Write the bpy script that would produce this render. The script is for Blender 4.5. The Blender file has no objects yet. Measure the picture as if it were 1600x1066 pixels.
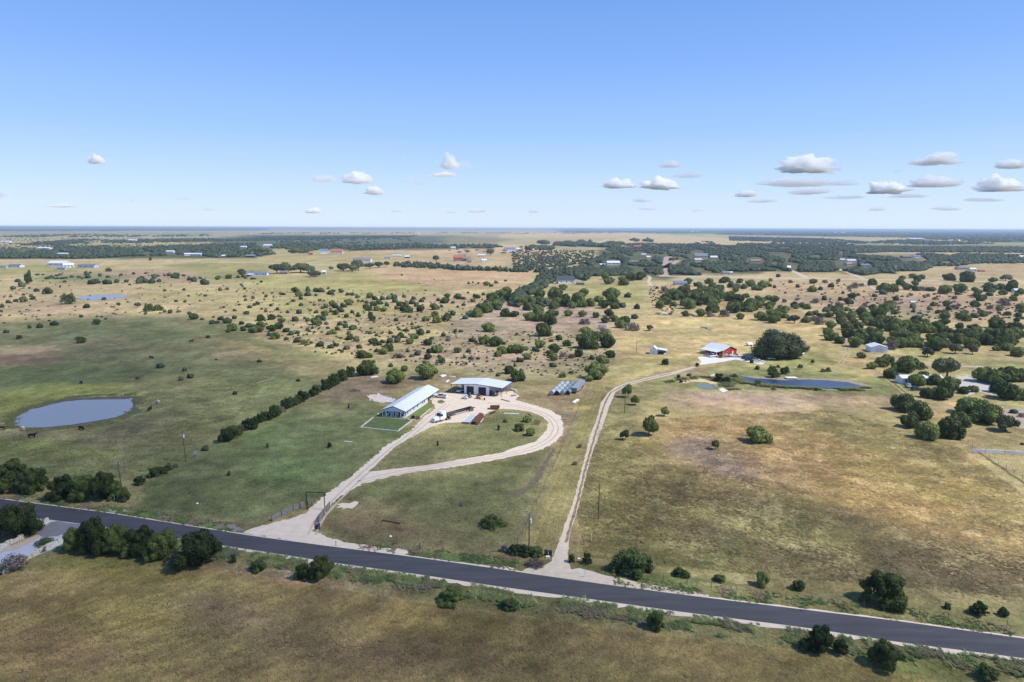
import bpy, bmesh, math, random
import numpy as np
from mathutils import Vector, Matrix

# ============ camera ============
S = bpy.context.scene
COL = S.collection
H = 70.0; FOC = 1067.0
PITCH = math.atan(176.7/FOC); ROLL = math.radians(0.2)
f0 = Vector((0, math.cos(PITCH), -math.sin(PITCH))); u0 = Vector((0, math.sin(PITCH), math.cos(PITCH))); r0 = Vector((1, 0, 0))
CR = r0*math.cos(ROLL)+u0*math.sin(ROLL); CU = u0*math.cos(ROLL)-r0*math.sin(ROLL)
cd = bpy.data.cameras.new('camera'); cam = bpy.data.objects.new('camera', cd); COL.objects.link(cam)
cd.sensor_width = 36; cd.lens = FOC/1600*36; cd.clip_start = 1; cd.clip_end = 400000
M = Matrix((CR, CU, -f0)).transposed().to_4x4(); M.translation = (0, 0, H); cam.matrix_world = M
S.camera = cam
# ============ world, sun, exposure ============
EL = math.radians(50); AZ = math.radians(-14)          # sun to the right, a little behind the camera
SD = Vector((math.cos(EL)*math.cos(AZ), math.cos(EL)*math.sin(AZ), math.sin(EL)))
w = bpy.data.worlds.new('World'); S.world = w; w.use_nodes = True
nt = w.node_tree; bg = nt.nodes['Background']
sky = nt.nodes.new('ShaderNodeTexSky'); sky.sky_type = 'NISHITA'; sky.sun_disc = False
sky.sun_elevation = EL; sky.sun_rotation = math.pi/2-AZ; sky.altitude = 300; sky.air_density = 1.0; sky.dust_density = 0.3; sky.ozone_density = 2.0
# the low sky is paler and bluer here than the model's yellow rim
tcw = nt.nodes.new('ShaderNodeTexCoord'); sp = nt.nodes.new('ShaderNodeSeparateXYZ'); nt.links.new(tcw.outputs['Generated'], sp.inputs[0])
rw = nt.nodes.new('ShaderNodeValToRGB'); nt.links.new(sp.outputs[2], rw.inputs[0]); cr_ = rw.color_ramp
SKYS = [(0.0, (4.3,5.25,6.6)), (.05, (3.6,4.75,6.7)), (.13, (2.25,3.75,6.7)), (.22, (1.5,2.9,6.3)), (.32, (.98,2.3,5.45)), (1.0, (.35,.9,2.7))]
while len(cr_.elements) < len(SKYS): cr_.elements.new(.5)
for e_, (p_, c_) in zip(cr_.elements, SKYS): e_.position = p_; e_.color = (*c_, 1)
mxw = nt.nodes.new('ShaderNodeMix'); mxw.data_type = 'RGBA'; mxw.inputs[0].default_value = .85; nt.links.new(sky.outputs[0], mxw.inputs[6]); nt.links.new(rw.outputs[0], mxw.inputs[7])
nt.links.new(mxw.outputs[2], bg.inputs[0]); bg.inputs[1].default_value = 0.125
sl = bpy.data.lights.new('sun', 'SUN'); sl.energy = 3.9; sl.angle = math.radians(0.5); sl.color = (1, .955, .89)
so = bpy.data.objects.new('sun', sl); COL.objects.link(so); so.rotation_euler = SD.to_track_quat('Z', 'Y').to_euler(); so.location = (300, -80, 400)
S.view_settings.view_transform = 'Standard'; S.view_settings.look = 'None'; S.view_settings.exposure = 0.36; S.view_settings.gamma = 1
try:
    S.cycles.volume_bounces = 28; S.cycles.max_bounces = 28; S.cycles.diffuse_bounces = 3; S.cycles.glossy_bounces = 3; S.cycles.transmission_bounces = 3; S.cycles.transparent_max_bounces = 16; S.cycles.use_denoising = True
except Exception: pass

# ============ pixel (1600x1066) -> ground ============
def ray(x, y): return f0*FOC+CR*(x-800)-CU*(y-533)
def G(x, y, z=0.0):
    d = ray(x, y); t = (z-H)/d.z; return Vector((d.x*t, d.y*t, z))
def PXM(x, y):                                          # metres per photo pixel at that ground point
    return (G(x, y)-Vector((0, 0, H))).dot(f0)/FOC
def P(p):
    d = Vector(p)-Vector((0, 0, H)); z = d.dot(f0); return (800+FOC*d.dot(CR)/z, 533-FOC*d.dot(CU)/z)

# ============ helpers ============
rng = np.random.default_rng(7); R = random.Random(5)
def lin(c): return tuple(((v/255)/12.92 if v/255 <= .04045 else ((v/255+.055)/1.055)**2.4) for v in c)
def tagp(o, label=None, cat=None, group=None, kind=None):
    if label: o['label'] = label
    if cat: o['category'] = cat
    if group: o['group'] = group
    if kind: o['kind'] = kind
    return o
def thing(name, label, cat, loc=(0, 0, 0), rz=0, group=None):
    o = bpy.data.objects.new(name, None); COL.objects.link(o); o.location = loc; o.rotation_euler = (0, 0, rz)
    o.empty_display_size = .5
    return tagp(o, label, cat, group)
def link(name, me, parent=None, loc=(0, 0, 0), rz=0, scale=(1, 1, 1)):
    o = bpy.data.objects.new(name, me); COL.objects.link(o); o.location = loc; o.rotation_euler = (0, 0, rz); o.scale = scale
    if parent: o.parent = parent
    return o
class MB:
    def __init__(s): s.v = []; s.f = []
    def add(s, vs, fs):
        n = len(s.v); s.v += [tuple(v) for v in vs]; s.f += [tuple(i+n for i in f) for f in fs]; return s
    def box(s, x0, x1, y0, y1, z0, z1):
        return s.add([(x0,y0,z0),(x1,y0,z0),(x1,y1,z0),(x0,y1,z0),(x0,y0,z1),(x1,y0,z1),(x1,y1,z1),(x0,y1,z1)],
                     [(0,3,2,1),(4,5,6,7),(0,1,5,4),(1,2,6,5),(2,3,7,6),(3,0,4,7)])
    def cbox(s, cx, cy, cz, sx, sy, sz): return s.box(cx-sx/2, cx+sx/2, cy-sy/2, cy+sy/2, cz-sz/2, cz+sz/2)
    def prism(s, pts, a0, a1, axis='y'):                # closed profile extruded between a0 and a1
        n = len(pts)
        def mk(p, a): return (p[0], a, p[1]) if axis == 'y' else ((a, p[0], p[1]) if axis == 'x' else (p[0], p[1], a))
        return s.add([mk(p, a0) for p in pts]+[mk(p, a1) for p in pts], [tuple(range(n))[::-1], tuple(range(n, 2*n))]+[(i, (i+1) % n, n+(i+1) % n, n+i) for i in range(n)])
    def tube(s, a, b, r0, r1=None, n=8, cap=True):
        a = Vector(a); b = Vector(b); r1 = r0 if r1 is None else r1; d = (b-a).normalized(); q = d.to_track_quat('Z', 'Y')
        vs = []
        for p, r in ((a, r0), (b, r1)):
            for i in range(n):
                t = 2*math.pi*i/n; vs.append(p+q @ Vector((r*math.cos(t), r*math.sin(t), 0)))
        fs = [(i, (i+1) % n, n+(i+1) % n, n+i) for i in range(n)]
        if cap: fs += [tuple(range(n))[::-1], tuple(range(n, 2*n))]
        return s.add(vs, fs)
    def beam(s, a, b, w, h):                            # rectangular bar from a to b
        a = Vector(a); b = Vector(b); d = (b-a); L = d.length; q = d.to_track_quat('X', 'Z')
        vs = [a+q @ Vector((x, y, z)) for x in (0, L) for y, z in ((-w/2,-h/2),(w/2,-h/2),(w/2,h/2),(-w/2,h/2))]
        return s.add(vs, [(0,3,2,1),(4,5,6,7),(0,1,5,4),(1,2,6,5),(2,3,7,6),(3,0,4,7)])
    def mesh(s, name, m, smooth=False, bevel=0):
        me = bpy.data.meshes.new(name); me.from_pydata(s.v, [], s.f); me.update()
        bm = bmesh.new(); bm.from_mesh(me); bmesh.ops.recalc_face_normals(bm, faces=bm.faces)
        if bevel: bmesh.ops.bevel(bm, geom=bm.edges[:], offset=bevel, segments=2, affect='EDGES', clamp_overlap=True)
        bm.to_mesh(me); bm.free()
        if smooth: me.polygons.foreach_set('use_smooth', [True]*len(me.polygons))
        me.materials.append(m); return me
    def build(s, name, m, parent=None, smooth=False, bevel=0, loc=(0, 0, 0), rz=0):
        return link(name, s.mesh(name, m, smooth, bevel), parent, loc, rz)
def npmesh(name, V, Fc, m, col=None, smooth=False, quads=True):
    me = bpy.data.meshes.new(name); nv = len(V); nf = len(Fc); k = Fc.shape[1]
    me.vertices.add(nv); me.vertices.foreach_set('co', np.asarray(V, np.float32).ravel())
    me.loops.add(nf*k); me.loops.foreach_set('vertex_index', np.asarray(Fc, np.int32).ravel())
    me.polygons.add(nf); me.polygons.foreach_set('loop_start', np.arange(0, nf*k, k, dtype=np.int32))
    if smooth: me.polygons.foreach_set('use_smooth', np.ones(nf, bool))
    if col is not None:
        a = me.attributes.new('tint', 'FLOAT_COLOR', 'POINT'); c = np.ones((nv, 4), np.float32); c[:, :3] = col; a.data.foreach_set('color', c.ravel())
    me.update(calc_edges=True); me.materials.append(m); return me

# ---------- value noise in numpy (world metres) ----------
def vnoise(x, y, seed=0):
    xi = np.floor(x).astype(np.int64); yi = np.floor(y).astype(np.int64); xf = x-xi; yf = y-yi
    def h(a, b):
        n = (a*374761393+b*668265263+seed*1442695041) & 0xffffffff
        n = ((n ^ (n >> 13))*1274126177) & 0xffffffff; return ((n ^ (n >> 16)) & 0xffff)/65535.0
    u = xf*xf*(3-2*xf); v = yf*yf*(3-2*yf)
    return (h(xi, yi)*(1-u)+h(xi+1, yi)*u)*(1-v)+(h(xi, yi+1)*(1-u)+h(xi+1, yi+1)*u)*v
def fbm(x, y, seed=0, o=4):
    s = 0; a = .5; t = 0
    for i in range(o): s = s+a*vnoise(x*2**i, y*2**i, seed+i); t += a; a *= .55
    return s/t

# ---------- materials ----------
def nodes(m): return m.node_tree.nodes, m.node_tree.links
def mat(name, c, rough=.7, metal=0, var=.12, scale=1.0, bump=0.0, spec=.3, c2=None, stretch=(1, 1, 1)):
    m = bpy.data.materials.new(name); m.use_nodes = True; N, L = nodes(m); b = N['Principled BSDF']
    b.inputs['Roughness'].default_value = rough; b.inputs['Metallic'].default_value = metal; b.inputs['Specular IOR Level'].default_value = spec
    tc = N.new('ShaderNodeTexCoord'); mp = N.new('ShaderNodeMapping'); mp.inputs['Scale'].default_value = stretch
    no = N.new('ShaderNodeTexNoise'); no.inputs['Scale'].default_value = scale; no.inputs['Detail'].default_value = 5
    L.new(tc.outputs['Object'], mp.inputs[0]); L.new(mp.outputs[0], no.inputs['Vector'])
    r = N.new('ShaderNodeValToRGB'); r.color_ramp.elements[0].position = .3; r.color_ramp.elements[1].position = .7
    c2 = c2 or tuple(min(1, v*(1+var)) for v in c)
    r.color_ramp.elements[0].color = (*[v*(1-var) for v in c], 1); r.color_ramp.elements[1].color = (*c2, 1)
    L.new(no.outputs[0], r.inputs[0]); L.new(r.outputs[0], b.inputs['Base Color'])
    if bump:
        bp = N.new('ShaderNodeBump'); bp.inputs['Strength'].default_value = bump; bp.inputs['Distance'].default_value = .1
        L.new(no.outputs[0], bp.inputs['Height']); L.new(bp.outputs[0], b.inputs['Normal'])
    return m
def ribbed(name, c, axis='X', pitch=.3, rough=.35, metal=.4, var=.06):
    m = mat(name, c, rough, metal, var, .8); N, L = nodes(m); b = N['Principled BSDF']
    tc = N.new('ShaderNodeTexCoord'); wv = N.new('ShaderNodeTexWave'); wv.bands_direction = axis; wv.inputs['Scale'].default_value = .314/pitch
    bp = N.new('ShaderNodeBump'); bp.inputs['Strength'].default_value = .5; bp.inputs['Distance'].default_value = .03
    L.new(tc.outputs['Object'], wv.inputs[0]); L.new(wv.outputs[0], bp.inputs['Height']); L.new(bp.outputs[0], b.inputs['Normal']); return m
def leafmat(name, c, c2, tr=.25, attr=False, dry=None):
    m = bpy.data.materials.new(name); m.use_nodes = True; N, L = nodes(m); b = N['Principled BSDF']
    b.inputs['Roughness'].default_value = .65; b.inputs['Specular IOR Level'].default_value = .25
    tc = N.new('ShaderNodeTexCoord'); no = N.new('ShaderNodeTexNoise'); no.inputs['Scale'].default_value = 2.3; no.inputs['Detail'].default_value = 4
    L.new(tc.outputs['Object'], no.inputs['Vector']); oi = N.new('ShaderNodeObjectInfo')
    ad = N.new('ShaderNodeMath'); ad.operation = 'MULTIPLY_ADD'; ad.inputs[1].default_value = .5; ad.inputs[2].default_value = -.25
    L.new(oi.outputs['Random'], ad.inputs[0]); a2 = N.new('ShaderNodeMath'); a2.operation = 'ADD'; L.new(ad.outputs[0], a2.inputs[0]); L.new(no.outputs[0], a2.inputs[1])
    r = N.new('ShaderNodeValToRGB'); r.color_ramp.elements[0].position = .3; r.color_ramp.elements[1].position = .72
    r.color_ramp.elements[0].color = (*c, 1); r.color_ramp.elements[1].color = (*c2, 1); L.new(a2.outputs[0], r.inputs[0])
    out = r.outputs[0]
    if attr:
        at = N.new('ShaderNodeAttribute'); at.attribute_name = 'tint'; L.new(at.outputs[0], b.inputs['Base Color']); out = at.outputs[0]
    else: L.new(out, b.inputs['Base Color'])
    t = N.new('ShaderNodeBsdfTranslucent'); L.new(out, t.inputs[0]); mx = N.new('ShaderNodeMixShader'); mx.inputs[0].default_value = tr
    L.new(b.outputs[0], mx.inputs[1]); L.new(t.outputs[0], mx.inputs[2]); L.new(mx.outputs[0], N['Material Output'].inputs[0]); return m

K = 0.80                                                # photo brightness of a sunlit surface -> its albedo
def alb(c): return tuple(v*K for v in lin(c))

MT = dict(
 white=mat('white_paint', (.78,.79,.8), .5, var=.04), wall=ribbed('white_metal_siding', (.72,.75,.8), 'X', .3, .5, .1), wall2=ribbed('grey_metal_siding', (.55,.58,.62), 'X', .3, .5, .2),
 roof=ribbed('white_metal_roof', (.68,.7,.73), 'X', .45, .42, .12), shoproof=ribbed('pale_metal_roof', (.68,.7,.73), 'Y', .45, .42, .12), brightroof=ribbed('bright_metal_roof', (.82,.83,.85), 'X', .45, .4, .2),
 trim=mat('dark_trim', (.05,.06,.08), .6), glass=mat('window_glass', (.02,.025,.035), .12, spec=.6), dark=mat('dark_interior', (.03,.035,.05), .9),
 conc=mat('concrete', (.55,.52,.47), .9, var=.15, scale=.6, bump=.1), asphalt=None, stone=mat('limestone', (.58,.55,.45), .9, var=.25, scale=2, bump=.4),
 wood=mat('weathered_wood', (.13,.1,.075), .9, var=.3, scale=3, stretch=(1,1,.1)), greywood=mat('grey_planks', (.22,.2,.19), .9, var=.35, scale=3), black=mat('black_steel', (.02,.02,.022), .5, .3),
 tyre=mat('rubber', (.018,.018,.018), .85), rim=mat('rim_metal', (.5,.5,.52), .3, .8), rust=mat('rusty_steel', (.16,.07,.045), .8, .2, var=.35, scale=2), rustlite=mat('rusty_red_paint', (.24,.07,.045), .7, var=.3, scale=2),
 paint=mat('white_car_paint', (.78,.79,.8), .25, spec=.6, var=.02), silver=mat('silver_car_paint', (.4,.42,.45), .3, .4), navy=mat('navy_paint', (.015,.025,.06), .35), orange=mat('orange_paint', (.6,.2,.05), .5), tan=mat('tan_paint', (.55,.42,.26), .6),
 red=ribbed('red_metal_siding', (.5,.05,.035), 'X', .3, .5, .05), redroof=mat('red_tile_roof', (.42,.14,.08), .7, var=.2), brick=mat('brick', (.34,.2,.15), .9, var=.2, scale=1), beige=mat('beige_stucco', (.55,.48,.38), .9), greyroof=mat('grey_shingles', (.2,.21,.23), .85, var=.15), darkroof=mat('dark_shingles', (.07,.075,.09), .8, var=.15),
 blueroof=ribbed('blue_metal_roof', (.2,.26,.38), 'X', .45, .45, .3), galv=mat('galvanised_steel', (.42,.44,.46), .45, .6, var=.1), pipe=mat('teal_grey_pipe', (.17,.25,.26), .6, .1, var=.25, scale=2), pipew=mat('pale_pipe', (.42,.46,.5), .6, .1, var=.3, scale=1.5),
 bark=mat('bark', (.09,.07,.05), .95, var=.3, scale=4), wire=mat('wire', (.2,.2,.2), .6, .5), black_hide=mat('black_hide', (.012,.011,.01), .8, var=.3), white_hide=mat('cream_hide', (.62,.57,.45), .9, var=.1), brown_hide=mat('brown_hide', (.05,.026,.016), .85), ceramic=mat('ceramic', (.7,.7,.7), .3), purple=ribbed('slate_metal_roof', (.2,.2,.27), 'X', .45, .5, .2))

# ============ ground colour, painted by field, with a cloud's shade put into the far dark plain ============
TAN=(186,166,122); PINK=(178,155,128); GRN=(133,138,84); YGR=(166,164,98); LAV=(150,135,124); OLV=(140,129,86); DKG=(72,82,56); DKB=(58,70,52); STRAW=(196,175,118); GOLD=(180,156,96); LAWN=(112,122,74); GOLDB=(168,146,96)
PAINT = [ # kind, geometry, colour, alpha, softness (photo pixels are only used to find the place on the ground)
 ('p',[(-400,560),(2000,600),(2000,1300),(-400,1300)],(150,142,95),1,60),
 ('p',[(-400,386),(2000,392),(2000,560),(-400,560)],(182,168,118),1,6),
 # far country
 ('p',[(-400,353),(2000,358),(2000,392),(-400,386)],(165,158,118),1,2),
 ('p',[(-300,354),(420,355),(420,360),(-300,363)],DKB,.85,1.2), ('p',[(420,356),(900,357),(900,359.5),(420,359)],(95,100,80),.8,1),
 ('p',[(860,357.5),(1100,359),(2000,361),(2000,381),(1570,379),(1400,371),(1130,369),(1110,365),(880,364)],DKB,.95,1.2),
 ('p',[(1100,366.5),(1320,370.5),(1450,373),(1455,377),(1320,374),(1100,369)],(185,170,135),.9,1),('p',[(1500,381),(2000,382),(2000,389),(1500,387)],(150,150,105),.9,1),
 ('p',[(1140,369.5),(1300,373),(1290,377.5),(1140,376)],DKB,.9,1), ('p',[(1250,378),(1480,384),(1480,388),(1250,385)],(165,160,120),.9,1.5),
 ('p',[(800,363.5),(1000,364),(1130,372),(1200,377),(1200,385),(1000,380),(780,386),(780,366)],(198,178,134),1,1.5),
 ('p',[(1120,376),(1300,379),(1300,384),(1150,384)],(190,176,128),1,1.5),
 ('p',[(390,367),(560,367),(700,368.5),(810,374),(760,381),(620,382),(420,386),(250,386),(300,376)],(92,102,80),.95,2), ('p',[(400,369),(640,368),(640,371.5),(400,374.5)],(62,70,58),.8,1.2),  # first polygon: scrub green darkened to paint in a distant cloud shadow
 ('p',[(400,361),(820,362),(820,367),(400,366)],(185,168,128),.9,1.5), ('p',[(690,371),(980,372),(900,383),(700,383)],(160,152,112),.6,3),
 ('p',[(0,363),(330,364),(330,370),(0,369)],(130,135,100),.7,2),('p',[(0,366),(240,366),(240,378),(0,380)],(170,158,120),.6,3),
 ('p',[(200,374),(330,378),(330,384),(200,384)],(180,168,108),.8,2),
 ('p',[(545,390.5),(800,385),(860,388),(860,396),(640,396),(560,396)],(200,170,130),.9,2), ('p',[(400,397),(620,395),(700,400),(700,420),(400,420)],(172,160,105),.8,4),
 ('p',[(600,397),(860,395),(880,410),(760,418),(640,412)],(185,160,122),.7,4),
 # woods: forest floor under the trees
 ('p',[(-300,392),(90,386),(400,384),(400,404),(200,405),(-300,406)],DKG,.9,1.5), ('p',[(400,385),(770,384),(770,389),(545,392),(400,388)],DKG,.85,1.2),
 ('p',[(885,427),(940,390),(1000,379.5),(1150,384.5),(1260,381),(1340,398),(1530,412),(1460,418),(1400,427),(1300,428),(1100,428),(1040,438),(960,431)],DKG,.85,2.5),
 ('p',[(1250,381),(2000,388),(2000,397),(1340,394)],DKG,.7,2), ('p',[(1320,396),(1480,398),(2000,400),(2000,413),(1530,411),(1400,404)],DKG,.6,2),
 ('p',[(1335,391),(2000,396),(2000,399.5),(1335,396.5)],(185,170,125),.9,1.2),('p',[(1395,415),(2000,412),(2000,432),(1500,438),(1410,432)],(182,160,120),.85,3),
 ('p',[(1200,424),(1310,426),(1330,432),(1180,433)],(186,168,118),.9,2),
 # left far fields
 ('p',[(-300,407),(70,405),(60,414),(-300,418)],(186,166,126),.9,2), ('p',[(-300,414),(150,414),(120,428),(-300,434)],(156,154,96),.9,3), ('p',[(75,423),(330,418),(300,440),(90,440)],(166,142,118),.75,6),
 ('p',[(300,410),(420,412),(420,440),(330,430),(260,417)],(152,150,90),.85,5), ('e',130,436,90,7,0,(118,132,84),.7,.5), ('e',340,436,70,6,0,(138,144,86),.6,.5),
 ('p',[(-300,440),(200,445),(260,462),(200,500),(-300,512)],(172,152,120),.5,10), ('e',230,462,50,7,0,(166,162,96),.6,.6), ('e',60,480,60,10,0,PINK,.5,.6),
 # the big dry field, the juniper pasture
 ('p',[(560,424),(640,419),(830,423),(835,432),(800,450),(640,455),(560,450)],(192,162,124),.95,5), ('p',[(400,440),(560,425),(640,440),(700,455),(560,462),(400,455)],(166,162,98),.85,6),
 ('e',560,482,140,26,0,(166,160,98),.6,.6), ('e',500,508,90,9,-.1,(182,158,128),.7,.6), ('e',690,470,70,14,0,(186,160,126),.7,.6), ('e',620,500,60,8,0,(172,150,120),.6,.6),
 ('e',450,530,90,9,.1,(178,152,118),.6,.6), ('e',520,560,70,12,.1,(170,160,104),.6,.6),
 ('p',[(700,500),(770,470),(900,480),(960,490),(950,520),(900,520),(700,530)],(168,148,132),.85,6), ('e',860,505,70,9,0,(178,156,130),.5,.7), ('p',[(600,560),(700,515),(960,520),(960,590),(780,590)],(152,140,108),.8,10),
 ('e',760,560,110,8,0,(160,138,122),.5,.7), ('e',950,525,45,14,0,(192,166,118),.8,.5),
 # straw pasture in the middle right
 ('p',[(1010,486),(1160,489),(1290,500),(1330,540),(1420,600),(1200,600),(1160,560),(950,600),(985,520)],(192,172,116),.95,8), ('p',[(900,440),(1015,440),(1008,482),(900,470),(860,450)],(160,156,92),.8,5),
 ('e',1230,580,100,22,0,(150,156,94),.85,.5), ('e',1250,560,50,10,0,(142,150,86),.7,.6), ('e',1180,570,60,12,0,(160,160,100),.6,.6), ('e',1230,500,60,12,.2,(190,164,116),.7,.6),
 ('p',[(1010,445),(1200,450),(1210,480),(1020,484)],(186,160,118),.8,6), ('p',[(1160,440),(1480,445),(1600,470),(1600,500),(1380,505),(1250,480)],(184,158,122),.85,8), ('e',1300,470,90,7,.05,(156,136,118),.6,.6), ('e',1460,480,110,11,.05,(168,142,122),.7,.6), ('e',1440,494,60,7,.05,(140,140,98),.6,.6),
 ('p',[(1360,505),(1600,520),(1700,560),(1420,560)],(176,160,110),.7,6), ('p',[(1440,562),(1700,575),(1700,590),(1520,572)],(156,158,96),.8,3), ('e',1500,560,90,7,.1,(158,158,96),.8,.5),
 ('e',1050,600,60,9,0,(165,150,100),.5,.6),('p',[(905,590),(1010,560),(1090,560),(960,602)],(160,150,96),.6,6),
 # around the right-hand ponds and the purple-grey bare belt
 ('p',[(1030,590),(1180,580),(1400,590),(1430,620),(1100,615),(1010,612)],(138,144,84),.8,6), ('p',[(1040,614),(1200,612),(1420,622),(1420,636),(1240,650),(1060,640)],(176,152,128),.9,9), ('e',1150,628,95,12,.05,(172,148,136),.6,.6),
 ('p',[(1300,640),(1480,625),(1700,700),(1700,880),(1300,800),(1000,700),(1050,650)],(184,162,112),.95,25), ('e',1120,690,120,40,.15,(180,154,104),.7,.6), ('e',1400,670,120,30,.2,(158,148,96),.6,.6),
 ('e',1120,712,75,26,.25,(146,130,122),.85,.6), ('e',1060,700,25,14,0,(150,132,124),.6,.6), ('e',1230,720,90,30,.2,(176,150,108),.7,.6), ('e',1400,770,170,50,.3,(182,158,98),.8,.6), ('e',1440,700,110,18,.2,(164,150,100),.7,.5),
 ('p',[(1500,640),(1700,680),(1700,800),(1610,760),(1540,720)],(158,150,98),.8,12), ('p',[(935,690),(1020,690),(1060,760),(1050,880),(900,870),(905,780)],(126,120,72),.75,20), ('e',1130,800,110,45,.1,(140,128,92),.6,.7), ('e',1050,770,70,35,.1,(118,110,72),.6,.6),
 ('e',1230,850,70,16,.1,(170,156,116),.7,.6), ('e',1120,840,60,14,.1,(150,136,108),.6,.6), ('p',[(1180,870),(1400,850),(1700,900),(1700,960),(1400,930),(1180,905)],(136,124,88),.8,16), ('e',1450,900,160,25,.1,(138,122,98),.6,.6),('e',1350,820,90,12,.2,(116,106,74),.55,.7),
 # strip by the track, lawns of the white farmstead
 ('p',[(925,600),(960,605),(920,700),(880,830),(850,872),(800,862),(855,760)],(140,134,82),.9,5),
 ('p',[(235,745),(345,690),(470,625),(560,590),(600,640),(640,680),(560,740),(470,800),(400,815),(215,790)],(104,116,72),.9,6), ('e',420,700,110,40,-.3,(96,114,68),.7,.6), ('e',540,630,60,20,-.2,(126,124,82),.7,.6), ('e',450,745,60,20,-.2,(88,112,66),.6,.6), ('e',400,770,50,14,0,(118,116,76),.6,.7), ('e',320,740,70,20,-.2,(122,120,84),.5,.7),
 ('p',[(470,640),(640,580),(760,600),(600,615)],(138,120,92),.7,8), ('p',[(345,692),(430,640),(520,595),(560,585),(540,600),(420,655)],(140,118,100),.6,5), ('e',548,605,60,14,-.1,(148,124,108),.75,.6),
 ('p',[(590,735),(650,690),(740,660),(780,645),(850,655),(850,690),(750,715)],(118,122,78),.9,5), ('e',690,690,50,14,-.2,(116,108,72),.5,.7), ('p',[(510,800),(560,760),(760,725),(860,700),(855,760),(800,860),(640,855),(510,830)],(114,118,76),.9,8), ('e',700,790,110,28,0,(100,112,70),.6,.6), ('e',600,800,60,22,0,(126,116,80),.7,.6), ('e',620,830,120,14,.1,(128,112,82),.7,.6), ('e',690,850,110,10,.1,(122,108,82),.6,.7),
 ('p',[(790,600),(925,598),(895,660),(880,700),(850,640),(800,625)],(146,126,98),.85,6), ('e',850,605,50,9,0,(146,140,92),.7,.6), ('e',885,650,14,22,0,(138,120,98),.7,.6), ('e',905,630,16,14,0,(158,146,86),.7,.6), ('e',815,725,40,12,-.5,(96,96,66),.7,.6),
 ('p',[(640,580),(925,598),(800,612),(700,600)],(138,130,92),.6,6),
 # pond pasture on the left
 ('p',[(-400,515),(120,500),(300,490),(400,520),(560,585),(350,690),(235,745),(-400,760)],(130,134,84),.9,10), ('p',[(290,505),(420,545),(560,580),(500,600),(400,560),(300,530)],(158,146,98),.7,8), ('e',20,565,60,14,0,(160,130,106),.85,.5), ('e',30,545,50,7,0,(196,172,124),.8,.5), ('e',150,540,110,14,0,(146,130,100),.5,.7),
 ('e',60,585,130,14,0,(98,112,66),.75,.6), ('e',250,520,90,10,0,(112,122,72),.6,.6), ('e',60,625,120,18,-.1,(148,152,72),.9,.5), ('e',280,596,70,10,-.1,(152,148,92),.7,.6), ('e',200,560,80,20,0,(120,124,80),.5,.7), ('e',60,690,110,22,.05,(156,146,104),.75,.6), ('e',30,665,45,6,0,(160,156,104),.7,.6), ('e',90,705,90,12,.05,(132,142,64),.6,.6), ('e',300,660,60,14,0,(112,118,66),.6,.6), ('e',250,690,90,30,0,(118,116,76),.6,.7), ('e',400,590,90,14,.1,(110,120,70),.5,.6), ('e',370,555,45,10,0,(150,130,104),.5,.6),('e',200,675,60,12,-.3,(116,108,84),.6,.6),
 # verges
 ('p',[(-400,735),(400,818),(900,883),(1700,975),(1700,1040),(1060,935),(500,862),(-400,780)],(124,120,78),.8,6), ('p',[(215,795),(330,815),(340,826),(210,805)],(88,118,58),.9,3), ('p',[(640,860),(760,875),(740,885),(640,872)],(78,104,58),.85,3), ('p',[(900,880),(1100,905),(1080,920),(900,895)],(104,114,66),.8,4),
 ('p',[(-400,850),(300,850),(560,885),(900,930),(1250,980),(1700,1040),(1700,1120),(1300,1040),(900,975),(560,920),(300,885),(-400,890)],(118,116,74),.75,10),
 # foreground meadow
 ('p',[(-400,900),(100,890),(330,885),(700,950),(1200,1010),(1700,1110),(1700,1500),(-400,1500)],(144,135,86),.9,14), ('e',130,885,120,22,.1,(134,130,66),.7,.6), ('e',200,960,140,35,.1,(138,128,70),.6,.6), ('e',350,960,90,30,.1,(140,122,98),.7,.6), ('e',430,1000,140,40,.1,(112,106,80),.55,.7), ('e',700,985,140,28,.1,(142,134,76),.6,.6), ('e',80,1020,120,30,.1,(150,128,90),.6,.6), ('e',640,1030,160,28,.05,(130,116,88),.5,.7), ('e',1000,1010,160,30,.1,(152,134,94),.5,.7), ('e',400,895,120,12,.12,(164,144,112),.6,.6),
 ('e',1420,1040,90,16,.15,(140,146,76),.6,.6)]
# ---------- evaluate ----------
def proj_np(x, y):
    dx, dy, dz = x, y, -H; z = dx*f0.x+dy*f0.y+dz*f0.z; z = np.maximum(z, 1e-3)
    return 800+FOC*(dx*CR.x+dy*CR.y+dz*CR.z)/z, 533-FOC*(dx*CU.x+dy*CU.y+dz*CU.z)/z
def polydist(px, py, pts, ky):
    pts = [(a, b*ky) for a, b in pts]; py = py*ky; ins = np.zeros(px.shape, bool); dm = np.full(px.shape, 1e9); n = len(pts)
    for i in range(n):
        x1, y1 = pts[i]; x2, y2 = pts[(i+1) % n]
        c = ((y1 > py) != (y2 > py)); xx = (x2-x1)*(py-y1)/((y2-y1) if y2 != y1 else 1e-9)+x1; ins ^= c & (px < xx)
        dx, dy = x2-x1, y2-y1; t = np.clip(((px-x1)*dx+(py-y1)*dy)/(dx*dx+dy*dy+1e-9), 0, 1); dm = np.minimum(dm, np.hypot(px-x1-t*dx, py-y1-t*dy))
    return np.where(ins, dm, -dm)/ky
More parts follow.
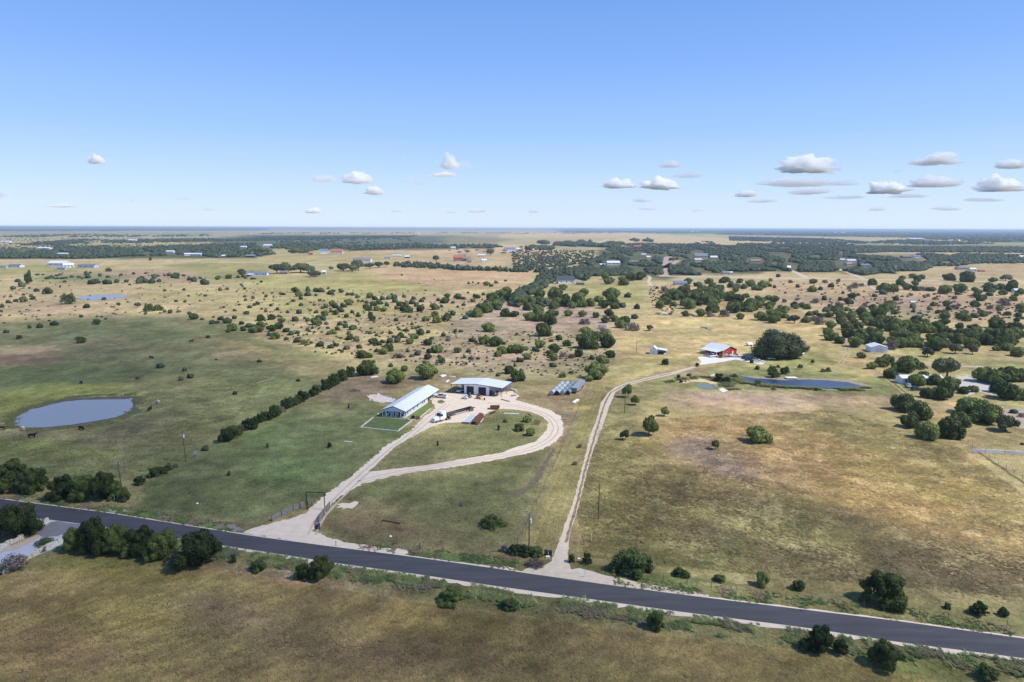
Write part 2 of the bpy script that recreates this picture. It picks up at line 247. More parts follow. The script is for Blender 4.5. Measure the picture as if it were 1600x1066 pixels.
def tint(x, y):
    px, py = proj_np(x, y); r = np.hypot(x, y); sc = np.clip(r/12, 8, 400)
    wn = fbm(x/18, y/18, 3, 3)-.5; wn2 = fbm(x/70, y/70, 11, 4)-.5; wn = np.where(r < 500, wn*.8+wn2*.7, wn2+wn*.2)
    px = np.clip(px, -500, 2100); py = np.where(y > 10, py, 1300)
    C = np.ones((len(x), 3))*np.array(alb((165, 155, 110)))
    for q in PAINT:
        if q[0] == 'p':
            _, pts, c, a, s = q; ys = [p[1] for p in pts]; xs = [p[0] for p in pts]
            k = np.where((py > min(ys)-2*s-3) & (py < max(ys)+2*s+3) & (px > min(xs)-2*s-8) & (px < max(xs)+2*s+8))[0]
            if not len(k): continue
            ky = 2.2 if s > 3 else 4
            d = polydist(px[k], py[k], pts, ky)+wn[k]*2.2*s; wt = np.clip(d/s*.5+.5, 0, 1)
        else:
            _, cx, cy, rx, ry, sk, c, a, s = q
            k = np.where((abs(px-cx) < 1.7*rx) & (abs(py-cy) < 1.7*(ry+abs(sk)*rx)))[0]
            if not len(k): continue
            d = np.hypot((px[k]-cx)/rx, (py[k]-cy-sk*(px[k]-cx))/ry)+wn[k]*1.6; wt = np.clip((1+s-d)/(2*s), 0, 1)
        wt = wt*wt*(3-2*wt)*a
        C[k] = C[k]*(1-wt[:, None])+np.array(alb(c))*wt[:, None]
    n1 = fbm(x/45, y/45, 21, 4); n2 = fbm(x/9, y/9, 31, 3); g = fbm(x/30, y/30, 41, 4)
    b = 1+(n1-.5)*.7+(n2-.5)*.35; b = np.where(r > 3000, 1+(b-1)*.4, b)
    nr_ = np.where(r < 420, 1., np.clip(1.6-r/700, 0, 1)); n3_ = fbm(x/3.4+y/9, y/2.6, 51, 3); b = b*(1+nr_*((n2-.5)*.55+(n3_-.5)*.5))
    C = C*b[:, None]; gw = np.clip((g-.5)*3, -.5, .5)[:, None]
    C = C*(1+gw*np.array([-.08, .02, -.1])); C = (C*.84+C.mean(1, keepdims=True)*.16)*np.array([1.13, 1.06, .92]); return np.clip(C, .01, .8)
# ---------- ground sheet ----------
rad = [3., 20., 45., 70., 85.]; k = 760.0
while k > 2.2:
    rad.append(H*FOC/k); k -= 1.6 if k > 24 else .6
rad += [45000., 62000., 80000.]
rad = sorted(set(rad)); ang = list(np.radians(np.arange(-48, 48.01, .15)))+list(np.radians(np.arange(51, 311, 3.0)))
rad = np.array(rad); ang = np.array(ang)
RR, AA = np.meshgrid(rad, ang, indexing='ij'); gx = (RR*np.sin(AA)).ravel(); gy = (RR*np.cos(AA)).ravel()
na = len(ang); nr = len(rad)
ii, jj = np.meshgrid(np.arange(nr-1), np.arange(na), indexing='ij'); ii = ii.ravel(); jj = jj.ravel(); j2 = (jj+1) % na
Fg = np.stack([ii*na+jj, (ii+1)*na+jj, (ii+1)*na+j2, ii*na+j2], 1)
gm = bpy.data.materials.new('dry_grassland'); gm.use_nodes = True; N, L = nodes(gm); b = N['Principled BSDF']; b.inputs['Roughness'].default_value = .95; b.inputs['Specular IOR Level'].default_value = .1
at = N.new('ShaderNodeAttribute'); at.attribute_name = 'tint'; tc = N.new('ShaderNodeTexCoord')
def noi(scale, det, st=(1, 1, 1), rot=0, ro=.6):
    mp = N.new('ShaderNodeMapping'); mp.inputs['Scale'].default_value = st; mp.inputs['Rotation'].default_value = (0, 0, rot); L.new(tc.outputs['Object'], mp.inputs[0])
    n = N.new('ShaderNodeTexNoise'); n.inputs['Scale'].default_value = scale; n.inputs['Detail'].default_value = det; n.inputs['Roughness'].default_value = ro; L.new(mp.outputs[0], n.inputs['Vector']); return n.outputs[0]
def mr(v, a, b_, c, d):
    m = N.new('ShaderNodeMapRange'); m.inputs[1].default_value = a; m.inputs[2].default_value = b_; m.inputs[3].default_value = c; m.inputs[4].default_value = d; L.new(v, m.inputs[0]); return m.outputs[0]
def mul(a, b_):
    m = N.new('ShaderNodeMath'); m.operation = 'MULTIPLY'; L.new(a, m.inputs[0]); L.new(b_, m.inputs[1]); return m.outputs[0]
fine = noi(2.2, 6, (1, .6, 1), .5); mid = noi(.28, 5, (1, .7, 1), -.3); cl = noi(.9, 4, (1, .8, 1), .2, .7); big = noi(.035, 4)
v = mul(mul(mr(fine, .3, .7, .6, 1.4), mr(mid, .3, .7, .74, 1.26)), mul(mr(cl, .34, .5, .7, 1.06), mr(big, .3, .7, .88, 1.12)))
sc_ = N.new('ShaderNodeVectorMath'); sc_.operation = 'SCALE'; L.new(at.outputs[0], sc_.inputs[0]); L.new(v, sc_.inputs['Scale']); L.new(sc_.outputs[0], b.inputs['Base Color'])
bp = N.new('ShaderNodeBump'); bp.inputs['Strength'].default_value = .6; bp.inputs['Distance'].default_value = .35; L.new(cl, bp.inputs['Height']); L.new(bp.outputs[0], b.inputs['Normal'])
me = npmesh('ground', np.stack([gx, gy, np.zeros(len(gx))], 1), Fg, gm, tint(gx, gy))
go = link('ground', me); tagp(go, 'dry tan and green grassland with patchy fields reaching the horizon', None, None, 'structure')
ctr = MB().add([(rad[0]*math.sin(a), rad[0]*math.cos(a), 0) for a in ang], [tuple(range(na))]).mesh('ground_disc', MT['bark'])

# ---------- sheets laid on the ground ----------
def gravelmat(name, c, c2, scale=1.5, mid_=.5):
    return mat(name, c, .95, var=.0, c2=c2, scale=scale, bump=.15, spec=.1)
GV = mat('caliche_gravel', (.64,.535,.415), .95, var=.08, scale=.5, bump=.15, spec=.1); GV2 = mat('pale_gravel_track', (.52,.44,.34), .95, var=.1, scale=.8, bump=.2, spec=.1); DIRT = mat('reddish_dirt', (.4,.31,.24), .95, var=.2, scale=.7, spec=.1)
AS = mat('asphalt', (.064,.064,.07), .85, var=.22, scale=.35, stretch=(.25, 2, 1), spec=.3); CONC = MT['conc']
def rough_edge(pts, step, amp, seed):
    out = []; n = len(pts); rr = random.Random(seed)
    for i in range(n):
        a = Vector(pts[i]); b_ = Vector(pts[(i+1) % n]); L_ = (b_-a).length; m = max(1, int(L_/step))
        nrm = Vector((-(b_-a).y, (b_-a).x, 0)).normalized()
        for j in range(m): out.append(a.lerp(b_, j/m)+nrm*rr.uniform(-amp, amp)*(1 if j else .4))
    return out
def sheet(name, px, m, z, label, amp=.25, step=1.2, seed=1, world=False, **kw):
    pts = [Vector(p) for p in px] if world else [G(*p) for p in px]
    pts = [Vector((p.x, p.y, 0)) for p in pts]
    if amp: pts = rough_edge(pts, step, amp, seed)
    me = bpy.data.meshes.new(name); bm = bmesh.new(); vs = [bm.verts.new((p.x, p.y, z)) for p in pts]; fc = bm.faces.new(vs); bm.normal_update()
    if fc.normal.z < 0: bmesh.ops.reverse_faces(bm, faces=[fc])
    bmesh.ops.triangulate(bm, faces=bm.faces[:], ngon_method='EAR_CLIP'); bm.to_mesh(me); bm.free(); me.materials.append(m)
    return tagp(link(name, me), label, None, None, kw.get('kind', 'structure'))
def strip(name, px, wd, m, z, label, amp=.15, seed=2, step=1.5):
    c = [G(*p) if len(p) == 2 else Vector(p) for p in px]
    pts = []
    for i in range(len(c)-1):
        n = max(1, int((c[i+1]-c[i]).length/ max(step, (c[i].length)/150)))
        pts += [c[i].lerp(c[i+1], j/n) for j in range(n)]
    pts.append(c[-1]); rr = random.Random(seed); V = []; F = []
    for i, p in enumerate(pts):
        t = (pts[min(i+1, len(pts)-1)]-pts[max(i-1, 0)]).normalized(); nn = Vector((-t.y, t.x, 0)); ww = wd/2
        V += [(p+nn*(ww+rr.uniform(-amp, amp))).xy[:]+(z,), (p-nn*(ww+rr.uniform(-amp, amp))).xy[:]+(z,)]
        if i: F.append((2*i-2, 2*i-1, 2*i+1, 2*i))
    me = bpy.data.meshes.new(name); me.from_pydata(V, [], F); me.update()
    bm = bmesh.new(); bm.from_mesh(me); bm.normal_update()
    for f_ in bm.faces:
        if f_.normal.z < 0: f_.normal_flip()
    bm.to_mesh(me); bm.free(); me.materials.append(m)
    return tagp(link(name, me), label, None, None, 'structure')
# asphalt road: top and bottom edge read along the road
top = [(-500,719),(0,780),(62,788),(170,802),(275,819),(400,838.7),(505,852.8),(655,872),(780,889.5),(811,894.5),(944,913.5),(1060,929),(1262,953.8),(1397,970),(1600,998.5),(1900,1041)]
bot = [(-500,733),(0,801),(62,810.5),(125,818.5),(275,841),(345,852.5),(400,860.5),(530,881),(655,898),(762,914.5),(944,939.5),(1060,956),(1262,981.5),(1397,1003),(1600,1029),(1900,1072)]
T_ = [G(*p) for p in top]; B_ = [G(*p) for p in bot]
def along(poly, n):
    L_ = [0]
    for i in range(len(poly)-1): L_.append(L_[-1]+(poly[i+1]-poly[i]).length)
    out = []
    for k_ in range(n+1):
        s = L_[-1]*k_/n; i = max(j for j in range(len(L_)) if L_[j] <= s+1e-9); i = min(i, len(poly)-2); out.append(poly[i].lerp(poly[i+1], (s-L_[i])/(L_[i+1]-L_[i])))
    return out
def smooth(ps, k_=6):
    for _ in range(k_): ps = [ps[0]]+[(ps[i-1]+ps[i]*2+ps[i+1])/4 for i in range(1, len(ps)-1)]+[ps[-1]]
    return ps
TT = smooth(along(T_, 260)); BB = smooth(along(B_, 260))
def band(name, a, b_, z, m, label, j0=0, j1=0, seed=0):
    rr = random.Random(seed); V = []; F = []
    for i in range(len(a)):
        d = (b_[i]-a[i]).normalized(); V += [(a[i]-d*rr.uniform(0, j0)).xy[:]+(z,), (b_[i]+d*rr.uniform(0, j1)).xy[:]+(z,)]
        if i: F.append((2*i-2, 2*i-1, 2*i+1, 2*i))
    me = bpy.data.meshes.new(name); me.from_pydata(V, [], F); me.materials.append(m); me.update(); return tagp(link(name, me), label, None, None, 'structure')
band('asphalt_road', TT, BB, .07, AS, 'dark two-lane asphalt road crossing the foreground')
off = lambda a, b_, t: [a[i]+(a[i]-b_[i]).normalized()*t for i in range(len(a))]
band('road_shoulder', off(TT, BB, .35), [t+(bb-t)*.1 for t, bb in zip(TT, BB)], .045, GV, 'thin pale gravel shoulder on the far side of the road', .35, 0, 3)
band('road_shoulder', [t+(bb-t)*.9 for t, bb in zip(TT, BB)], off(BB, TT, .8), .045, GV, 'pale gravel shoulder on the near side of the road', 0, .9, 4)
sheet('gravel_driveway', [(380,833),(385,830),(417,820),(437,815),(462,808),(480,800),(500,780),(530,758.7),(555,738.7),(580,717.5),(605,695),(616,690),(644,671),(662,652),(681,639),(676,630),(670,621),(679,614.5),(697,614),(725,615),(762,618.5),(783,614),(800,611),(812,619),(806,625),(819,629),(838,634),(859,641),(876,651),(880,662),(879,679),(868,691),(850,701),(822,710),(800,713.5),(780,718),(700,731.5),(655,736.3),(630,741.3),(605,746.3),(570,755),(550,765),(530,777.5),(510,797.5),(497,820),(487,830),(520,842.5),(555,850),(600,856),(635,860),(637,866),(605,868),(560,862),(500,853),(440,843.5)],
      GV, .05, 'pale caliche driveway curving up from the road to the metal shop', .5, .9, 5)
LAWNM = mat('loop_lawn', alb((118,122,76)), .95, var=.25, scale=.5, spec=.1, bump=.3)
def tintsheet(name, px, z, label, amp, seed):
    o = sheet(name, px, gm, z, label, amp, 1.2, seed); me_ = o.data
    bm = bmesh.new(); bm.from_mesh(me_); bmesh.ops.subdivide_edges(bm, edges=bm.edges[:], cuts=2, use_grid_fill=True); bm.to_mesh(me_); bm.free()
    co = np.array([v.co[:] for v in me_.vertices]); a = me_.attributes.new('tint', 'FLOAT_COLOR', 'POINT'); c = np.ones((len(co), 4), np.float32); c[:, :3] = tint(co[:, 0], co[:, 1]); a.data.foreach_set('color', c.ravel()); return o
tintsheet('loop_lawn', [(577,737.2),(595,720),(617.5,698.7),(647,681.5),(660,674.5),(671,669),(688,662.5),(705,661),(722,660),(739,664),(752,660),(759,647),(775,640),(787,639),(810,641),(829,644),(847,651),(857,660),(855,671),(838,690),(810,697.5),(780,708.7),(730,716.3),(667,727.5),(620,732.5)], .09, 'grassy island inside the driveway loop', .3, 6)
sheet('grass_patch', [(683,627),(690,625),(696,628),(690,631),(684,630)], LAWNM, .09, 'small green patch in the gravel yard by the house', .2)
# right-hand track
sheet('gravel_track', [(815,893.5),(828,886.5),(845,886),(862,877),(872,850),(882,820),(895,787),(907,742),(922,680),(932,656),(939,630),(949,615),(960,606),(979,598.5),(1016,589),(1054,580.5),(1087,571.5),(1089,574),(1054,585),(1016,593.5),(979,603),(962,613),(954,630),(945,655),(937,680),(922,717),(910,767),(900,805),(890,835),(887,875),(892,890),(905,888),(925,893),(945,899),(975,904.5),(1000,911),(1060,922),(1108,930),(1105,935.5),(1060,930),(944,914.5),(880,905.5)], GV2, .05, 'pale gravel track running from the road past the mown strip to the red barn', .18, 1.2, 8)
MW = gm.copy(); MW.name = 'mown_grass'; N, L = nodes(MW); b = N['Principled BSDF']; sc0 = [n for n in N if n.type == 'VECT_MATH'][0]
tcm = N.new('ShaderNodeTexCoord'); mpm = N.new('ShaderNodeMapping'); d0 = G(985, 520)-G(830, 868); mpm.inputs['Rotation'].default_value = (0, 0, math.pi/2-math.atan2(d0.y, d0.x)); wvm = N.new('ShaderNodeTexWave'); wvm.inputs['Scale'].default_value = .17; wvm.inputs['Distortion'].default_value = 1.2; wvm.inputs['Detail Scale'].default_value = .3
L.new(tcm.outputs['Object'], mpm.inputs[0]); L.new(mpm.outputs[0], wvm.inputs[0]); m2 = N.new('ShaderNodeMapRange'); m2.inputs[3].default_value = .93; m2.inputs[4].default_value = 1.04; L.new(wvm.outputs[1], m2.inputs[0]); v2 = N.new('ShaderNodeVectorMath'); v2.operation = 'SCALE'; L.new(sc0.outputs[0], v2.inputs[0]); L.new(m2.outputs[0], v2.inputs['Scale']); L.new(v2.outputs[0], b.inputs['Base Color'])
o_ = tintsheet('mown_strip', [(803,860),(860,868),(880,815),(903,742),(921,680),(938,632),(950,604),(926,600),(902,640),(880,690),(852,752),(826,810)], .03, 'mown grass strip with faint stripes between the lawn and the track', .4, 33); o_.data.materials[0] = MW
sheet('dirt_ditch', [(789,778),(800,772),(816,764),(828,752),(838,738),(850,722),(862,704),(868,700),(862,714),(851,733),(842,750),(833,764),(818,770),(803,777)], mat('dark_soil', (.13,.105,.065), .95, var=.3, scale=.6), .035, 'dark scraped ditch curving across the lawn beside the mown strip', .6, 1, 34)
strip('track_centre_grass', [(884,848),(893,817),(903,782),(914,735),(928,686),(939,650),(946,628),(955,613),(979,601),(1016,591.2),(1050,583)], .65, mat('track_weeds', alb((142,122,92)), .95, var=.2, scale=.5), .09, 'weedy strip down the middle of the gravel track', .15, 9)
sheet('barn_apron', [(1090,558),(1105,557),(1130,560),(1155,557),(1172,560),(1195,567),(1190,570),(1170,566),(1150,562),(1128,566),(1091,571),(1096,566)], mat('white_gravel', (.68,.65,.58), .9, var=.08), .06, 'white gravel pad in front of the red barn', .3)
sheet('road_gravel', [(690,880),(720,880),(760,884),(800,887),(811,892),(780,888.5),(730,882.5)], GV, .055, 'pale gravel spill at the roadside left of the track', .3)
sheet('gravel_patch', [(525,789),(540,786),(556,783),(558,788),(550,795),(535,796)], GV, .04, 'bare pale stony patch in the lawn right of the pipe gate', .9, .8, 12)
sheet('gravel_patch', [(160,790),(185,792),(200,798),(215,800),(205,802),(170,799)], GV, .04, 'bare stony patch at the roadside under the left pole', .6, .8, 13)
sheet('gravel_patch', [(335,818),(365,820),(382,829),(360,830),(335,826)], MT['greywood'], .04, 'grey rubble strewn in the verge left of the driveway mouth', .7, .8, 14)
sheet('limestone_patch', [(572,618),(590,616),(600,619),(612,622),(600,630),(585,627)], mat('crushed_limestone', (.6,.5,.42), .95, var=.2, scale=1), .05, 'spread of crushed white limestone left of the long house', .5, .8, 15)
sheet('concrete_slab', [(595.5,628),(604,622.5),(619,623.5),(613,629.5)], CONC, .12, 'plain pale concrete slab beside the long house', 0)
sheet('gravel_yard', [(1493,590),(1510,588),(1535,596),(1551,600),(1553,604),(1551,618),(1530,612),(1510,620),(1500,612),(1498,600)], mat('grey_gravel', (.5,.46,.41), .95, var=.1), .05, 'pale gravel yard between the trees behind the right-hand house', .4)
sheet('gravel_yard', [(1560,640),(1590,638),(1640,640),(1640,680),(1605,672),(1585,668),(1575,655)], DIRT, .05, 'reddish gravel yard at the right edge', .4)
sheet('white_rock_dam', [(1104,589),(1112,585),(1125,584),(1130,588),(1120,590),(1110,591)], GV, .05, 'patch of pale rock above the small pond', .4)
sheet('rock_slab', [(1122,608),(1130,606.5),(1138,611),(1130,613.5)], mat('white_rock', (.7,.66,.58), .9), .05, 'white rock apron beside the small pond', .2)
sheet('sand_bank', [(1058,597),(1065,593.5),(1090,592),(1105,593),(1118,597),(1135,608),(1120,604),(1105,598),(1085,596.5),(1068,599)], mat('orange_sand', (.62,.45,.26), .95, var=.15), .05, 'orange clay bank behind the small pond', .3)
for px_, wd, lb in (([(-60,407),(130,407),(400,411),(470,413),(545,414.5),(600,417)], 14, 'pale caliche road across the far left fields'), ([(470,412.5),(500,408),(560,400.5)], 6, 'pale lane branching to the far white house'), ([(470,412),(550,408.5),(585,408)], 5, 'pale lane toward the far grey-roofed house'),
    ([(1030,431.5),(1100,432.5),(1200,434.5),(1320,436.5),(1440,438),(1550,440.5),(1640,443)], 17, 'long pale caliche road across the right-hand pasture'), ([(1232,421.5),(1248,428),(1261,435)], 9, 'short pale lane out of the right wood'), ([(1308,419.5),(1318,423.5),(1350,436)], 7, 'curving pale lane out of the wood to the caliche road'), ([(1347,442),(1375,455)], 5, 'pale lane in the scrub pasture'),
    ([(1045,401),(1042,410),(1036,420),(1036,431)], 20, 'wide reddish dirt lane through the dark wood'), ([(1036,419),(1050,412),(1060,407)], 14, 'dirt fork off the wood lane'), ([(1012,431),(1016,434),(1013,440),(1017,446),(1030,450)], 5, 'white driveway curving at the lane end'), ([(920,440.5),(1012,440.5)], 4, 'thin pale lane to the white house with dark roof'), ([(928,382.5),(940,377.5),(952,373.3)], 14, 'pale road climbing the far beige field'), ([(640,411),(680,403.5)], 8, 'pinkish dirt lane in the far field'), ([(700,415),(740,408)], 6, 'pale lane to the red-brick cluster'), ([(1525,572),(1640,590)], 3, 'thin pale lane across the right-hand lawn'),([(1497,572.5),(1528,574)],2.5,'thin white drive behind the right-hand trees')):
    strip('dirt_lane', px_, wd, DIRT if 'dirt' in lb else GV2, .06, lb, wd*.06)
# far light strips: thin belts of open ground between the far woods
RUT = mat('packed_gravel', (.47,.395,.32), .95, var=.12, scale=.8, spec=.1)
def ruts(pts, half, label, wd=.55, z=.058, seed=3, m=None):
    c = smooth(along([G(*p) for p in pts], 60), 8)
    for s_ in (-1, 1):
        q = []
        for i, p in enumerate(c):
            t = (c[min(i+1, 60)]-c[max(i-1, 0)]).normalized(); q.append((p.x-t.y*half*s_, p.y+t.x*half*s_, 0))
        strip('wheel_rut', q, wd, m or RUT, z, label+(', left rut' if s_ > 0 else ', right rut'), .12, seed+s_, 1.2)
ruts([(487,836),(500,808),(528,779),(558,750),(588,724),(618,698),(648,675),(678,648),(700,632)], .9, 'worn wheel track on the main leg of the driveway'); ruts([(560,754),(600,743),(655,732.5),(720,723),(780,713),(830,703),(862,686),(871,668),(858,650),(830,639),(795,632),(760,630)], .9, 'worn wheel track round the driveway loop', seed=8)
TRL = mat('worn_trail', alb((196,176,136)), .95, var=.15, scale=.7, spec=.1); TRD = mat('dark_trail', alb((128,118,80)), .95, var=.2, scale=.7, spec=.1)
strip('cattle_trail', [(-20,556),(20,549),(60,546),(90,540)], 4, TRL, .03, 'pale curved bare bank at the left edge of the cattle slope', 1.2, 5); ruts([(1300,505),(1318,530),(1326,552),(1312,570),(1290,582)], 1.0, 'faint tyre track in the straw field right of the great oak', .6, .03, 5, TRL); ruts([(1355,572),(1390,594),(1420,618),(1436,640)], 1.1, 'faint tyre track beside the right-hand fence', .6, .03, 6, TRL)
strip('reddish_bank', [(1184,507),(1200,512),(1222,519)], 4, DIRT, .03, 'reddish bare bank at the back of the straw field', 1.5, 5); strip('grass_line', [(470,663),(520,660),(585,659)], 1.0, TRD, .03, 'dark mowing line across the left lawn', .4, 5); strip('cattle_trail', [(250,640),(300,625),(360,612),(430,590)], .9, TRL, .02, 'thin cattle trail on the slope right of the pond', .3, 6); strip('field_line', [(1520,700),(1560,728),(1610,762)], 1.2, TRD, .03, 'dark mowing edge along the climbing fence', .4, 7)
strip('field_line', [(935,880),(1000,890),(1100,906),(1250,930),(1400,952)], 1.3, TRD, .02, 'darker grass line along the right-hand road fence', .5, 8)
# concrete drive bottom left
sheet('concrete_drive', [(62,811),(128,819),(122,830),(105,846),(80,860),(45,873),(5,882),(-60,905),(-60,880),(-10,858),(15,853),(35,850),(60,836),(72,822)], mat('pale_concrete', (.47,.47,.5), .85, var=.12, scale=.4), .06, 'pale concrete drive leaving the road at the lower left', .1)
sheet('sandy_edge', [(-60,862),(0,862),(14,854),(30,848),(60,836),(62,840),(40,852),(10,862),(-60,890)], mat('tan_sand', (.5,.4,.31), .95, var=.15), .1, 'tan sandy edge of the concrete drive', .3)
sheet('asphalt_apron', [(60,836),(56,830),(72,822),(78,817),(90,815),(126,820),(112,830),(90,838),(68,840)], mat('worn_asphalt', (.2,.19,.2), .9, var=.12, scale=.4), .1, 'worn grey asphalt apron of the drive', .1)

# ============ water ============
WM = bpy.data.materials.new('pond_water'); WM.use_nodes = True; N, L = nodes(WM); b = N['Principled BSDF']; b.inputs['Base Color'].default_value = (.25,.25,.25, 1); b.inputs['Roughness'].default_value = .3; b.inputs['Specular IOR Level'].default_value = .5
tc = N.new('ShaderNodeTexCoord'); n = N.new('ShaderNodeTexNoise'); n.inputs['Scale'].default_value = 1.2; bp = N.new('ShaderNodeBump'); bp.inputs['Strength'].default_value = .25; bp.inputs['Distance'].default_value = .08
L.new(tc.outputs['Object'], n.inputs['Vector']); L.new(n.outputs[0], bp.inputs['Height']); L.new(bp.outputs[0], b.inputs['Normal'])
WG = mat('murky_water', (.16,.18,.13), .3, spec=.5)
MUD = mat('pond_mud', (.12,.095,.07), .9, var=.3, scale=.4); MUDG = mat('pond_bank', (.3,.26,.17), .9, var=.2, scale=.5)
def grow(pts, k_):
    c = [sum(p[0] for p in pts)/len(pts), sum(p[1] for p in pts)/len(pts)]; return [(c[0]+(p[0]-c[0])*(1+k_/30), c[1]+(p[1]-c[1])*(1+k_/12)) for p in pts]
pondA = [(20.5,662),(22,655),(30,648),(44,642),(47,640),(60,638),(82,632),(100,628),(130,625),(165,624.5),(195,624.2),(201,623),(209,621.5),(205,625.5),(208,632),(207,639),(198,646),(182,652),(150,658),(110,664),(70,668),(40,668.5),(25,666.5)]
sheet('pond_bank', [(a, b_) for a, b_ in [(18,664),(20,655),(28,647),(44,638.5),(80,629),(110,622.5),(160,620),(205,619.5),(214,622),(212,632),(211,641),(198,649),(150,661),(100,667),(50,671),(22,669)]], MUD, .03, 'dark muddy rim of the near left pond', .4)
sheet('pond_water', pondA, WM, .06, 'blue-grey pond in the left pasture with cattle round it', .15, 2)
pondB = [(120,465.5),(128,462.5),(150,460.8),(175,460),(195,461),(199,463),(190,466),(170,468.3),(145,469.5),(128,468.5)]
sheet('pond_bank', grow(pondB, .8), MUDG, .03, 'bank of the far left pond', 1); sheet('pond_water', pondB, WM, .06, 'small blue pond in the far left pasture', .6, 4)
pondC = [(1152,588),(1160,588),(1180,591.5),(1200,592.5),(1225,594.5),(1260,593),(1300,595),(1325,597.5),(1352,604.5),(1350,607.5),(1320,608.5),(1280,607),(1240,604.5),(1200,602.5),(1170,599.5),(1155,594)]
sheet('pond_bank', [(1148,586),(1180,588.5),(1240,590.5),(1300,592),(1330,594.5),(1360,603),(1362,609),(1320,611),(1240,607),(1170,603),(1150,596)], MUDG, .03, 'tan bank of the long right-hand pond', .4)
WB = WM.copy(); WB.node_tree.nodes['Principled BSDF'].inputs['Base Color'].default_value = (.035,.045,.065, 1)
sheet('pond_water', pondC, WB, .06, 'long narrow deep-blue pond beyond the purple-grey bare patch', .3, 2)
sheet('pond_water', [(1086,600),(1100,599),(1115,603),(1124,607.5),(1110,608),(1092,606)], WG, .065, 'tiny murky pond under the orange clay bank', .2)

# ============ vegetation prototypes ============
bm = bmesh.new(); bmesh.ops.create_icosphere(bm, subdivisions=2, radius=1); ICV = np.array([v.co[:] for v in bm.verts]); ICF = np.array([[v.index for v in f.verts] for f in bm.faces]); bm.free()
bm = bmesh.new(); bmesh.ops.create_icosphere(bm, subdivisions=1, radius=1); IC1V = np.array([v.co[:] for v in bm.verts]); IC1F = np.array([[v.index for v in f.verts] for f in bm.faces]); bm.free()
JUN = leafmat('juniper_foliage', (.055,.084,.02), (.215,.26,.07), .2); OAK = leafmat('oak_foliage', (.066,.084,.036), (.19,.21,.09), .2); PALE = leafmat('pale_foliage', (.08,.12,.03), (.17,.21,.07), .35)
DRK = leafmat('dark_broadleaf', (.034,.054,.013), (.135,.18,.045), .22); GREY = leafmat('grey_twigs', (.13,.105,.085), (.25,.2,.17), .1); GRN2 = leafmat('green_shrub_foliage', (.035,.065,.015), (.11,.15,.045), .3)
def crown(name, lobes, n, leaf, m, seed, core=.84, flat=.35, jit=.12):
    g = np.random.default_rng(seed); Lc = np.array([l[:3] for l in lobes]); Lr = np.array([l[3:6] if len(l) > 4 else (l[3],)*3 for l in lobes]); wts = (Lr[:, 0]*Lr[:, 2]); wts = wts/wts.sum()
    N_ = int(n*2.2); li = g.choice(len(Lc), N_, p=wts); d = g.normal(size=(N_, 3)); d /= np.linalg.norm(d, axis=1)[:, None]
    rr = 1+g.normal(size=(N_, 1))*jit; p = Lc[li]+d*Lr[li]*rr
    ok = p[:, 2] > .02
    for j in range(len(Lc)):
        q = np.linalg.norm((p-Lc[j])/Lr[j], axis=1); ok &= (li == j) | (q > .8)
    p = p[ok][:n]; d = d[ok][:n]; k_ = len(p)
    nn = d+g.normal(size=(k_, 3))*.55; nn[:, 2] += flat; nn /= np.linalg.norm(nn, axis=1)[:, None]
    t = np.cross(nn, g.normal(size=(k_, 3))); t /= np.linalg.norm(t, axis=1)[:, None]; b_ = np.cross(nn, t); s = leaf*g.uniform(.6, 1.4, (k_, 1))
    V = np.stack([p+t*s, p+b_*s*.6, p-t*s, p-b_*s*.6], 1).reshape(-1, 3); Fq = np.arange(k_*4).reshape(-1, 4)
    if core:
        cv = []; cf = []; o = len(V)
        for j in range(len(Lc)):
            x = ICV*(1+g.normal(size=(len(ICV), 1))*.07)*Lr[j]*core+Lc[j]; x[:, 2] = np.maximum(x[:, 2], .01); cv.append(x); f3 = ICF+o; cf.append(np.concatenate([f3, f3[:, 2:3]], 1)); o += len(ICV)
        V = np.concatenate([V]+cv)
        me = bpy.data.meshes.new(name); fl = [tuple(q) for q in Fq]+[tuple(q[:3]) for c in cf for q in c]; me.from_pydata(V.tolist(), [], fl); me.update(); me.materials.append(m); return me
    return npmesh(name, V, Fq, m)
def trunkmesh(name, h, r, seed, nb=5, spread=.5, m=None):
    rr = random.Random(seed); mb = MB(); top = Vector((rr.uniform(-.05, .05)*h, rr.uniform(-.05, .05)*h, h*.5)); mb.tube((0, 0, -.02*h), top, r, r*.7, 7)
    for i in range(nb):
        a = 2*math.pi*i/nb+rr.uniform(-.4, .4); e = Vector((math.cos(a)*spread*rr.uniform(.6, 1), math.sin(a)*spread*rr.uniform(.6, 1), h*rr.uniform(.85, 1.15))); mdl = top.lerp(e, .5)+Vector((0, 0, .08*h))
        mb.tube(top-Vector((0, 0, .15*h)), mdl, r*.5, r*.33, 5); mb.tube(mdl, e, r*.33, r*.12, 5)
    return mb.mesh(name, m or MT['bark'])
# every prototype has radius 1 and height about 1 (scaled per plant)
def lob_jun(s):
    g = random.Random(s); L_ = [(0, 0, .5, .62, .62, .48)]
    for i in range(14):
        a = g.uniform(0, 6.28); r_ = g.uniform(.35, .74); q = g.uniform(.18, .38); L_.append((math.cos(a)*r_, math.sin(a)*r_, g.uniform(.2, .66), q, q, q*g.uniform(.7, 1)))
    for i in range(3): L_.append((g.uniform(-.3, .3), g.uniform(-.3, .3), g.uniform(.7, .82), .26, .26, .22))
    return L_
def lob_oak(s, low=.45):
    g = random.Random(s); L_ = [(0, 0, .66, .55, .55, .28)]
    for i in range(11):
        a = g.uniform(0, 6.28); r_ = g.uniform(.35, .72); q = g.uniform(.22, .36); L_.append((math.cos(a)*r_, math.sin(a)*r_, g.uniform(low, .75), q, q, q*.7))
    for i in range(3): L_.append((g.uniform(-.35, .35), g.uniform(-.35, .35), g.uniform(.78, .88), .24, .24, .17))
    return L_
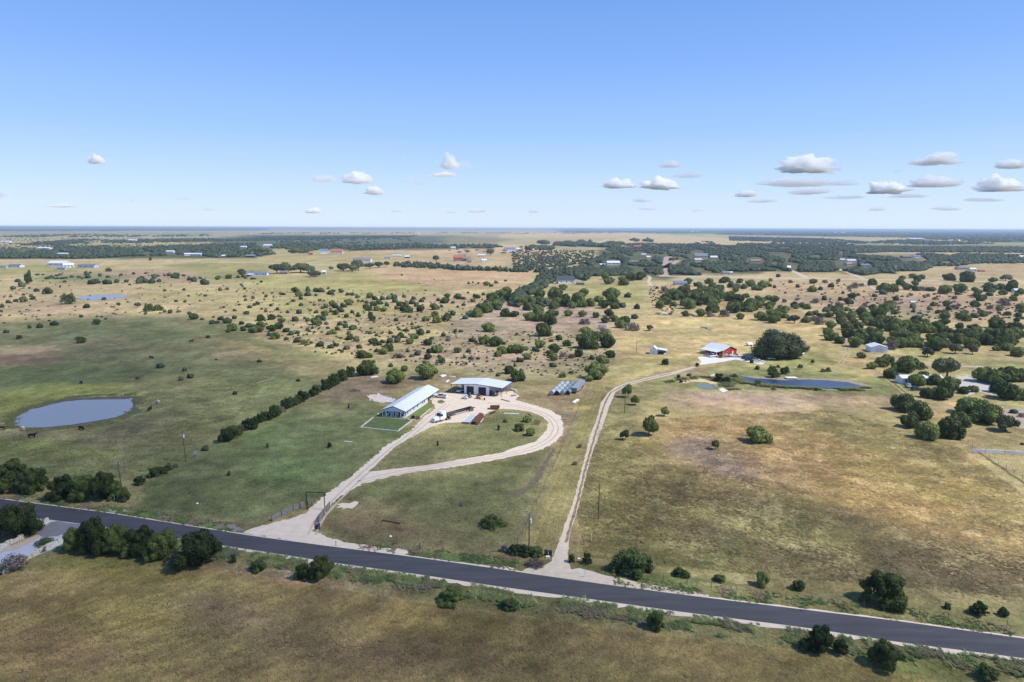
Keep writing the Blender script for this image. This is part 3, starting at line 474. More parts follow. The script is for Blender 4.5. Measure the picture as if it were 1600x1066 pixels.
def lob_wild(s):
    g = random.Random(s); L_ = [(0, 0, .42, .48, .48, .36)]
    for i in range(30):
        z = g.uniform(.1, .88); a = g.uniform(0, 6.28); r_ = g.uniform(.35, .9)*(1-max(0, z-.35)**1.5*1.3); q = g.uniform(.11, .27); L_.append((math.cos(a)*r_, math.sin(a)*r_, z, q*1.1, q*1.1, q*g.uniform(.6, .9)))
    return L_
PRO = dict(
 js=[crown('juniper_bush', lob_jun(i), 420, .13, JUN, i, .88) for i in range(5)],
 jb=[crown('crown', lob_jun(20+i), 1900, .075, JUN, i, .86, jit=.08) for i in range(5)],
 ok=[crown('crown', lob_oak(40+i), 1700, .085, OAK, i, .84) for i in range(3)],
 lj=[crown('crown', lob_oak(60+i, .4), 1600, .08, JUN, i, .86) for i in range(3)],
 big=[crown('crown', lob_wild(70+i), 9000, .036, DRK, i, .85, jit=.14) for i in range(4)],
 mid=[crown('crown', lob_wild(80+i), 2600, .06, GRN2, i, .8, jit=.16) for i in range(3)],
 pl=[crown('crown', lob_wild(90+i), 1300, .075, PALE, i, 0, jit=.2) for i in range(3)],
 gr=[crown('crown', lob_wild(100+i), 1100, .06, GREY, i, .45, jit=.25) for i in range(3)])
TRK = dict(low=trunkmesh('trunk', .9, .07, 1), oak=trunkmesh('trunk', .85, .07, 2, 6, .6), thin=trunkmesh('trunk', .8, .03, 3, 6, .5), multi=trunkmesh('trunk', .8, .035, 4, 8, .6, GREY))

# ============ plant positions read off the photograph: x, y of the blob's centre, half width ============
def parse(s, ox, oy, k_):
    out = []
    for t in s.split(';'):
        t = t.strip()
        if not t: continue
        q = t.split(','); out.append((ox+float(q[0])/k_, oy+float(q[1])/k_, float(q[2])/k_, q[3].strip() if len(q) > 3 else 'j'))
    return out
PL = []
PL += parse("245,455,25;265,480,24;325,480,18;325,450,18;375,455,18;405,455,20;452,442,10;375,485,10;465,472,18;485,458,10;532,460,17;150,475,10;170,478,12;62,492,12;45,472,8;100,472,7;32,402,9;10,415,6;232,520,12;280,505,15;400,517,12;425,520,9;282,545,14;92,548,13;12,538,14;135,572,13;198,540,9;198,590,12;60,585,12;35,570,8;270,590,20;340,580,10;375,590,12;365,545,10;415,565,10;435,555,18;480,540,25;495,555,20;548,550,20;580,530,28;530,580,20;500,595,22;430,600,22;565,615,18;600,590,15;640,610,18;635,495,14;605,480,14;570,480,12;590,478,10;640,520,10;665,522,10;710,490,25;745,505,18;770,530,22;735,540,22;690,555,20;700,570,22;755,570,22;800,575,22;790,505,18;830,500,20;860,500,18;870,520,20;900,540,22;880,565,18;920,570,25;950,575,32;1030,572,28;1000,545,18;975,530,20;940,540,20;925,493,12;985,505,13;1050,505,10;1035,520,16;717,605,18;725,630,24;775,630,8;875,640,14;960,620,12;935,610,6;1062,635,24;1120,605,24;1115,560,28;1160,555,12;1130,640,32;1195,610,22;1190,630,30;1230,600,20;1195,490,22;1180,520,28;1140,515,14;1230,530,12;1260,490,22;1270,500,18;1300,505,14;1355,520,16;1370,490,16;1385,495,18;1420,480,12;1300,545,12;1262,558,10;1325,470,8;1330,410,10;1355,405,8;1390,410,8;1440,415,22;1470,425,12;1500,405,12;1560,395,8;1115,485,8;1060,455,6;950,460,5;912,360,7;1115,388,4;1170,390,4;1020,413,4;30,630,28;98,625,24;145,615,12;160,645,22;245,635,22;325,640,16;375,650,34;420,630,22;390,670,14;440,660,12;530,665,16;560,655,12;560,680,16;600,690,22;625,690,10;625,640,8;510,695,16;450,690,10;480,715,24;450,725,14;355,690,10;365,715,9;320,700,12;335,710,10;285,685,8;258,720,14;190,705,20;218,725,18;20,700,30;30,670,30;100,695,30;145,680,30;80,690,16;120,740,32;85,730,16;190,758,16;255,770,20;300,780,24;345,780,10;412,715,8;400,795,20;500,795,18;580,720,16;585,750,26;625,760,22;695,715,10;715,720,14;755,735,12;790,720,10;840,720,14;895,700,10;938,705,14;835,770,22;790,775,16;730,775,28;770,790,16;880,770,20;905,740,24;860,745,12;975,665,10;980,690,12;1015,685,12;1000,690,9;1030,720,26;990,745,26;960,775,28;1075,715,14;890,755,20;1452,690,40;1170,733,18;1075,780,30;1100,755,12;1245,710,12;1280,710,12;1200,765,14;1195,745,8;1430,770,36;1500,780,42;1350,765,18;1375,780,10;1550,785,14;1310,625,18;1380,600,40;1440,570,44;1500,545,40;1560,600,36;1400,560,30;1480,500,36;1530,480,36;1570,460,36;1590,500,36;1340,600,26;690,530,12;815,545,16;850,480,9;470,585,14;385,620,14;305,630,10;90,590,6;520,620,8", 400, 340, 4)
PL += parse("175,485,38;265,480,50;318,437,27;290,505,30;450,470,36;415,505,50;335,500,30;540,510,30;620,490,56;723,487,22;640,530,32;575,545,40;490,535,36;430,540,36;340,535,38;690,552,20;782,560,20;640,555,30;110,520,40;165,515,30;60,525,40;20,505,40;220,525,30;110,622,38;165,590,42;230,640,48;180,625,42;195,710,55;250,600,36;355,600,28;455,648,36,g;440,605,28;525,612,24;580,643,26;640,632,30;605,600,30;680,670,34;710,640,34;765,620,22;750,680,46,g;860,695,24,o;575,705,38,g;465,712,44;470,780,66;600,780,56;500,750,50;590,745,45;340,788,28;175,792,38;295,752,22;245,770,12;70,765,10;30,730,12;245,730,12;100,560,36;15,605,28;960,520,32;950,450,32,g;1082,605,24;1100,545,44;1180,600,32;1240,605,28,g;1250,570,44;1325,600,36,g;1380,570,44;1425,620,28;1550,620,40;1590,630,30;1490,545,50;1030,490,45;1070,470,50;1130,500,55;1200,510,55;1260,500,55;1290,480,60,g;1350,500,40;1410,510,40;1150,480,50;600,400,30;690,385,26;700,405,34;800,370,36;740,375,34;580,370,30;620,395,20;900,345,24;905,440,10;930,470,9;880,520,6;900,550,7;870,500,6;920,530,6;990,560,6;860,470,5;1010,580,5;940,580,5;1000,540,6;1160,420,20;1250,430,24;1290,440,22;1230,400,26;1490,415,30;1570,420,34;1100,400,30;1340,390,24;1410,430,24,g;1520,440,26;1180,450,26,o;985,495,8;860,480,5;890,485,4;875,530,5;965,545,5;1020,560,5;880,455,5;900,500,6;1015,500,5;945,500,5", 800, 340, 4)
PL += parse("390,675,34;375,720,36;395,745,40;450,770,30;490,680,36;500,725,45;545,780,50;575,720,40;635,705,30;600,760,45;680,770,50;770,775,36;830,785,50;900,780,50;940,775,30;1045,780,50;1030,795,45;1098,735,30;1185,760,45;1230,720,40;1240,750,50;1300,760,50;1300,710,40;1380,712,28;1350,760,45;1420,740,50;1470,745,60;1520,780,40;1545,690,50;1540,720,40;1590,730,30;450,610,34;465,640,20;530,650,28;520,610,32;585,600,40;620,650,40;610,620,36;690,610,44;700,650,50;760,660,50;800,680,55;850,705,28,o;860,670,45;925,645,36;930,700,50;985,655,24;985,690,50;1050,690,44;1085,695,36;1100,655,30;35,640,36;20,600,30;60,610,34;105,615,24;165,640,38,o;240,640,30;290,630,30,g;320,645,40,g;75,555,20,g;165,545,28;210,550,22;245,558,18;360,585,32,o;390,560,18;440,545,30,g;350,505,20;360,610,14,g;655,565,25;740,565,36;760,550,40;728,565,30;800,508,20;905,555,20;718,470,20;665,488,14;562,482,12;468,470,12;525,490,28;500,525,28;455,510,16;440,540,14;275,450,28;328,447,14;395,425,20;185,430,14;282,400,24;62,365,15;40,435,12;10,425,14;505,440,18,g;540,425,30,g;585,420,20,g;650,405,32;870,435,30;730,440,44;780,445,34;920,445,22;965,442,28,g;1015,448,22;1105,455,40;1200,448,42;1290,448,18;1130,375,35;1240,375,50;1405,390,24;1530,408,26;1165,500,20,g;1185,475,14;1345,495,28,g;1385,480,18;1480,525,44,g;1580,560,28;1295,545,26;1130,570,18;1170,560,26,g;1390,560,25,g;1295,615,22;1425,665,50;1045,505,18,g;1000,488,16,g;975,490,12,g;890,480,16,g;605,545,22,g;140,400,18,g;355,400,20,g;440,395,18,g;15,390,18,g;820,400,22,o;940,400,24,o;1440,440,12;1520,440,40;1450,435,30;1410,455,16,g;100,520,20,g;180,510,16,g;290,520,26,g;560,690,16;1010,575,20,o;1100,600,30,o", 1200, 340, 4)
PL += parse("545,320,35;600,295,50;645,280,45;670,375,48;790,320,76;720,330,50;880,320,40,p;1060,350,105,O;850,420,58;900,400,52;930,510,52;1030,520,58;1080,450,62;980,420,50;1180,490,38;1250,480,36;1300,390,68;1400,400,78;1500,380,76;1470,500,84;1560,520,60;1420,470,60;1580,380,60;1340,360,50;770,585,78;870,640,88;810,710,64;930,775,82;1080,760,94;1150,695,64;1200,600,88;1330,655,98;1290,620,78;1470,730,78,o;470,250,28;930,230,45,o;1120,205,50,o;1240,215,40,o;990,180,60;1045,165,45;1230,165,50;1400,200,25;1560,225,50;1010,130,50;1190,105,50,o;1330,140,56;1430,150,50,p;1480,190,40;1370,110,50;1480,110,56;680,175,50,g;740,110,60;830,130,50;820,150,40;1527,635,22;1580,660,26,g", 1240, 500, 4.442)
PL += parse("112,395,16;82,440,16;180,385,20,T;140,420,22;230,455,15;300,462,28;205,505,14;195,490,12;150,515,25;100,520,14;52,527,14;12,555,16;10,585,8;148,482,10;68,493,10;185,440,8;430,515,46,p;545,555,18;650,508,12;740,540,14,p;860,550,22,o;930,568,34,p;985,565,32,p;1030,585,14;1062,590,16;1117,587,11;508,618,12;310,610,9;308,645,8;338,662,22;250,678,20;185,687,10;40,712,16;605,655,25,p;505,765,34,p;120,750,18,p;1185,600,14;1215,622,26;1262,635,9;1335,622,8;1325,655,18;1360,655,13;1382,632,16;1422,648,22;1450,690,34;1510,660,16;1520,698,20;1425,712,12;1465,625,16;1555,675,20;1585,705,28;1590,680,16;1300,745,13;1540,595,17;1467,580,10;1560,560,12;1535,515,10;1530,493,10;1582,500,15;1495,545,8;1590,545,12;1250,520,7;1155,525,11;1100,522,10;1285,488,10;1030,455,12;1150,450,10;1375,450,14;1430,370,22,p;1360,380,16;1515,355,24,o;1280,408,22;1215,390,20;1190,385,14;1100,362,26;1150,362,10;1060,358,14;1028,360,8;835,350,10;912,348,8;678,328,18,p;625,365,9;678,370,11;570,405,22;605,400,22;670,405,22;550,372,14;540,345,12;565,345,8;515,380,8;297,380,11;320,378,6;345,382,7;270,357,7;870,400,22;910,396,22;950,400,22;810,418,8;965,400,10;995,395,14;730,400,16;790,398,14;940,265,9,o;1530,445,10;1420,445,12;1510,420,10;405,400,12,p;1180,490,8;1400,560,8;1410,590,7;185,678,9", 0, 340, 4)
PL += parse("925,198,84;1165,265,82;1425,225,92;1240,193,35;1123,165,20;980,135,20;885,75,50;940,85,32;1010,40,24;860,10,24;750,20,24;625,10,22;28,130,16;352,290,18;495,52,9;590,57,10;633,68,10;718,48,18;1065,50,40;1100,25,40;1265,45,15;1350,65,28;1160,85,14;1200,90,24;1300,85,16;1435,95,32;1450,45,26;1490,35,34;1540,30,26;1545,125,32;1525,88,14;1415,145,24", 400, 540, 5.333)
PL += parse("130,35,44;295,42,30;385,45,22;160,125,32;352,95,18;408,107,20;465,108,14;368,150,14;630,72,32;660,45,45;740,35,48;800,33,48;860,25,26;810,122,28;880,93,38;770,165,16;675,160,10;725,205,48;960,40,20;935,30,22;1065,65,36;1100,32,54;1095,100,40;1090,165,26;1175,72,38,g;1245,85,36,g;1305,68,42;1308,20,17;1415,103,24;1495,118,52;1570,75,44;1455,222,90;1240,222,18;1165,248,30;1390,278,34;790,255,68;630,245,20;285,155,8;693,628,20;872,615,38;810,685,44;905,725,42", 660, 540, 5.333)
for x0_, y0_, x1_, y1_, n_, ra, rb in ((1030,453,1150,478,34,5,9),(1150,462,1215,486,20,4,8),(1040,446,1130,455,14,4,7),(1410,505,1600,530,26,6,10),(1340,508,1420,525,10,5,9),(1130,436,1190,452,10,4,7),(1400,430,1440,452,8,4,7),(1540,446,1600,456,10,4,7),(850,468,960,480,12,5,9),(1255,482,1400,505,18,5,8),(1440,472,1600,500,20,4,8),(1180,478,1300,500,14,4,7),(1500,455,1600,470,8,4,7)):
    g_ = random.Random(int(x0_))
    for _ in range(n_): PL.append((g_.uniform(x0_, x1_), g_.uniform(y0_, y1_), g_.uniform(ra, rb), 'n'))
# hedge along the pasture fence, nearest the lawn
for i in range(30):
    t = i/29; PL.append((352+(546-352)*t+R.uniform(-2, 2), 682-99*t**1.03+R.uniform(-2, 1), 9.5-2.5*t+R.uniform(-2, 1.5), 'h' if i % 9 != 4 else 'g'))
PL += [(1118,694,8.5,'L'),(1184.5,680,18,'j'),(1014,663,17,'L'),(977,677.5,10,'L'),(992,624,9,'L'),(981,610,11,'L'),(1038,641,9,'L'),(321,701,5,'j'),(1125,545,0,'x'),(1137,545,0,'x')]
PL = [q for q in PL if q[3] != 'x']
PL += [(250,571.5,5.5,'j'),(288,577.5,4,'j'),(297.5,588,5,'j'),(283,592,4.5,'j'),(215,590.5,3.5,'j'),(367,614.5,3.5,'j'),(1036,543.5,0,'x')][:6]
# pond-side and yard saplings by the red barn
PL += [(1138,543,4.5,'j'),(1207,577,7,'p'),(1183,575,4,'j'),(1216,573,4,'L'),(1209,585,9,'m'),(1226,580,8,'m'),(1148,588,5,'p'),(1184,598,6,'p'),(1250,572,5,'L'),(1294,578,5,'p'),(1286,579,4,'p'),(1165,559,4,'p'),(1174,565,4,'m'),(1124,591,9,'m'),(1136,594,7,'m'),(1040,566,7,'m'),(1060,589,4,'m'),(1077,586,3,'j'),(1089,570.5,4,'m'),(1064,596,3,'j'),(1209,607,4,'g'),(1275,609,3,'m'),(1270,565,4,'L')]
# clumps in the fields further right and near the road
NEAR = [ # x base, y base, half width px, height px, prototype kind, label, (name, category)
 (30,842,38,56,'big','large dark broadleaf tree at the left edge beside the concrete drive','tree'), (-20,838,30,50,'big','dark tree cut by the left edge beside the concrete drive','tree'),
 (150,866,27,64,'big','tall dark tree beside the concrete drive, leftmost of the roadside thicket','tree'), (118,862,20,36,'big','low dark tree over the end of the concrete drive','tree'), (184,866,24,50,'big','dark tree second from the left in the roadside thicket','tree'), (222,868,26,48,'big','dark tree in the middle of the roadside thicket','tree'), (252,876,26,50,'big','dark tree right of the middle of the roadside thicket','tree'), (310,887,38,58,'big','broad round tree at the right end of the roadside thicket','tree'), (278,888,16,24,'gr','grey leafless shrub between the two right-hand thicket trees','shrub'), (200,868,22,30,'big','low dark bush low in the roadside thicket','bush'),
 (12,768,34,50,'big','dark tree at the far left beyond the road','tree'), (52,770,26,42,'big','dark tree beyond the road, second from the left edge','tree'), (100,780,24,36,'big','dark tree beyond the road, left end of the long clump','tree'), (130,782,26,42,'big','dark tree in the middle of the long clump beyond the road','tree'), (163,782,25,46,'big','dark tree in the long clump next to the left utility pole','tree'), (183,780,16,26,'big','dark bush at the foot of the left utility pole','bush'), (194,784,11,14,'mid','small round bush by two white marker posts','bush'),
 (218,758.5,9,14,'big','round dark bush right of the left utility pole','bush'), (240,746,11,14,'mid','scrubby bush, lowest along the pasture fence','bush'), (254,741,9,11,'big','small dark bush second lowest along the pasture fence','bush'), (264,735,7,10,'big','small dark bush below the tall utility pole','bush'), (274,731,5,6,'gr','grey scrub just below the tall utility pole','bush'),
 (502,906,21,36,'big','dark round bush on the near side of the road opposite the driveway','bush'), (474,905,14,22,'mid','lighter bush left of the dark roadside bush','bush'), (404,893,16,16,'mid','green bush low on the near verge, left of the others','bush'), (365,880,5,14,'mid','small pointed shrub right of the roadside thicket','bush'),
 (988,896,30,32,'mid','large green bush beside the roadside right of the gravel track','bush'), (963,893,13,16,'mid','left shoulder of the large green roadside bush','bush'), (1011,893,11,18,'mid','right shoulder of the large green roadside bush','bush'), (918,881,8,16,'mid','small upright green bush right of the track mouth','bush'), (893,879,6,12,'mid','thin green bush at the edge of the track mouth','bush'),
 (1191,916,11,22,'jb','small dark juniper alone on the far verge of the road','bush'), (1382,945,36,56,'big','big dark tree on the far verge of the road at right','tree'), (1350,942,10,16,'big','dark shrub touching the left of the big verge tree','bush'),
 (1125,909,12,9,'mid','low green scrub on the far verge left of the small juniper','bush'), (1063,901,14,10,'mid','low grey-green scrub right of the large roadside bush','bush'), (1248,922,13,13,'mid','low green scrub right of the small dark juniper','bush'), (1530,961,16,18,'mid','green bush on the far verge near the right edge','bush'), (1568,963,8,12,'mid','small green bush on the far verge, rightmost','bush'), (1480,951,7,8,'mid','tiny green bush on the far verge past the big tree','bush'),
 (1281,1020,24,46,'big','tall grey-green bush on the near verge at right','bush'), (1257,1016,12,16,'big','low dark bush left of the tall near verge bush','bush'), (1313,1022,13,22,'big','small bush right of the tall near verge bush','bush'), (1384,1044,26,38,'big','round grey-green bush near the bottom right','bush'), (1542,1062,16,22,'mid','green bush at the bottom right corner','bush'),
 (706,943,25,19,'big','low flat dark green bush under the road near the centre','bush'), (1023,983,14,24,'mid','green bush on the near verge right of centre','bush'), (796,951,15,13,'mid','dull grey-green bush on the near verge below the track mouth','bush'),
 (790,862,8,10,'gr','grey scrub left of the hedge under the road pole','bush'), (806,866,14,14,'big','dark bush at the left end of the row under the road pole','bush'), (822,868,13,15,'big','dark bush at the foot of the road pole','bush'), (838,870,13,15,'big','dark bush at the right end of the row under the road pole','bush'), (836,886,15,12,'gr','grey-green scrub below the row under the road pole','bush'), (768,824,21,16,'pl','pale yellow-green spreading shrub alone on the dark lawn','bush'),
 (1218,563,46,42,'OAKBIG','',''), (1175,560,16,17,'','',''), (70,852,14,9,'pl','tuft of green shrub left along the concrete drive','bush'), (22,892,21,22,'gr','grey-leaved shrub on the right-hand stone wall of the drive','bush'), (66,862,9,8,'gr','small silvery shrub on the stone wall of the drive','bush'), (40,838,15,12,'mid','green shrub row between the wall and the drive','bush'),
 (543,783,3,4,'x','',''), (515,700,3,9,'mid','thin sapling in the middle of the left lawn','sapling'), (358,744,3,8,'pl','sparse sapling low in the left lawn','sapling'), (418,700,2.4,7,'pl','thin sapling high in the left lawn','sapling'), (545,638,2,7,'mid','thin sapling left of the long white house','sapling'), (684,697,2,8,'mid','thin sapling in the loop lawn','sapling'), (779,673,2.4,9,'mid','thin dark sapling in the loop lawn below the rusty trailer','sapling'), (722,791,3,6,'gr','scrubby sapling in the dark lawn','sapling'), (905,700,5,5,'gr','thin grey sapling in the mown strip','sapling'), (898,727,5,5,'gr','small grey sapling in the mown strip, nearer','sapling'),
 (1236,561,28,26,'ok','broad dark oak crown right of the great oak','tree')]
NEAR = [q for q in NEAR if q[4] not in ('x', '') and q[4] != 'OAKBIG']

# ---------- landmarks used in the words of a label ----------
LM = [(640,630,'the long white house'),(748,605,'the metal shop'),(885,612,'the stack of teal tanks'),(780,690,'the driveway loop'),(1026,547,'the small white shed'),(1128,545,'the red barn'),(1218,545,'the great oak'),(1250,600,'the long right pond'),(1372,545,'the grey metal shed'),(1435,592,'the mobile home'),(1555,706,'the white rail fence'),(115,645,'the near left pond'),(158,465,'the far left pond'),(92,413,'the far barns'),(395,427,'the long far shed'),(440,425,'the far oak clump'),(884,438,'the dark-roofed house'),(958,411,'the pale wood hall'),(1062,443,'the grey house'),(1470,440,'the right caliche road'),(1350,440,'the lane junction'),(1238,422,'the short wood lane'),(1103,512,'the lone flatbed'),(1042,492,'the junk row'),(660,445,'the bare dry field'),(500,480,'the juniper pasture'),(620,490,'the thick juniper patch'),(560,530,'the near juniper pasture'),(700,520,'the pasture corner'),(760,540,'the scrub lot'),(850,560,'the scrub lot centre'),(930,520,'the dense scrub clump'),(450,515,'the pasture shade line'),(300,520,'the cattle slope'),(1100,690,'the grey bare patch'),(1185,680,'the lone field juniper'),(975,640,'the field utility pole'),(1480,500,'the right juniper belt'),(1400,480,'the grey scrub flat'),(1560,580,'the right gravel yard'),(60,440,'the left pasture'),(250,440,'the pinkish field'),(1590,455,'the right-edge cars')]
def near_lm(x, y):
    best = None
    for lx, ly, n_ in LM:
        d = math.hypot(x-lx, (y-ly)*2.2)
        if best is None or d < best[0]: best = (d, lx, ly, n_)
    d, lx, ly, n_ = best; dx, dy = x-lx, (y-ly)*2.2
    if abs(dx) < 9 and abs(dy) < 14: return 'at', n_
    return (('right of' if dx > 0 else 'left of') if abs(dx) > abs(dy) else ('in front of' if dy > 0 else 'behind')), n_
ORD = ['leftmost','second','third','fourth','fifth','sixth','seventh','eighth','ninth','tenth','eleventh','twelfth']
KINDS_ = {'j': ('juniper','green'), 'g': ('leafless shrub','grey'), 'p': ('feathery tree','pale green'), 'o': ('oak','grey-green'), 'O': ('oak','brown-tinged'), 'L': ('bare-trunked juniper','green'), 'h': ('hedge tree','dark green'), 'n': ('thicket tree','dark green'), 'm': ('bush','green'), 'T': ('poplar','upright')}
PL.sort(key=lambda q: -q[2]); rec = []; nj = 0; rest = []
for (x, y, r_, k_) in PL:
    if k_ == 'j':
        nj += 1
        if nj > 296: rest.append((x, y, r_)); continue
    rec.append((x, y, r_, k_))
buck = {}
for q in rec:
    x, y, r_, k_ = q; rel, lm = near_lm(x, y); m_ = r_*PXM(x, y+.6*r_); sz = 'tiny' if m_ < 1.1 else 'small' if m_ < 2 else 'medium' if m_ < 3.4 else 'large'
    buck.setdefault((KINDS_[k_], rel, lm, sz), []).append(q)
def place(name, crown_me, trunk_me, x, y, r_m, h_m, label, cat, group, small=False, z0=0, rz=None):
    g = G(x, y); rz = R.uniform(0, 6.28) if rz is None else rz
    if small:
        o = link(name, crown_me, None, (g.x, g.y, -.03*h_m), rz, (r_m, r_m*R.uniform(.85, 1.1), h_m)); return tagp(o, label, cat, group)
    t = thing(name, label, cat, (g.x, g.y, 0), rz, group)
    link('crown', crown_me, t, (0, 0, z0), 0, (r_m, r_m*R.uniform(.88, 1.1), h_m)); link('trunk', trunk_me, t, (0, 0, 0), 0, (r_m, r_m, h_m)); return t
b2_ = {}
for (kd, rel, lm, sz), qs in buck.items():
    if len(qs) > 12:
        qs.sort(key=lambda q: q[1]); n_ = -(-len(qs)//12); k_ = -(-len(qs)//n_); nm_ = {2: ['farther', 'nearer'], 3: ['farthest', 'middle', 'nearest']}.get(n_, ['farthest', 'farther', 'nearer', 'nearest'])
        for i in range(n_): b2_[(kd, rel, lm, nm_[min(i, len(nm_)-1)]+' '+sz)] = qs[i*k_:(i+1)*k_]
    else: b2_[(kd, rel, lm, sz)] = qs
for (kd, rel, lm, sz), qs in b2_.items():
    qs.sort(key=lambda q: q[0]); n_ = len(qs)
    for i, (x, y, r_, k_) in enumerate(qs):
        noun, adj = kd
        if len(lm.split()) > 3: adj = adj.split()[-1].split('-')[-1]
        if n_ == 1: lb = f'{sz} {adj} {noun} {rel} {lm}'
        elif n_ <= 12:
            o_ = 'rightmost' if i == n_-1 and i > 0 else ORD[i]
            lb = f'{o_}{"" if o_ in ("leftmost","rightmost") else " from left"} of the {sz} {adj if len(lm.split()) < 5 else ""} {noun}s {rel} {lm}'.replace('  ', ' ')
        else: lb = f'{sz} {adj} {noun} among many {rel} {lm}'
        if len(lb.split()) > 16: lb = lb.replace(' '+adj+' ', ' ')
        if len(lb.split()) > 16: lb = lb.replace(' from left of the ', ' ')
        gp = f'{noun}s {rel} {lm}'
        yb = y+.55*r_; s = PXM(x, yb); rm = r_*s; c = {'j': 1.35, 'g': 1.2, 'p': 1.35, 'o': 1.4, 'O': 1.35, 'L': 2.1, 'n': 1.3, 'h': 1.9, 'm': 1.4, 'T': 3.6}[k_]; hm = rm*c*R.uniform(.9, 1.1)
        if k_ == 'j':
            if rm > 3.2 or r_ > 8: place('juniper_tree' if rm > 2.4 else 'juniper_bush', R.choice(PRO['jb']), TRK['low'], x, yb, rm*1.1, hm, lb, 'juniper', gp)
            else: place('juniper_bush', R.choice(PRO['js']), None, x, yb, rm*1.15, hm*1.05, lb, 'juniper', gp, True)
        elif k_ == 'L': place('juniper_tree', R.choice(PRO['lj']), TRK['low'], x, y+r_*1.0, rm*.86, hm*.8, lb, 'juniper', gp)
        elif k_ == 'n': place('thicket_tree', R.choice(PRO['jb']), TRK['low'], x, yb, rm*1.1, hm, lb, 'tree', gp)
        elif k_ == 'h': place('hedge_tree', R.choice(PRO['big' if r_ > 9 else 'mid']), TRK['low'], x, y+r_*.8, rm*1.1, hm, lb, 'tree', gp)
        elif k_ in 'oO': place('oak_tree', R.choice(PRO['ok']), TRK['oak'], x, yb, rm, hm, lb, 'oak', gp)
        elif k_ in 'pT': place('pale_tree', R.choice(PRO['pl' if k_ == 'p' else 'mid']), TRK['thin'], x, yb+(r_ if k_ == 'T' else 0), rm*1.05, hm, lb, 'tree', gp)
        elif k_ == 'm': place('shrub', R.choice(PRO['mid']), TRK['thin'], x, yb, rm, hm, lb, 'bush', gp)
        else: place('leafless_shrub', R.choice(PRO['gr']), TRK['multi'], x, yb, rm, hm, lb, 'shrub', gp)
for x, y, rw, hp, k_, lb, cat in NEAR:
    s = PXM(x, y); nm = {'tree': 'broadleaf_tree', 'sapling': 'sapling', 'shrub': 'leafless_shrub', 'bush': 'bush'}[cat]
    hp *= .88 if y > 740 and hp > 38 else 1
    place(nm, R.choice(PRO[k_]), TRK['multi' if k_ == 'gr' else 'low' if k_ in ('big', 'jb') else 'thin'], x, y-.12*rw, rw*s*1, hp*s*1.02, lb, cat, None)
# the great oak by the red barn: built wide, crown nearly to the ground
OBIG = crown('crown', [(0,0,.5,.55,.45,.42)]+[(math.cos(a)*r_, math.sin(a)*r_*.8, z, q, q, q*.9) for a, r_, z, q in [(random.Random(i).uniform(0,6.28), random.Random(i+50).uniform(.35,.72), random.Random(i+90).uniform(.2,.72), random.Random(i+140).uniform(.2,.34)) for i in range(20)]], 7000, .034, OAK, 5, .86)
place('great_oak', OBIG, TRK['oak'], 1216, 559, 44*PXM(1216, 559), 41*PXM(1216, 559), 'huge dark spreading oak right of the red barn, biggest tree in view', 'oak', None, rz=.3)
# ============ stuff: plants nobody could count ============
def blobs(name, items, m, label, seed, sub=IC1V, fc=IC1F, cols=None):
    g = np.random.default_rng(seed); V = []; Fc = []; Cc = []; nv = len(sub)
    A = np.array(items); n_ = len(A)
    base = sub[None]*(1+g.normal(size=(n_, nv, 1))*.22); base[:, :, 2] = np.maximum(base[:, :, 2], -.55)
    sc = A[:, None, 2:3]*g.uniform(.8, 1.2, (n_, 1, 3)); hh_ = A[:, None, 3:4]
    X = base*sc; X[:, :, 2:3] = (base[:, :, 2:3]+.55)/1.55*hh_; X[:, :, :2] += A[:, None, :2]
    V = X.reshape(-1, 3); Fc = (fc[None]+np.arange(n_)[:, None, None]*nv).reshape(-1, 3)
    c = cols[g.integers(0, len(cols), n_)]*g.uniform(.7, 1.3, (n_, 1)); C = np.repeat(c, nv, 0)
    me_ = npmesh(name, V, Fc, m, C); return tagp(link(name, me_), label, None, None, 'stuff')
FT = leafmat('woodland_foliage', (0,0,0), (0,0,0), .12, attr=True)
WOODC = 1.35*np.array([(.028,.046,.018),(.038,.055,.022),(.05,.066,.03),(.03,.042,.02),(.06,.07,.036),(.034,.05,.026)])
def inpoly(x, y, pts):
    c = False; n_ = len(pts)
    for i in range(n_):
        x1, y1 = pts[i]; x2, y2 = pts[(i+1) % n_]
        if (y1 > y) != (y2 > y) and x < (x2-x1)*(y-y1)/(y2-y1)+x1: c = not c
    return c
def wood(name, label, pts, dens, rm=(3.2, 5.2), hm=(3.5, 6), seed=1, holes=(), gap=.0, minpx=1.1):
    rr = random.Random(seed); xs = [p[0] for p in pts]; ys = [p[1] for p in pts]; out = []; area = (max(xs)-min(xs))*(max(ys)-min(ys)); n_ = int(area*dens)
    for _ in range(n_):
        x = rr.uniform(min(xs), max(xs)); y = rr.uniform(min(ys), max(ys))
        if not inpoly(x, y, pts) or any(((x-h[0])/(h[2]*1.15))**2+((y-h[1]-2)/(h[3]*1.35+1))**2 < 1 for h in holes): continue
        g = G(x, y)
        if gap and vnoise(np.array([g.x/(16.+g.y/110)]), np.array([g.y/(34.+g.y/40)]), seed)[0] < gap: continue
        s = PXM(x, y); r_ = max(rr.uniform(*rm), minpx*s*rr.uniform(.8, 1.6)); h_ = rr.uniform(*hm)*(1+min(.5, s/20)); out.append((g.x, g.y, r_, h_))
    if out: blobs(name, out, FT, label, seed, cols=WOODC)
    return len(out)
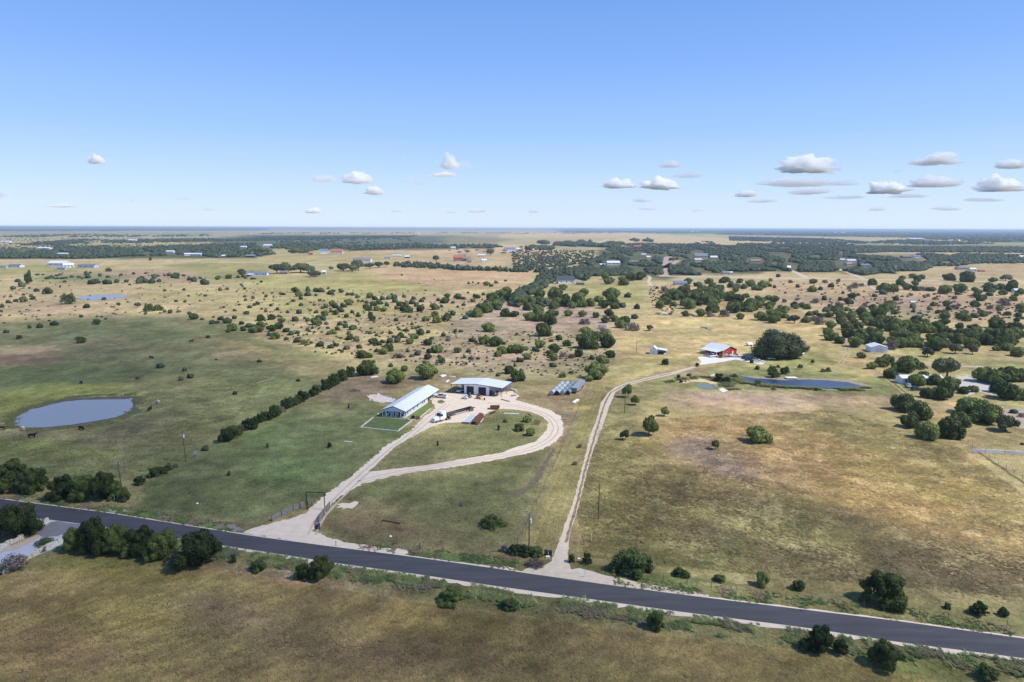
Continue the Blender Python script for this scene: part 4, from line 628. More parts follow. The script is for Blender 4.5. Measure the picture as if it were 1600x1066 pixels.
HOLES = [(1040,415,6,17),(1057,410,9,4),(958,412,14,6),(934,414,7,3.5),(1090,400,13,8),(1117,405,8,3.5),(1180,407,15,5),(998,396,8,3),(1015,401,7,4),(990,408,9,3),(1322,411,18,7),(1355,416,10,4),(1240,416,8,5),(1135,427,12,3),(1092,422,10,4),(1420,402,16,5),(1508,420,14,5),(1315,396,4,3),(1000,430,14,4),(1210,411,6,3),(1480,410,8,2),(1016,442,12,6),(1062,443,11,5),(1435,405,12,3),(1150,400,4,2),(1066,405,5,2),(1160,430,8,3),(1230,405,4,3),(1275,400,9,2),(1388,395,14,3),(1480,393,22,3)]
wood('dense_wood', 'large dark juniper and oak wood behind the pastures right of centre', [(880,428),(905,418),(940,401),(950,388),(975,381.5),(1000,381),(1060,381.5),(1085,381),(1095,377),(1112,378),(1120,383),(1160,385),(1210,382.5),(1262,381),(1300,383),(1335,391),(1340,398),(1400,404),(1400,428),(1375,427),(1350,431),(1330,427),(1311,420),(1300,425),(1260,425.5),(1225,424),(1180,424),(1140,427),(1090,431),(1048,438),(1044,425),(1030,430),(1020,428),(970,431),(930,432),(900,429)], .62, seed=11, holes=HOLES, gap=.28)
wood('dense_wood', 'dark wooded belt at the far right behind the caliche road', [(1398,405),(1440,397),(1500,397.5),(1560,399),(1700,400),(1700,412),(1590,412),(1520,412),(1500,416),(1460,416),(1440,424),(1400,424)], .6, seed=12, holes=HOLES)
wood('tree_belt', 'dark tree belt curving behind the white house with dark roof', [(800,470),(812,455),(836,446),(842,432),(858,422),(890,419),(915,425),(925,436),(915,440),(900,436),(872,432),(866,440),(848,452),(828,462),(808,476)], .16, (2.8,4.2), (4,6.5), seed=13)
wood('tree_belt', 'juniper belt between the two pastures, above the scrub lot', [(745,480),(762,468),(790,462),(830,466),(880,474),(860,482),(800,480),(770,486)], .05, (2.2,3.4), (2.6,4), seed=14)
wood('tree_belt', 'thin line of trees along the back of the bare dry field', [(617,414),(640,412),(700,417),(770,422),(850,420),(850,426),(770,425),(700,422),(640,418.5),(617,418)], .3, (2.4,3.8), (4,7.5), seed=15, gap=.12)
wood('tree_belt', 'long dark wooded belt across the far left', [(-60,398),(20,396),(60,393),(85,388),(100,384),(125,388),(160,385),(200,391),(250,386),(320,383),(400,381),(400,390),(370,402),(335,403),(300,397),(255,400),(200,401),(130,405),(60,404),(-60,405)], .5, (4,7), (4,8), seed=16, holes=[(98,397,10,2.4),(37,394,5,2),(265,394,10,2),(72,388,14,2.5),(230,395,10,2),(300,398,14,2.5),(380,387,6,2.5)])
wood('tree_belt', 'dark tree belt behind the far red-roofed house', [(395,386),(480,380),(540,384),(600,382),(650,381),(700,384),(770,383),(790,386),(770,388),(700,388),(640,388),(600,390.5),(545,392),(500,390),(470,396),(440,396),(400,402)], .4, (4,7), (4,8), seed=17, holes=[(415,385,8,2.5),(430,391,22,2.5),(525,394,22,5),(505,395,10,5),(707,388,6,2)])
wood('tree_belt', 'row of dark trees on the far beige field', [(820,387),(830,385.5),(866,387),(863,391),(825,391)], .55, (6,9), (6,9), seed=18)
for k_, (a, lb) in enumerate([([(866,384),(868,381),(890,379.5),(900,383),(900,386)],'far clump left of the two domed trees'),([(902,385),(902,380),(910,377),(914,383),(922,378),(928,384),(950,383),(950,387),(925,386)],'far domed trees at the end of the pale road'),([(841,380),(843,378.5),(852,377.6),(858,381),(850,382)],'small dark far grove on the beige field'),([(986,376),(990,373.5),(998,376),(996,378)],'tiny far grove on the beige field'),([(1004,377),(1012,375),(1019,377),(1018,378.5)],'flat far grove right of the tiny one'),([(940,386),(950,380),(975,381),(960,388)],'far trees joining the dark wood')]):
    wood('distant_grove', lb, a, 1.4, (8,14), (7,11), seed=30+k_)
FAR = [([(1150,384),(1152,381),(1250,382),(1350,388),(1600,391),(1700,392),(1700,396),(1400,394),(1335,396),(1290,385)],.8,'far wooded strip behind the right-hand wood'),([(1140,376.5),(1140,370),(1300,373.5),(1358,379),(1352,381),(1250,379)],1.1,'far dark wooded strip right of the beige field'),([(880,364),(880,358.5),(1100,359.5),(1400,361),(1700,362),(1700,380),(1520,378),(1400,371.5),(1300,369.5),(1100,366)],.55,'distant forest stretching to the horizon at right'),
 ([(-40,359),(420,357.5),(420,360),(-40,361)],1.0,'distant wooded skyline at left'),([(200,375),(330,373),(350,375),(420,371),(520,369.5),(640,369),(655,367.5),(640,370.5),(520,374),(400,376.5),(260,379)],1.0,'far dark tree line left of centre'),([(0,368),(120,366),(240,368),(320,366),(330,369),(200,371),(0,371)],.6,'broken far tree line at left'),([(30,384),(60,379),(130,374),(240,377),(240,380),(130,380),(90,384)],.5,'far hedges of the left fields'),([(400,364),(600,363),(860,363.5),(980,364.5),(860,366),(600,365.5),(400,366.5)],.35,'dotted tree line on the far beige plain'),([(1340,380),(1400,375),(1440,375),(1480,378),(1520,379),(1560,381),(1460,383)],.8,'far trees round the distant hill houses'),([(1320,391),(1340,385),(1420,386),(1560,387),(1700,388),(1700,393),(1500,394)],.9,'far dark belt below the right horizon'),([(420,376),(560,372),(700,372.5),(640,377),(560,381),(440,384)],.12,'scattered bushes on the dark far plain'),([(1200,383),(1210,378),(1330,381),(1340,387),(1260,385)],.25,'scattered trees behind the wood'),([(700,389),(860,384),(860,396),(700,396)],.04,'bushes dotting the far tan fields'),([(0,372),(330,372),(330,384),(0,392)],.16,'bushes dotting the far left fields'),([(800,391),(930,392),(925,410),(880,418),(800,418)],.3,'speckle of low bushes in the yellow lot before the wood'),([(40,428),(400,432),(400,438),(40,436)],.015,'small bushes speckling the pinkish far field')]
for k_, (a, dn, lb) in enumerate(FAR): wood('distant_trees', lb, a, dn, (2.2,3.4) if k_ >= 13 else (5,9), (2,3.5) if k_ >= 12 else (3.5,6), seed=50+k_, minpx=.7 if k_ >= 10 else .9, gap=.35 if dn < .7 and k_ < 14 else .1)
for k_, (x, y) in enumerate([(444,426),(1,1)][:1]): pass
if rest: blobs('scattered_junipers', [(*G(x, y+.55*r_).xy, r_*PXM(x, y), r_*PXM(x, y)*1.4) for x, y, r_ in rest], FT, 'many tiny dark junipers dotting the far pastures', 88, ICV, ICF, WOODC)
def scatter(name, label, pts, n_, r_, seed, cols=WOODC, m=None, hf=.9):
    rr = random.Random(seed); xs = [p[0] for p in pts]; ys = [p[1] for p in pts]; out = []
    while len(out) < n_:
        x = rr.uniform(min(xs), max(xs)); y = rr.uniform(min(ys), max(ys))
        if inpoly(x, y, pts):
            g = G(x, y); q = rr.uniform(*r_); out.append((g.x, g.y, q, q*rr.uniform(.8, 1.2)*hf*1.3))
    blobs(name, out, m or FT, label, seed, ICV, ICF, cols)
SCC = 1.3*np.array([(.05,.06,.03),(.1,.085,.06),(.14,.115,.09),(.04,.055,.025)])
scatter('low_scrub', 'ankle-high scrub speckling the lot behind the metal shop', [(605,560),(700,515),(960,520),(950,575),(925,590),(780,585)], 420, (.25,.8), 90, SCC)
scatter('low_scrub', 'small dark scrub speckling the near juniper pasture', [(400,445),(700,460),(780,470),(690,520),(560,560),(420,530)], 420, (.3,1.0), 91, SCC)
scatter('low_scrub', 'dark dots of scrub in the lane beside the pasture', [(1010,445),(1020,480),(1050,490),(1060,460),(1040,440)], 60, (.6,1.3), 92, SCC)
scatter('low_scrub', 'grey-brown scrub over the right-hand grey flat', [(1180,440),(1600,450),(1600,500),(1380,500),(1250,470)], 420, (.4,1.5), 93, SCC)
scatter('low_scrub', 'tiny scrub scattered on the far left pasture', [(0,420),(400,425),(400,480),(250,490),(0,510)], 200, (.5,1.2), 94, SCC)
# roadside weeds
WC = np.array([(.1,.12,.035),(.07,.1,.03),(.13,.13,.05),(.05,.08,.025),(.14,.11,.07),(.16,.13,.09)])
WEED = leafmat('weed_leaves', (0,0,0), (0,0,0), .3, attr=True)
def tufts(name, label, X, Y, C, wd, ht, m, seed, blades=3, slope=.4):
    """leaning grass blades: low wedges whose faces look up, never steeper than the slope"""
    g = np.random.default_rng(seed); n_ = len(X); V = np.zeros((n_, blades, 3, 3), np.float32)
    for b_ in range(blades):
        a = g.normal(size=n_)*.7+1.1; w_ = wd*g.uniform(.6, 1.3, n_); h_ = ht*g.uniform(.4, 1.3, n_); dx, dy = np.cos(a)*w_/2, np.sin(a)*w_/2; ln = h_/slope*g.uniform(.8, 1.6, n_)
        ox, oy = g.normal(size=n_)*wd*.4, g.normal(size=n_)*wd*.4; lx, ly = -np.sin(a)*ln, np.cos(a)*ln
        V[:, b_, 0] = np.stack([X+ox-dx, Y+oy-dy, np.full(n_, .0)], 1); V[:, b_, 1] = np.stack([X+ox+dx, Y+oy+dy, np.full(n_, .0)], 1)
        V[:, b_, 2] = np.stack([X+ox+lx, Y+oy+ly, h_], 1)
    me_ = npmesh(name, V.reshape(-1, 3), np.arange(n_*blades*3).reshape(-1, 3), m, np.repeat(C, blades*3, 0)); return tagp(link(name, me_), label, None, None, 'stuff')
def verge(name, label, side, dist, n_, seed, cols, wd, ht):
    g = np.random.default_rng(seed); X = []; Y = []
    for _ in range(n_):
        i = int(g.uniform(20, len(TT)-1)); a, b_ = (TT[i], BB[i]) if side > 0 else (BB[i], TT[i]); d = (a-b_).normalized(); t = g.uniform(*dist); p = a+d*t+Vector((g.normal()*.5, g.normal()*.5, 0)); px, py = P((p.x, p.y, 0))
        if side > 0 and (385 < px < 560 or 815 < px < 960): continue
        if side < 0 and px < 130: continue
        if vnoise(np.array([p.x/3.]), np.array([p.y/3.]), seed)[0] < .38: continue
        X.append(p.x); Y.append(p.y)
    X = np.array(X); Y = np.array(Y); q = vnoise(X/4, Y/4, seed+5)*len(cols)*.999; C = cols[q.astype(int) % len(cols)]*g.uniform(.75, 1.25, (len(X), 1)); tufts(name, label, X, Y, C, wd, ht, WEED, seed, 5, .55)
verge('roadside_weeds', 'tall green and brown weeds along the near side of the road', -1, (1.3, 5.6), 15000, 5, np.array([(.2,.23,.08),(.15,.2,.07),(.26,.27,.11),(.12,.17,.06),(.2,.18,.11),(.24,.25,.09)])*1.05, .35, .35)
verge('roadside_weeds', 'low weeds along the far side of the road', 1, (.8, 4.5), 6000, 6, WC*1.8, .3, .25)
def field_tufts(name, label, pts, n_, wd, ht, seed, thr=0, cmul=(1, 1, 1), cn=6.):
    g = np.random.default_rng(seed); w_ = [G(*p) for p in pts]; xs = [p.x for p in w_]; ys = [p.y for p in w_]; X = g.uniform(min(xs), max(xs), n_*2); Y = g.uniform(min(ys), max(ys), n_*2)
    d = polydist(X, Y, [(p.x, p.y) for p in w_], 1); ok = (np.clip(d/22, 0, 1) > g.uniform(size=len(X))) if 'clumps' in name else (d > 0)
    if thr: ok &= np.clip((fbm(X/cn, Y/cn, seed, 3)-thr+.12)/.3, .08, 1) > g.uniform(size=len(X))
    X = X[ok][:n_]; Y = Y[ok][:n_]; C = tint(X, Y)*g.uniform(.65, 1.5, (len(X), 1))*(1+.7*(fbm((X*.8+Y*.6)/2.6, (Y*.8-X*.6)/1.1, seed+3, 3)-.5))[:, None]*np.array(cmul); tufts(name, label, X, Y, C, wd, ht, WEED, seed, 3, .4 if ht > .15 else .22)
field_tufts('meadow_grass', 'tall dry olive-brown grass of the foreground meadow', [(-60,1100),(-60,905),(100,892),(330,888),(640,940),(1000,990),(1260,1020),(1450,1068),(1660,1110)], 150000, .22, .2, 21, 0, (1.62,1.52,1.45))
field_tufts('pasture_grass', 'rough clumpy grass of the right-hand field', [(940,660),(1300,640),(1500,700),(1680,830),(1680,940),(1200,900),(915,870),(905,800)], 80000, .3, .12, 22, .42, (1.1,1.12,1.03))
field_tufts('pasture_grass', 'rough grass of the left pasture round the pond', [(-60,680),(60,672),(220,650),(230,600),(420,590),(340,690),(225,750),(-60,750)], 50000, .3, .1, 23, .42, (1.12,1.12,1.05))


field_tufts('grass_clumps', 'dark brown-green clumps of rank grass in the lower right-hand field', [(930,735),(1060,720),(1260,760),(1300,850),(1180,880),(1000,870),(915,840)], 15000, .45, .2, 24, .5, (.78,.76,.72), 3.5)
field_tufts('grass_clumps', 'grey-brown clumps of rank grass near the right-hand verge', [(1200,850),(1450,840),(1680,880),(1680,950),(1400,925),(1200,895)], 10000, .45, .2, 25, .5, (.82,.78,.74), 4.)
field_tufts('grass_clumps', 'darker tussocks in the foreground meadow', [(-60,1100),(-60,925),(100,905),(330,900),(640,950),(1000,1005),(1300,1060),(1400,1110)], 16000, .4, .25, 26, .52, (.95,.88,.8), 3.)

def reeds(name, label, pts, n_, spread, cols, seed, ht=.8, wd=.4):
    g = np.random.default_rng(seed); c = along([G(*p) for p in pts], 80); X = []; Y = []
    for _ in range(n_):
        p = c[int(g.integers(0, 81))]; X.append(p.x+g.normal()*spread); Y.append(p.y+g.normal()*spread*.6)
    X = np.array(X); Y = np.array(Y); q = vnoise(X/3, Y/3, seed); k = q > .42; X, Y = X[k], Y[k]; C = cols[g.integers(0, len(cols), len(X))]*g.uniform(.8, 1.2, (len(X), 1)); tufts(name, label, X, Y, C, wd, ht, WEED, seed, 4, .8)
RC = np.array([(.2,.24,.07),(.26,.27,.1),(.15,.2,.06),(.24,.2,.12)])
reeds('pond_reeds', 'patchy yellow-green reeds on the near bank of the long right pond', [(1145,587),(1152,594),(1170,600),(1200,604),(1240,607),(1290,609),(1340,610),(1362,606)], 3200, 1.6, RC, 61)
reeds('pond_reeds', 'brown-green scrub behind the orange clay bank', [(1050,598),(1070,592),(1100,590),(1120,592),(1136,600),(1142,610)], 1500, 2.2, RC*.8, 62)
reeds('pond_grass', 'low green fringe round the near left pond', [(15,664),(18,652),(44,637),(85,627),(120,620),(165,617),(206,617),(216,624),(214,640),(196,652),(150,664),(90,670),(40,673),(15,667)], 3500, 1.3, RC*.8, 63, .3, .35)
# ============ buildings ============
def gable_roof(L0, L1, W0, W1, eave, ridge, th=.12, mid_=None):
    """two slabs, ridge along x"""
    m_ = (W0+W1)/2 if mid_ is None else mid_; mb = MB(); a, b_, c = (W0, eave), (m_, ridge), (W1, eave)
    mb.prism([(a[0], a[1]), (b_[0], b_[1]), (c[0], c[1]), (c[0], c[1]+th), (b_[0], b_[1]+th), (a[0], a[1]+th)], L0, L1, 'x'); return mb
def gable_walls(L0, L1, W0, W1, eave, ridge):
    m_ = (W0+W1)/2; return MB().prism([(W0, 0), (W0, eave), (m_, ridge), (W1, eave), (W1, 0)], L0, L1, 'x')
def window(par, x, y, z, wd, ht, axis, frame=None, glass=None, side=1):
    """axis 'y': window on a wall whose normal is +-y (side), centred x,z"""
    fr = frame or MT['white']; gl = glass or MT['glass']; mb = MB(); g = MB(); t = .07
    for (u0_, u1_, v0, v1) in ((-wd/2-t, -wd/2, -ht/2-t, ht/2+t), (wd/2, wd/2+t, -ht/2-t, ht/2+t), (-wd/2, wd/2, ht/2, ht/2+t), (-wd/2, wd/2, -ht/2-t, -ht/2), (-wd/2, wd/2, -.03, .03)):
        if axis == 'y': mb.box(x+u0_, x+u1_, min(y, y+side*.07), max(y, y+side*.07), z+v0, z+v1)
        else: mb.box(min(x, x+side*.07), max(x, x+side*.07), y+u0_, y+u1_, z+v0, z+v1)
    if axis == 'y': g.box(x-wd/2, x+wd/2, min(y+side*.005, y+side*.04), max(y+side*.005, y+side*.04), z-ht/2, z+ht/2)
    else: g.box(min(x+side*.005, x+side*.04), max(x+side*.005, x+side*.04), y-wd/2, y+wd/2, z-ht/2, z+ht/2)
    f_ = mb.build('window', fr, par); g.build('pane', gl, f_); return f_
def door(par, x, y, wd, ht, axis, side=1, m=None, z=0):
    mb = MB()
    if axis == 'y': mb.box(x-wd/2, x+wd/2, min(y, y+side*.06), max(y, y+side*.06), z, z+ht)
    else: mb.box(min(x, x+side*.06), max(x, x+side*.06), y-wd/2, y+wd/2, z, z+ht)
    d_ = mb.build('door', m or MT['trim'], par); h_ = MB()
    if axis == 'y': h_.cbox(x+wd*.38, y+side*.1, z+1.02, .12, .07, .05)
    else: h_.cbox(x+side*.1, y+wd*.38, z+1.02, .07, .12, .05)
    h_.build('handle', MT['rim'], d_); return d_
def simple_house(name, label, px, py, wpx, hpx, roof, wall, cat='house', aspect=.6, rz=0, ridge=None, group=None, eave_frac=.62, nwin=3, m_per=None, barn=False):
    g = G(px, py); s = PXM(px, py); L_ = wpx*s; W_ = max(3, L_*aspect); h_ = hpx*s; e = h_*eave_frac; t = thing(name, label, cat, (g.x, g.y+W_/2, 0), rz, group)
    gable_walls(-L_/2, L_/2, -W_/2, W_/2, e, h_-.15).build('wall', wall, t)
    gable_roof(-L_/2-.5, L_/2+.5, -W_/2-.6, W_/2+.6, e-.25*(h_-e)/(W_/2)*2, h_).build('roof', roof, t)
    ht = min(1.5, e*.45)
    for i in range(nwin): window(t, -L_/2+L_*(i+.6)/(nwin+.2), -W_/2, e*.55, min(1.6, L_/(nwin*2.6)), ht, 'y', side=-1)
    if barn: MB().box(-L_*.1, L_*.16, -W_/2-.05, -W_/2+.02, 0, e*.8).build('barn_door', MT['dark'], t)
    else: door(t, L_*.44-.6, -W_/2, 1., min(2.1, e*.8), 'y', -1)
    window(t, L_/2, 0, e*.5, 1.2, ht, 'x', side=1); return t
# ---- long white metal house ----
rz = math.radians(76.1); FR = G(632.6, 653.6)
hs = thing('long_house', 'long white house with pale metal gable roof and a front porch', 'house', FR, rz)       # x runs back along the house, y to the left
Lh, Wh, eh, rh = 24.0, 8.9, 2.75, 4.35
gable_walls(1.9, Lh, .15, Wh-.15, eh, rh-.12).build('wall', MT['wall'], hs)
MB().box(-.35, Lh, -.05, Wh+.05, 0, .16).build('porch_slab', MT['conc'], hs)
gable_roof(-.45, 36.2, -.55, Wh+.55, eh-.2, rh, .1).build('roof', MT['roof'], hs)
MB().prism([(.0, eh-.02), (Wh/2, rh-.1), (Wh, eh-.02)], -.32, -.2, 'x').build('gable', MT['wall'], hs)
tr = MB(); tr.beam((-.5, -.6, eh-.26), (-.5, Wh/2, rh-.03), .06, .26); tr.beam((-.5, Wh/2, rh-.03), (-.5, Wh+.6, eh-.26), .06, .26); tr.build('fascia', MT['trim'], hs)
MB().box(-.3, -.05, -.05, Wh+.05, eh-.35, eh-.06).build('porch_beam', MT['white'], hs)
for y_ in (.1, 1.6, 3.5, 5.4, 7.3, Wh-.1): MB().box(-.3, -.06, y_-.11, y_+.11, .16, eh-.35).build('porch_post', MT['white'], hs)
for y_ in (1.1, 2.9, 6.3, 7.9): window(hs, 1.9, y_, 1.5, .95, 1.35, 'x', side=-1)
door(hs, 1.9, 4.55, 1.1, 2.15, 'x', -1, z=.16)
for x_, w_, h_ in ((3.2, .9, 1.5), (5.6, .6, .8), (9.2, .9, 1.3), (13.2, .9, 1.3), (18.6, .9, 1.3), (20.6, .9, 1.5)): window(hs, x_, .15, 1.45, w_, h_, 'y', side=-1)
for x_ in (5, 12, 19): window(hs, x_, Wh-.15, 1.45, .9, 1.2, 'y', side=1)
for x_, y_ in ((30, .1), (35.8, .1), (30, Wh-.1), (35.8, Wh-.1)): MB().box(x_-.1, x_+.1, y_-.1, y_+.1, 0, eh-.2).build('carport_post', MT['greywood'], hs)
mb = MB(); mb.box(-.65, 36.3, -.68, -.57, eh-.38, eh-.24); mb.box(-.65, 36.3, Wh+.57, Wh+.68, eh-.38, eh-.24); mb.build('gutter', MT['trim'], hs)
def local(t, x, y): return Matrix.Translation(t.location) @ Matrix.Rotation(t.rotation_euler.z, 4, 'Z') @ Vector((x, y, 0))
# chairs and a grill on the porch
def porch_chair(x, y, rz2, label):
    p = local(hs, x, y); t = thing('porch_chair', label, 'chair', (p.x, p.y, .16), rz+rz2, 'dark chairs on the porch')
    MB().box(-.3, .3, -.28, .28, .4, .46).build('seat', MT['black'], t); MB().box(.24, .3, -.28, .28, .46, 1.0).build('backrest', MT['black'], t)
    for a in (-.26, .26):
        for b_ in (-.24, .24): MB().box(a-.025, a+.025, b_-.025, b_+.025, 0, .4).build('leg', MT['black'], t)
porch_chair(.9, 6.6, 0, 'dark porch chair left of the front door of the long house'); porch_chair(.9, 2.7, 0, 'dark porch chair just right of the front door'); porch_chair(.9, 1.5, 0, 'dark porch chair at the right end of the porch')
# stone borders of the yard
def low_wall(pts, label, m=MT['stone'], wd=.42, ht=.35, name='stone_border'):
    V = [G(*p) for p in pts]; mb = MB(); rr = random.Random(len(label))
    for a, b_ in zip(V[:-1], V[1:]):
        n_ = max(1, int((b_-a).length/.6))
        for i in range(n_):
            p = a.lerp(b_, i/n_); q = a.lerp(b_, (i+.93)/n_); h_ = ht*rr.uniform(.7, 1.15); off_ = Vector((rr.uniform(-.05, .05), rr.uniform(-.05, .05), 0)); mb.beam(p+off_+Vector((0, 0, h_/2)), q+off_+Vector((0, 0, h_/2)), wd*rr.uniform(.85, 1.1), h_)
    o = mb.build(name, m); o.location = (0, 0, 0); return tagp(o, label, 'border')
low_wall([(583,653),(564,668)], 'low pale stone border down the left side of the front yard'); low_wall([(562,668.5),(622,674.8)], 'low pale stone border along the front of the yard'); low_wall([(622,674.3),(644,657)], 'low pale stone border on the right side of the front yard'); low_wall([(634,654.5),(640,657),(649,657.5)], 'short stone edge at the front right corner of the house'); low_wall([(656,653.5),(673,639)], 'stone border between the side lawn and the gravel')
tintsheet('front_lawn', [(584,652.5),(632,655.5),(642,657),(622,673.5),(566,667.5)], .02, 'mown green lawn inside the stone border', 0, 31); bpy.data.objects['front_lawn'].data.attributes['tint']
for nm, pts, c in (('front_lawn', None, (98,114,72)), ('side_lawn', [(637,652),(668,630.5),(676,635),(674,638),(656,652)], (122,138,78))):
    if pts: sheet(nm, pts, mat('green_lawn', alb(c), .95, var=.2, scale=.6, spec=.1), .045, 'bright green side lawn of the long house', .1)
    else: bpy.data.objects[nm].data.materials[0] = mat('dark_lawn', alb(c), .95, var=.2, scale=.5, spec=.1)
place('flowering_shrub', PRO['mid'][0], TRK['thin'], 645.5, 654, 1.0*.8, 1.2, 'dark shrub in the bed at the front right corner of the house', 'shrub', None)
o_ = place('flowering_shrub', crown('crown', lob_wild(5), 900, .07, leafmat('pink_flowers', (.3,.14,.14), (.55,.3,.3), .2), 3, .7), TRK['thin'], 653, 655, .9, 1.3, 'pink flowering shrub at the end of the stone border', 'shrub', None)
# ---- metal shop ----
rzb = math.radians(-18.0); B0 = G(725.3, 615.6)
sh = thing('metal_shop', 'white metal shop with two dark bay doors and open lean-tos on both sides', 'workshop', B0, rzb)  # x along the front, y to the back
ws, ds = 11.2, 11.8; eL, rL = 3.85, 4.75; x0_, x1_ = -6.1, 17.4; mid_ = (x0_+x1_)/2
MB().prism([(0, 0), (ws, 0), (ws, 4.28), (mid_, 4.66), (0, 4.24)], .3, ds-.3, 'y').build('wall', MT['wall2'], sh)
mb = MB(); mb.box(-.02, 1.0, .12, .29, 0, 4.25); mb.box(4.35, 6.4, .12, .29, 0, 4.5); mb.box(9.9, ws+.02, .12, .29, 0, 4.25); mb.box(1.0, 4.35, .12, .29, 3.5, 4.5); mb.box(6.4, 9.9, .12, .29, 3.5, 4.45); mb.build('front_trim', MT['white'], sh)
for a, b_ in ((1.05, 4.3), (6.45, 9.85)): MB().box(a, b_, .2, .27, 0, 3.48).build('bay_door', MT['dark'], sh)
mb = MB().prism([(x0_, eL), (mid_, rL), (x1_, eL), (x1_, eL+.12), (mid_, rL+.12), (x0_, eL+.12)], -.6, ds+.2, 'y'); mb.build('roof', MT['shoproof'], sh)
mb = MB(); mb.beam((x0_, -.63, eL+.02), (mid_, -.63, rL+.02), .05, .22); mb.beam((mid_, -.63, rL+.02), (x1_, -.63, eL+.02), .05, .22); mb.build('fascia', MT['trim'], sh)
for x_ in (x0_+.3, x1_-.3):
    for y_ in (-.3, ds/2, ds-.2): MB().box(x_-.1, x_+.1, y_-.1, y_+.1, 0, eL).build('post', MT['greywood'], sh)
MB().box(x0_+.2, -.1, ds-.4, ds-.3, 0, 3.7).build('back_panel', MT['wall2'], sh); MB().box(ws+.1, x1_-.4, ds-.4, ds-.3, 0, 3.7).build('back_panel', MT['wall2'], sh)
# ---- wheels, cars, trucks ----
def wheel(par, x, y, r_, wd=.22, rim=True):
    t = MB().tube((x, y-wd/2, r_), (x, y+wd/2, r_), r_, n=14).build('wheel', MT['tyre'], par)
    if rim: MB().tube((x, y-wd/2-.012, r_), (x, y+wd/2+.012, r_), r_*.55, n=10).build('rim', MT['rim'], t)
def taper(prof, w0, w1, zb):
    """closed x-z profile, half width w0 below zb, shrinking to w1 at the top"""
    zt = max(p[1] for p in prof); mb = MB(); n_ = len(prof); V = []
    for s_ in (-1, 1):
        for x, z in prof:
            k_ = max(0, (z-zb)/(zt-zb)) if zt > zb else 0; V.append((x, s_*(w0+(w1-w0)*k_), z))
    mb.add(V, [tuple(range(n_))[::-1], tuple(range(n_, 2*n_))]+[(i, (i+1) % n_, n_+(i+1) % n_, n_+i) for i in range(n_)]); return mb
def car(name, label, cat, p, rz_, m, kind='sedan', group=None):
    t = thing(name, label, cat, (p.x, p.y, .05), rz_, group); hw = .92
    if kind == 'pickup':
        L_ = 5.7; body = [(-2.8,.45),(-2.8,1.05),(-2.7,1.2),(-.5,1.2),(-.45,1.15),(1.15,1.12),(2.6,1.0),(2.8,.8),(2.8,.45)]; cab = [(-.75,1.13),(-.6,1.75),(.45,1.8),(1.15,1.13)]; wx = (-1.75, 1.75); hw = .98; r_ = .4
    elif kind == 'suv': body = [(-2.3,.4),(-2.35,.9),(-2.25,1.1),(1.0,1.08),(2.2,.95),(2.3,.7),(2.3,.4)]; cab = [(-2.2,1.05),(-1.9,1.7),(.2,1.72),(1.0,1.05)]; wx = (-1.4, 1.4); r_ = .37
    else: body = [(-2.25,.35),(-2.3,.8),(-2.1,.95),(1.0,.92),(2.1,.8),(2.25,.6),(2.25,.35)]; cab = [(-1.7,.9),(-1.1,1.4),(.2,1.42),(1.0,.9)]; wx = (-1.35, 1.35); r_ = .33
    taper(body, hw, hw*.94, .7).build('body', m, t, bevel=.04)
    taper(cab, hw*.93, hw*.72, cab[0][1]).build('windows', MT['glass'], t, bevel=.02)
    zt = max(q[1] for q in cab); MB().prism([(cab[1][0]-.02, -hw*.72), (cab[2][0]+.03, -hw*.72), (cab[2][0]+.03, hw*.72), (cab[1][0]-.02, hw*.72)], zt-.02, zt+.05, 'z').build('cab_roof', m, t)
    if kind == 'pickup': MB().box(-2.7, -.85, -.78, .78, 1.13, 1.215).build('truck_bed', MT['dark'], t)
    for x in wx:
        for s_ in (-1, 1): wheel(t, x, s_*(hw-.1), r_)
    fx = max(q[0] for q in body); bx = min(q[0] for q in body)
    for s_ in (-1, 1):
        MB().cbox(fx, s_*hw*.68, .72, .08, .3, .14).build('headlight', MT['ceramic'], t); MB().cbox(bx, s_*hw*.75, .82, .08, .16, .2).build('tail_light', MT['rustlite'], t)
    MB().cbox(fx+.04, 0, .5, .1, hw*1.8, .18).build('bumper', MT['rim'], t); return t
a_, b2 = G(677.5, 621.2), G(700, 623.6); d_ = b2-a_
car('pickup_truck', 'white pickup truck parked between the long house and the shop', 'pickup truck', (a_+b2)/2+Vector((0, .8, 0)), math.atan2(-d_.y, -d_.x), MT['paint'], 'pickup')
# semi tractor and its flatbed
ta, tb = G(679.5, 661.5), G(696.5, 654.5); tt_ = (ta-tb); an = math.atan2(tt_.y, tt_.x)-.25
sm = thing('semi_truck', 'white semi truck cab with a long hood heading down the driveway', 'semi truck', ((ta+tb)/2).to_tuple(), an)
MB().box(-3.9, 3.2, -.42, .42, .62, .85).build('frame_rail', MT['black'], sm)
taper([(.9,.75),(.9,1.95),(1.3,2.0),(3.15,1.72),(3.4,1.5),(3.4,.7)], 1.0, .8, 1.2).build('hood', MT['paint'], sm, bevel=.06)
taper([(-1.9,.9),(-1.9,3.35),(-.2,3.55),(.35,3.15),(.98,2.1),(.98,.8)], 1.2, 1.12, 2.2).build('cab', MT['paint'], sm, bevel=.06)
taper([(-1.85,3.3),(-1.8,3.6),(-.9,3.85),(-.1,3.6),(.1,3.4)], 1.0, .8, 3.3).build('roof_fairing', MT['paint'], sm, bevel=.04)
MB().add([(.45,-.95,3.04),(.45,.95,3.04),(1.01,.98,2.12),(1.01,-.98,2.12),(.5,-.95,3.1),(.5,.95,3.1),(1.05,.98,2.16),(1.05,-.98,2.16)], [(0,3,2,1),(4,5,6,7),(0,1,5,4),(1,2,6,5),(2,3,7,6),(3,0,4,7)]).build('windshield', MT['glass'], sm)
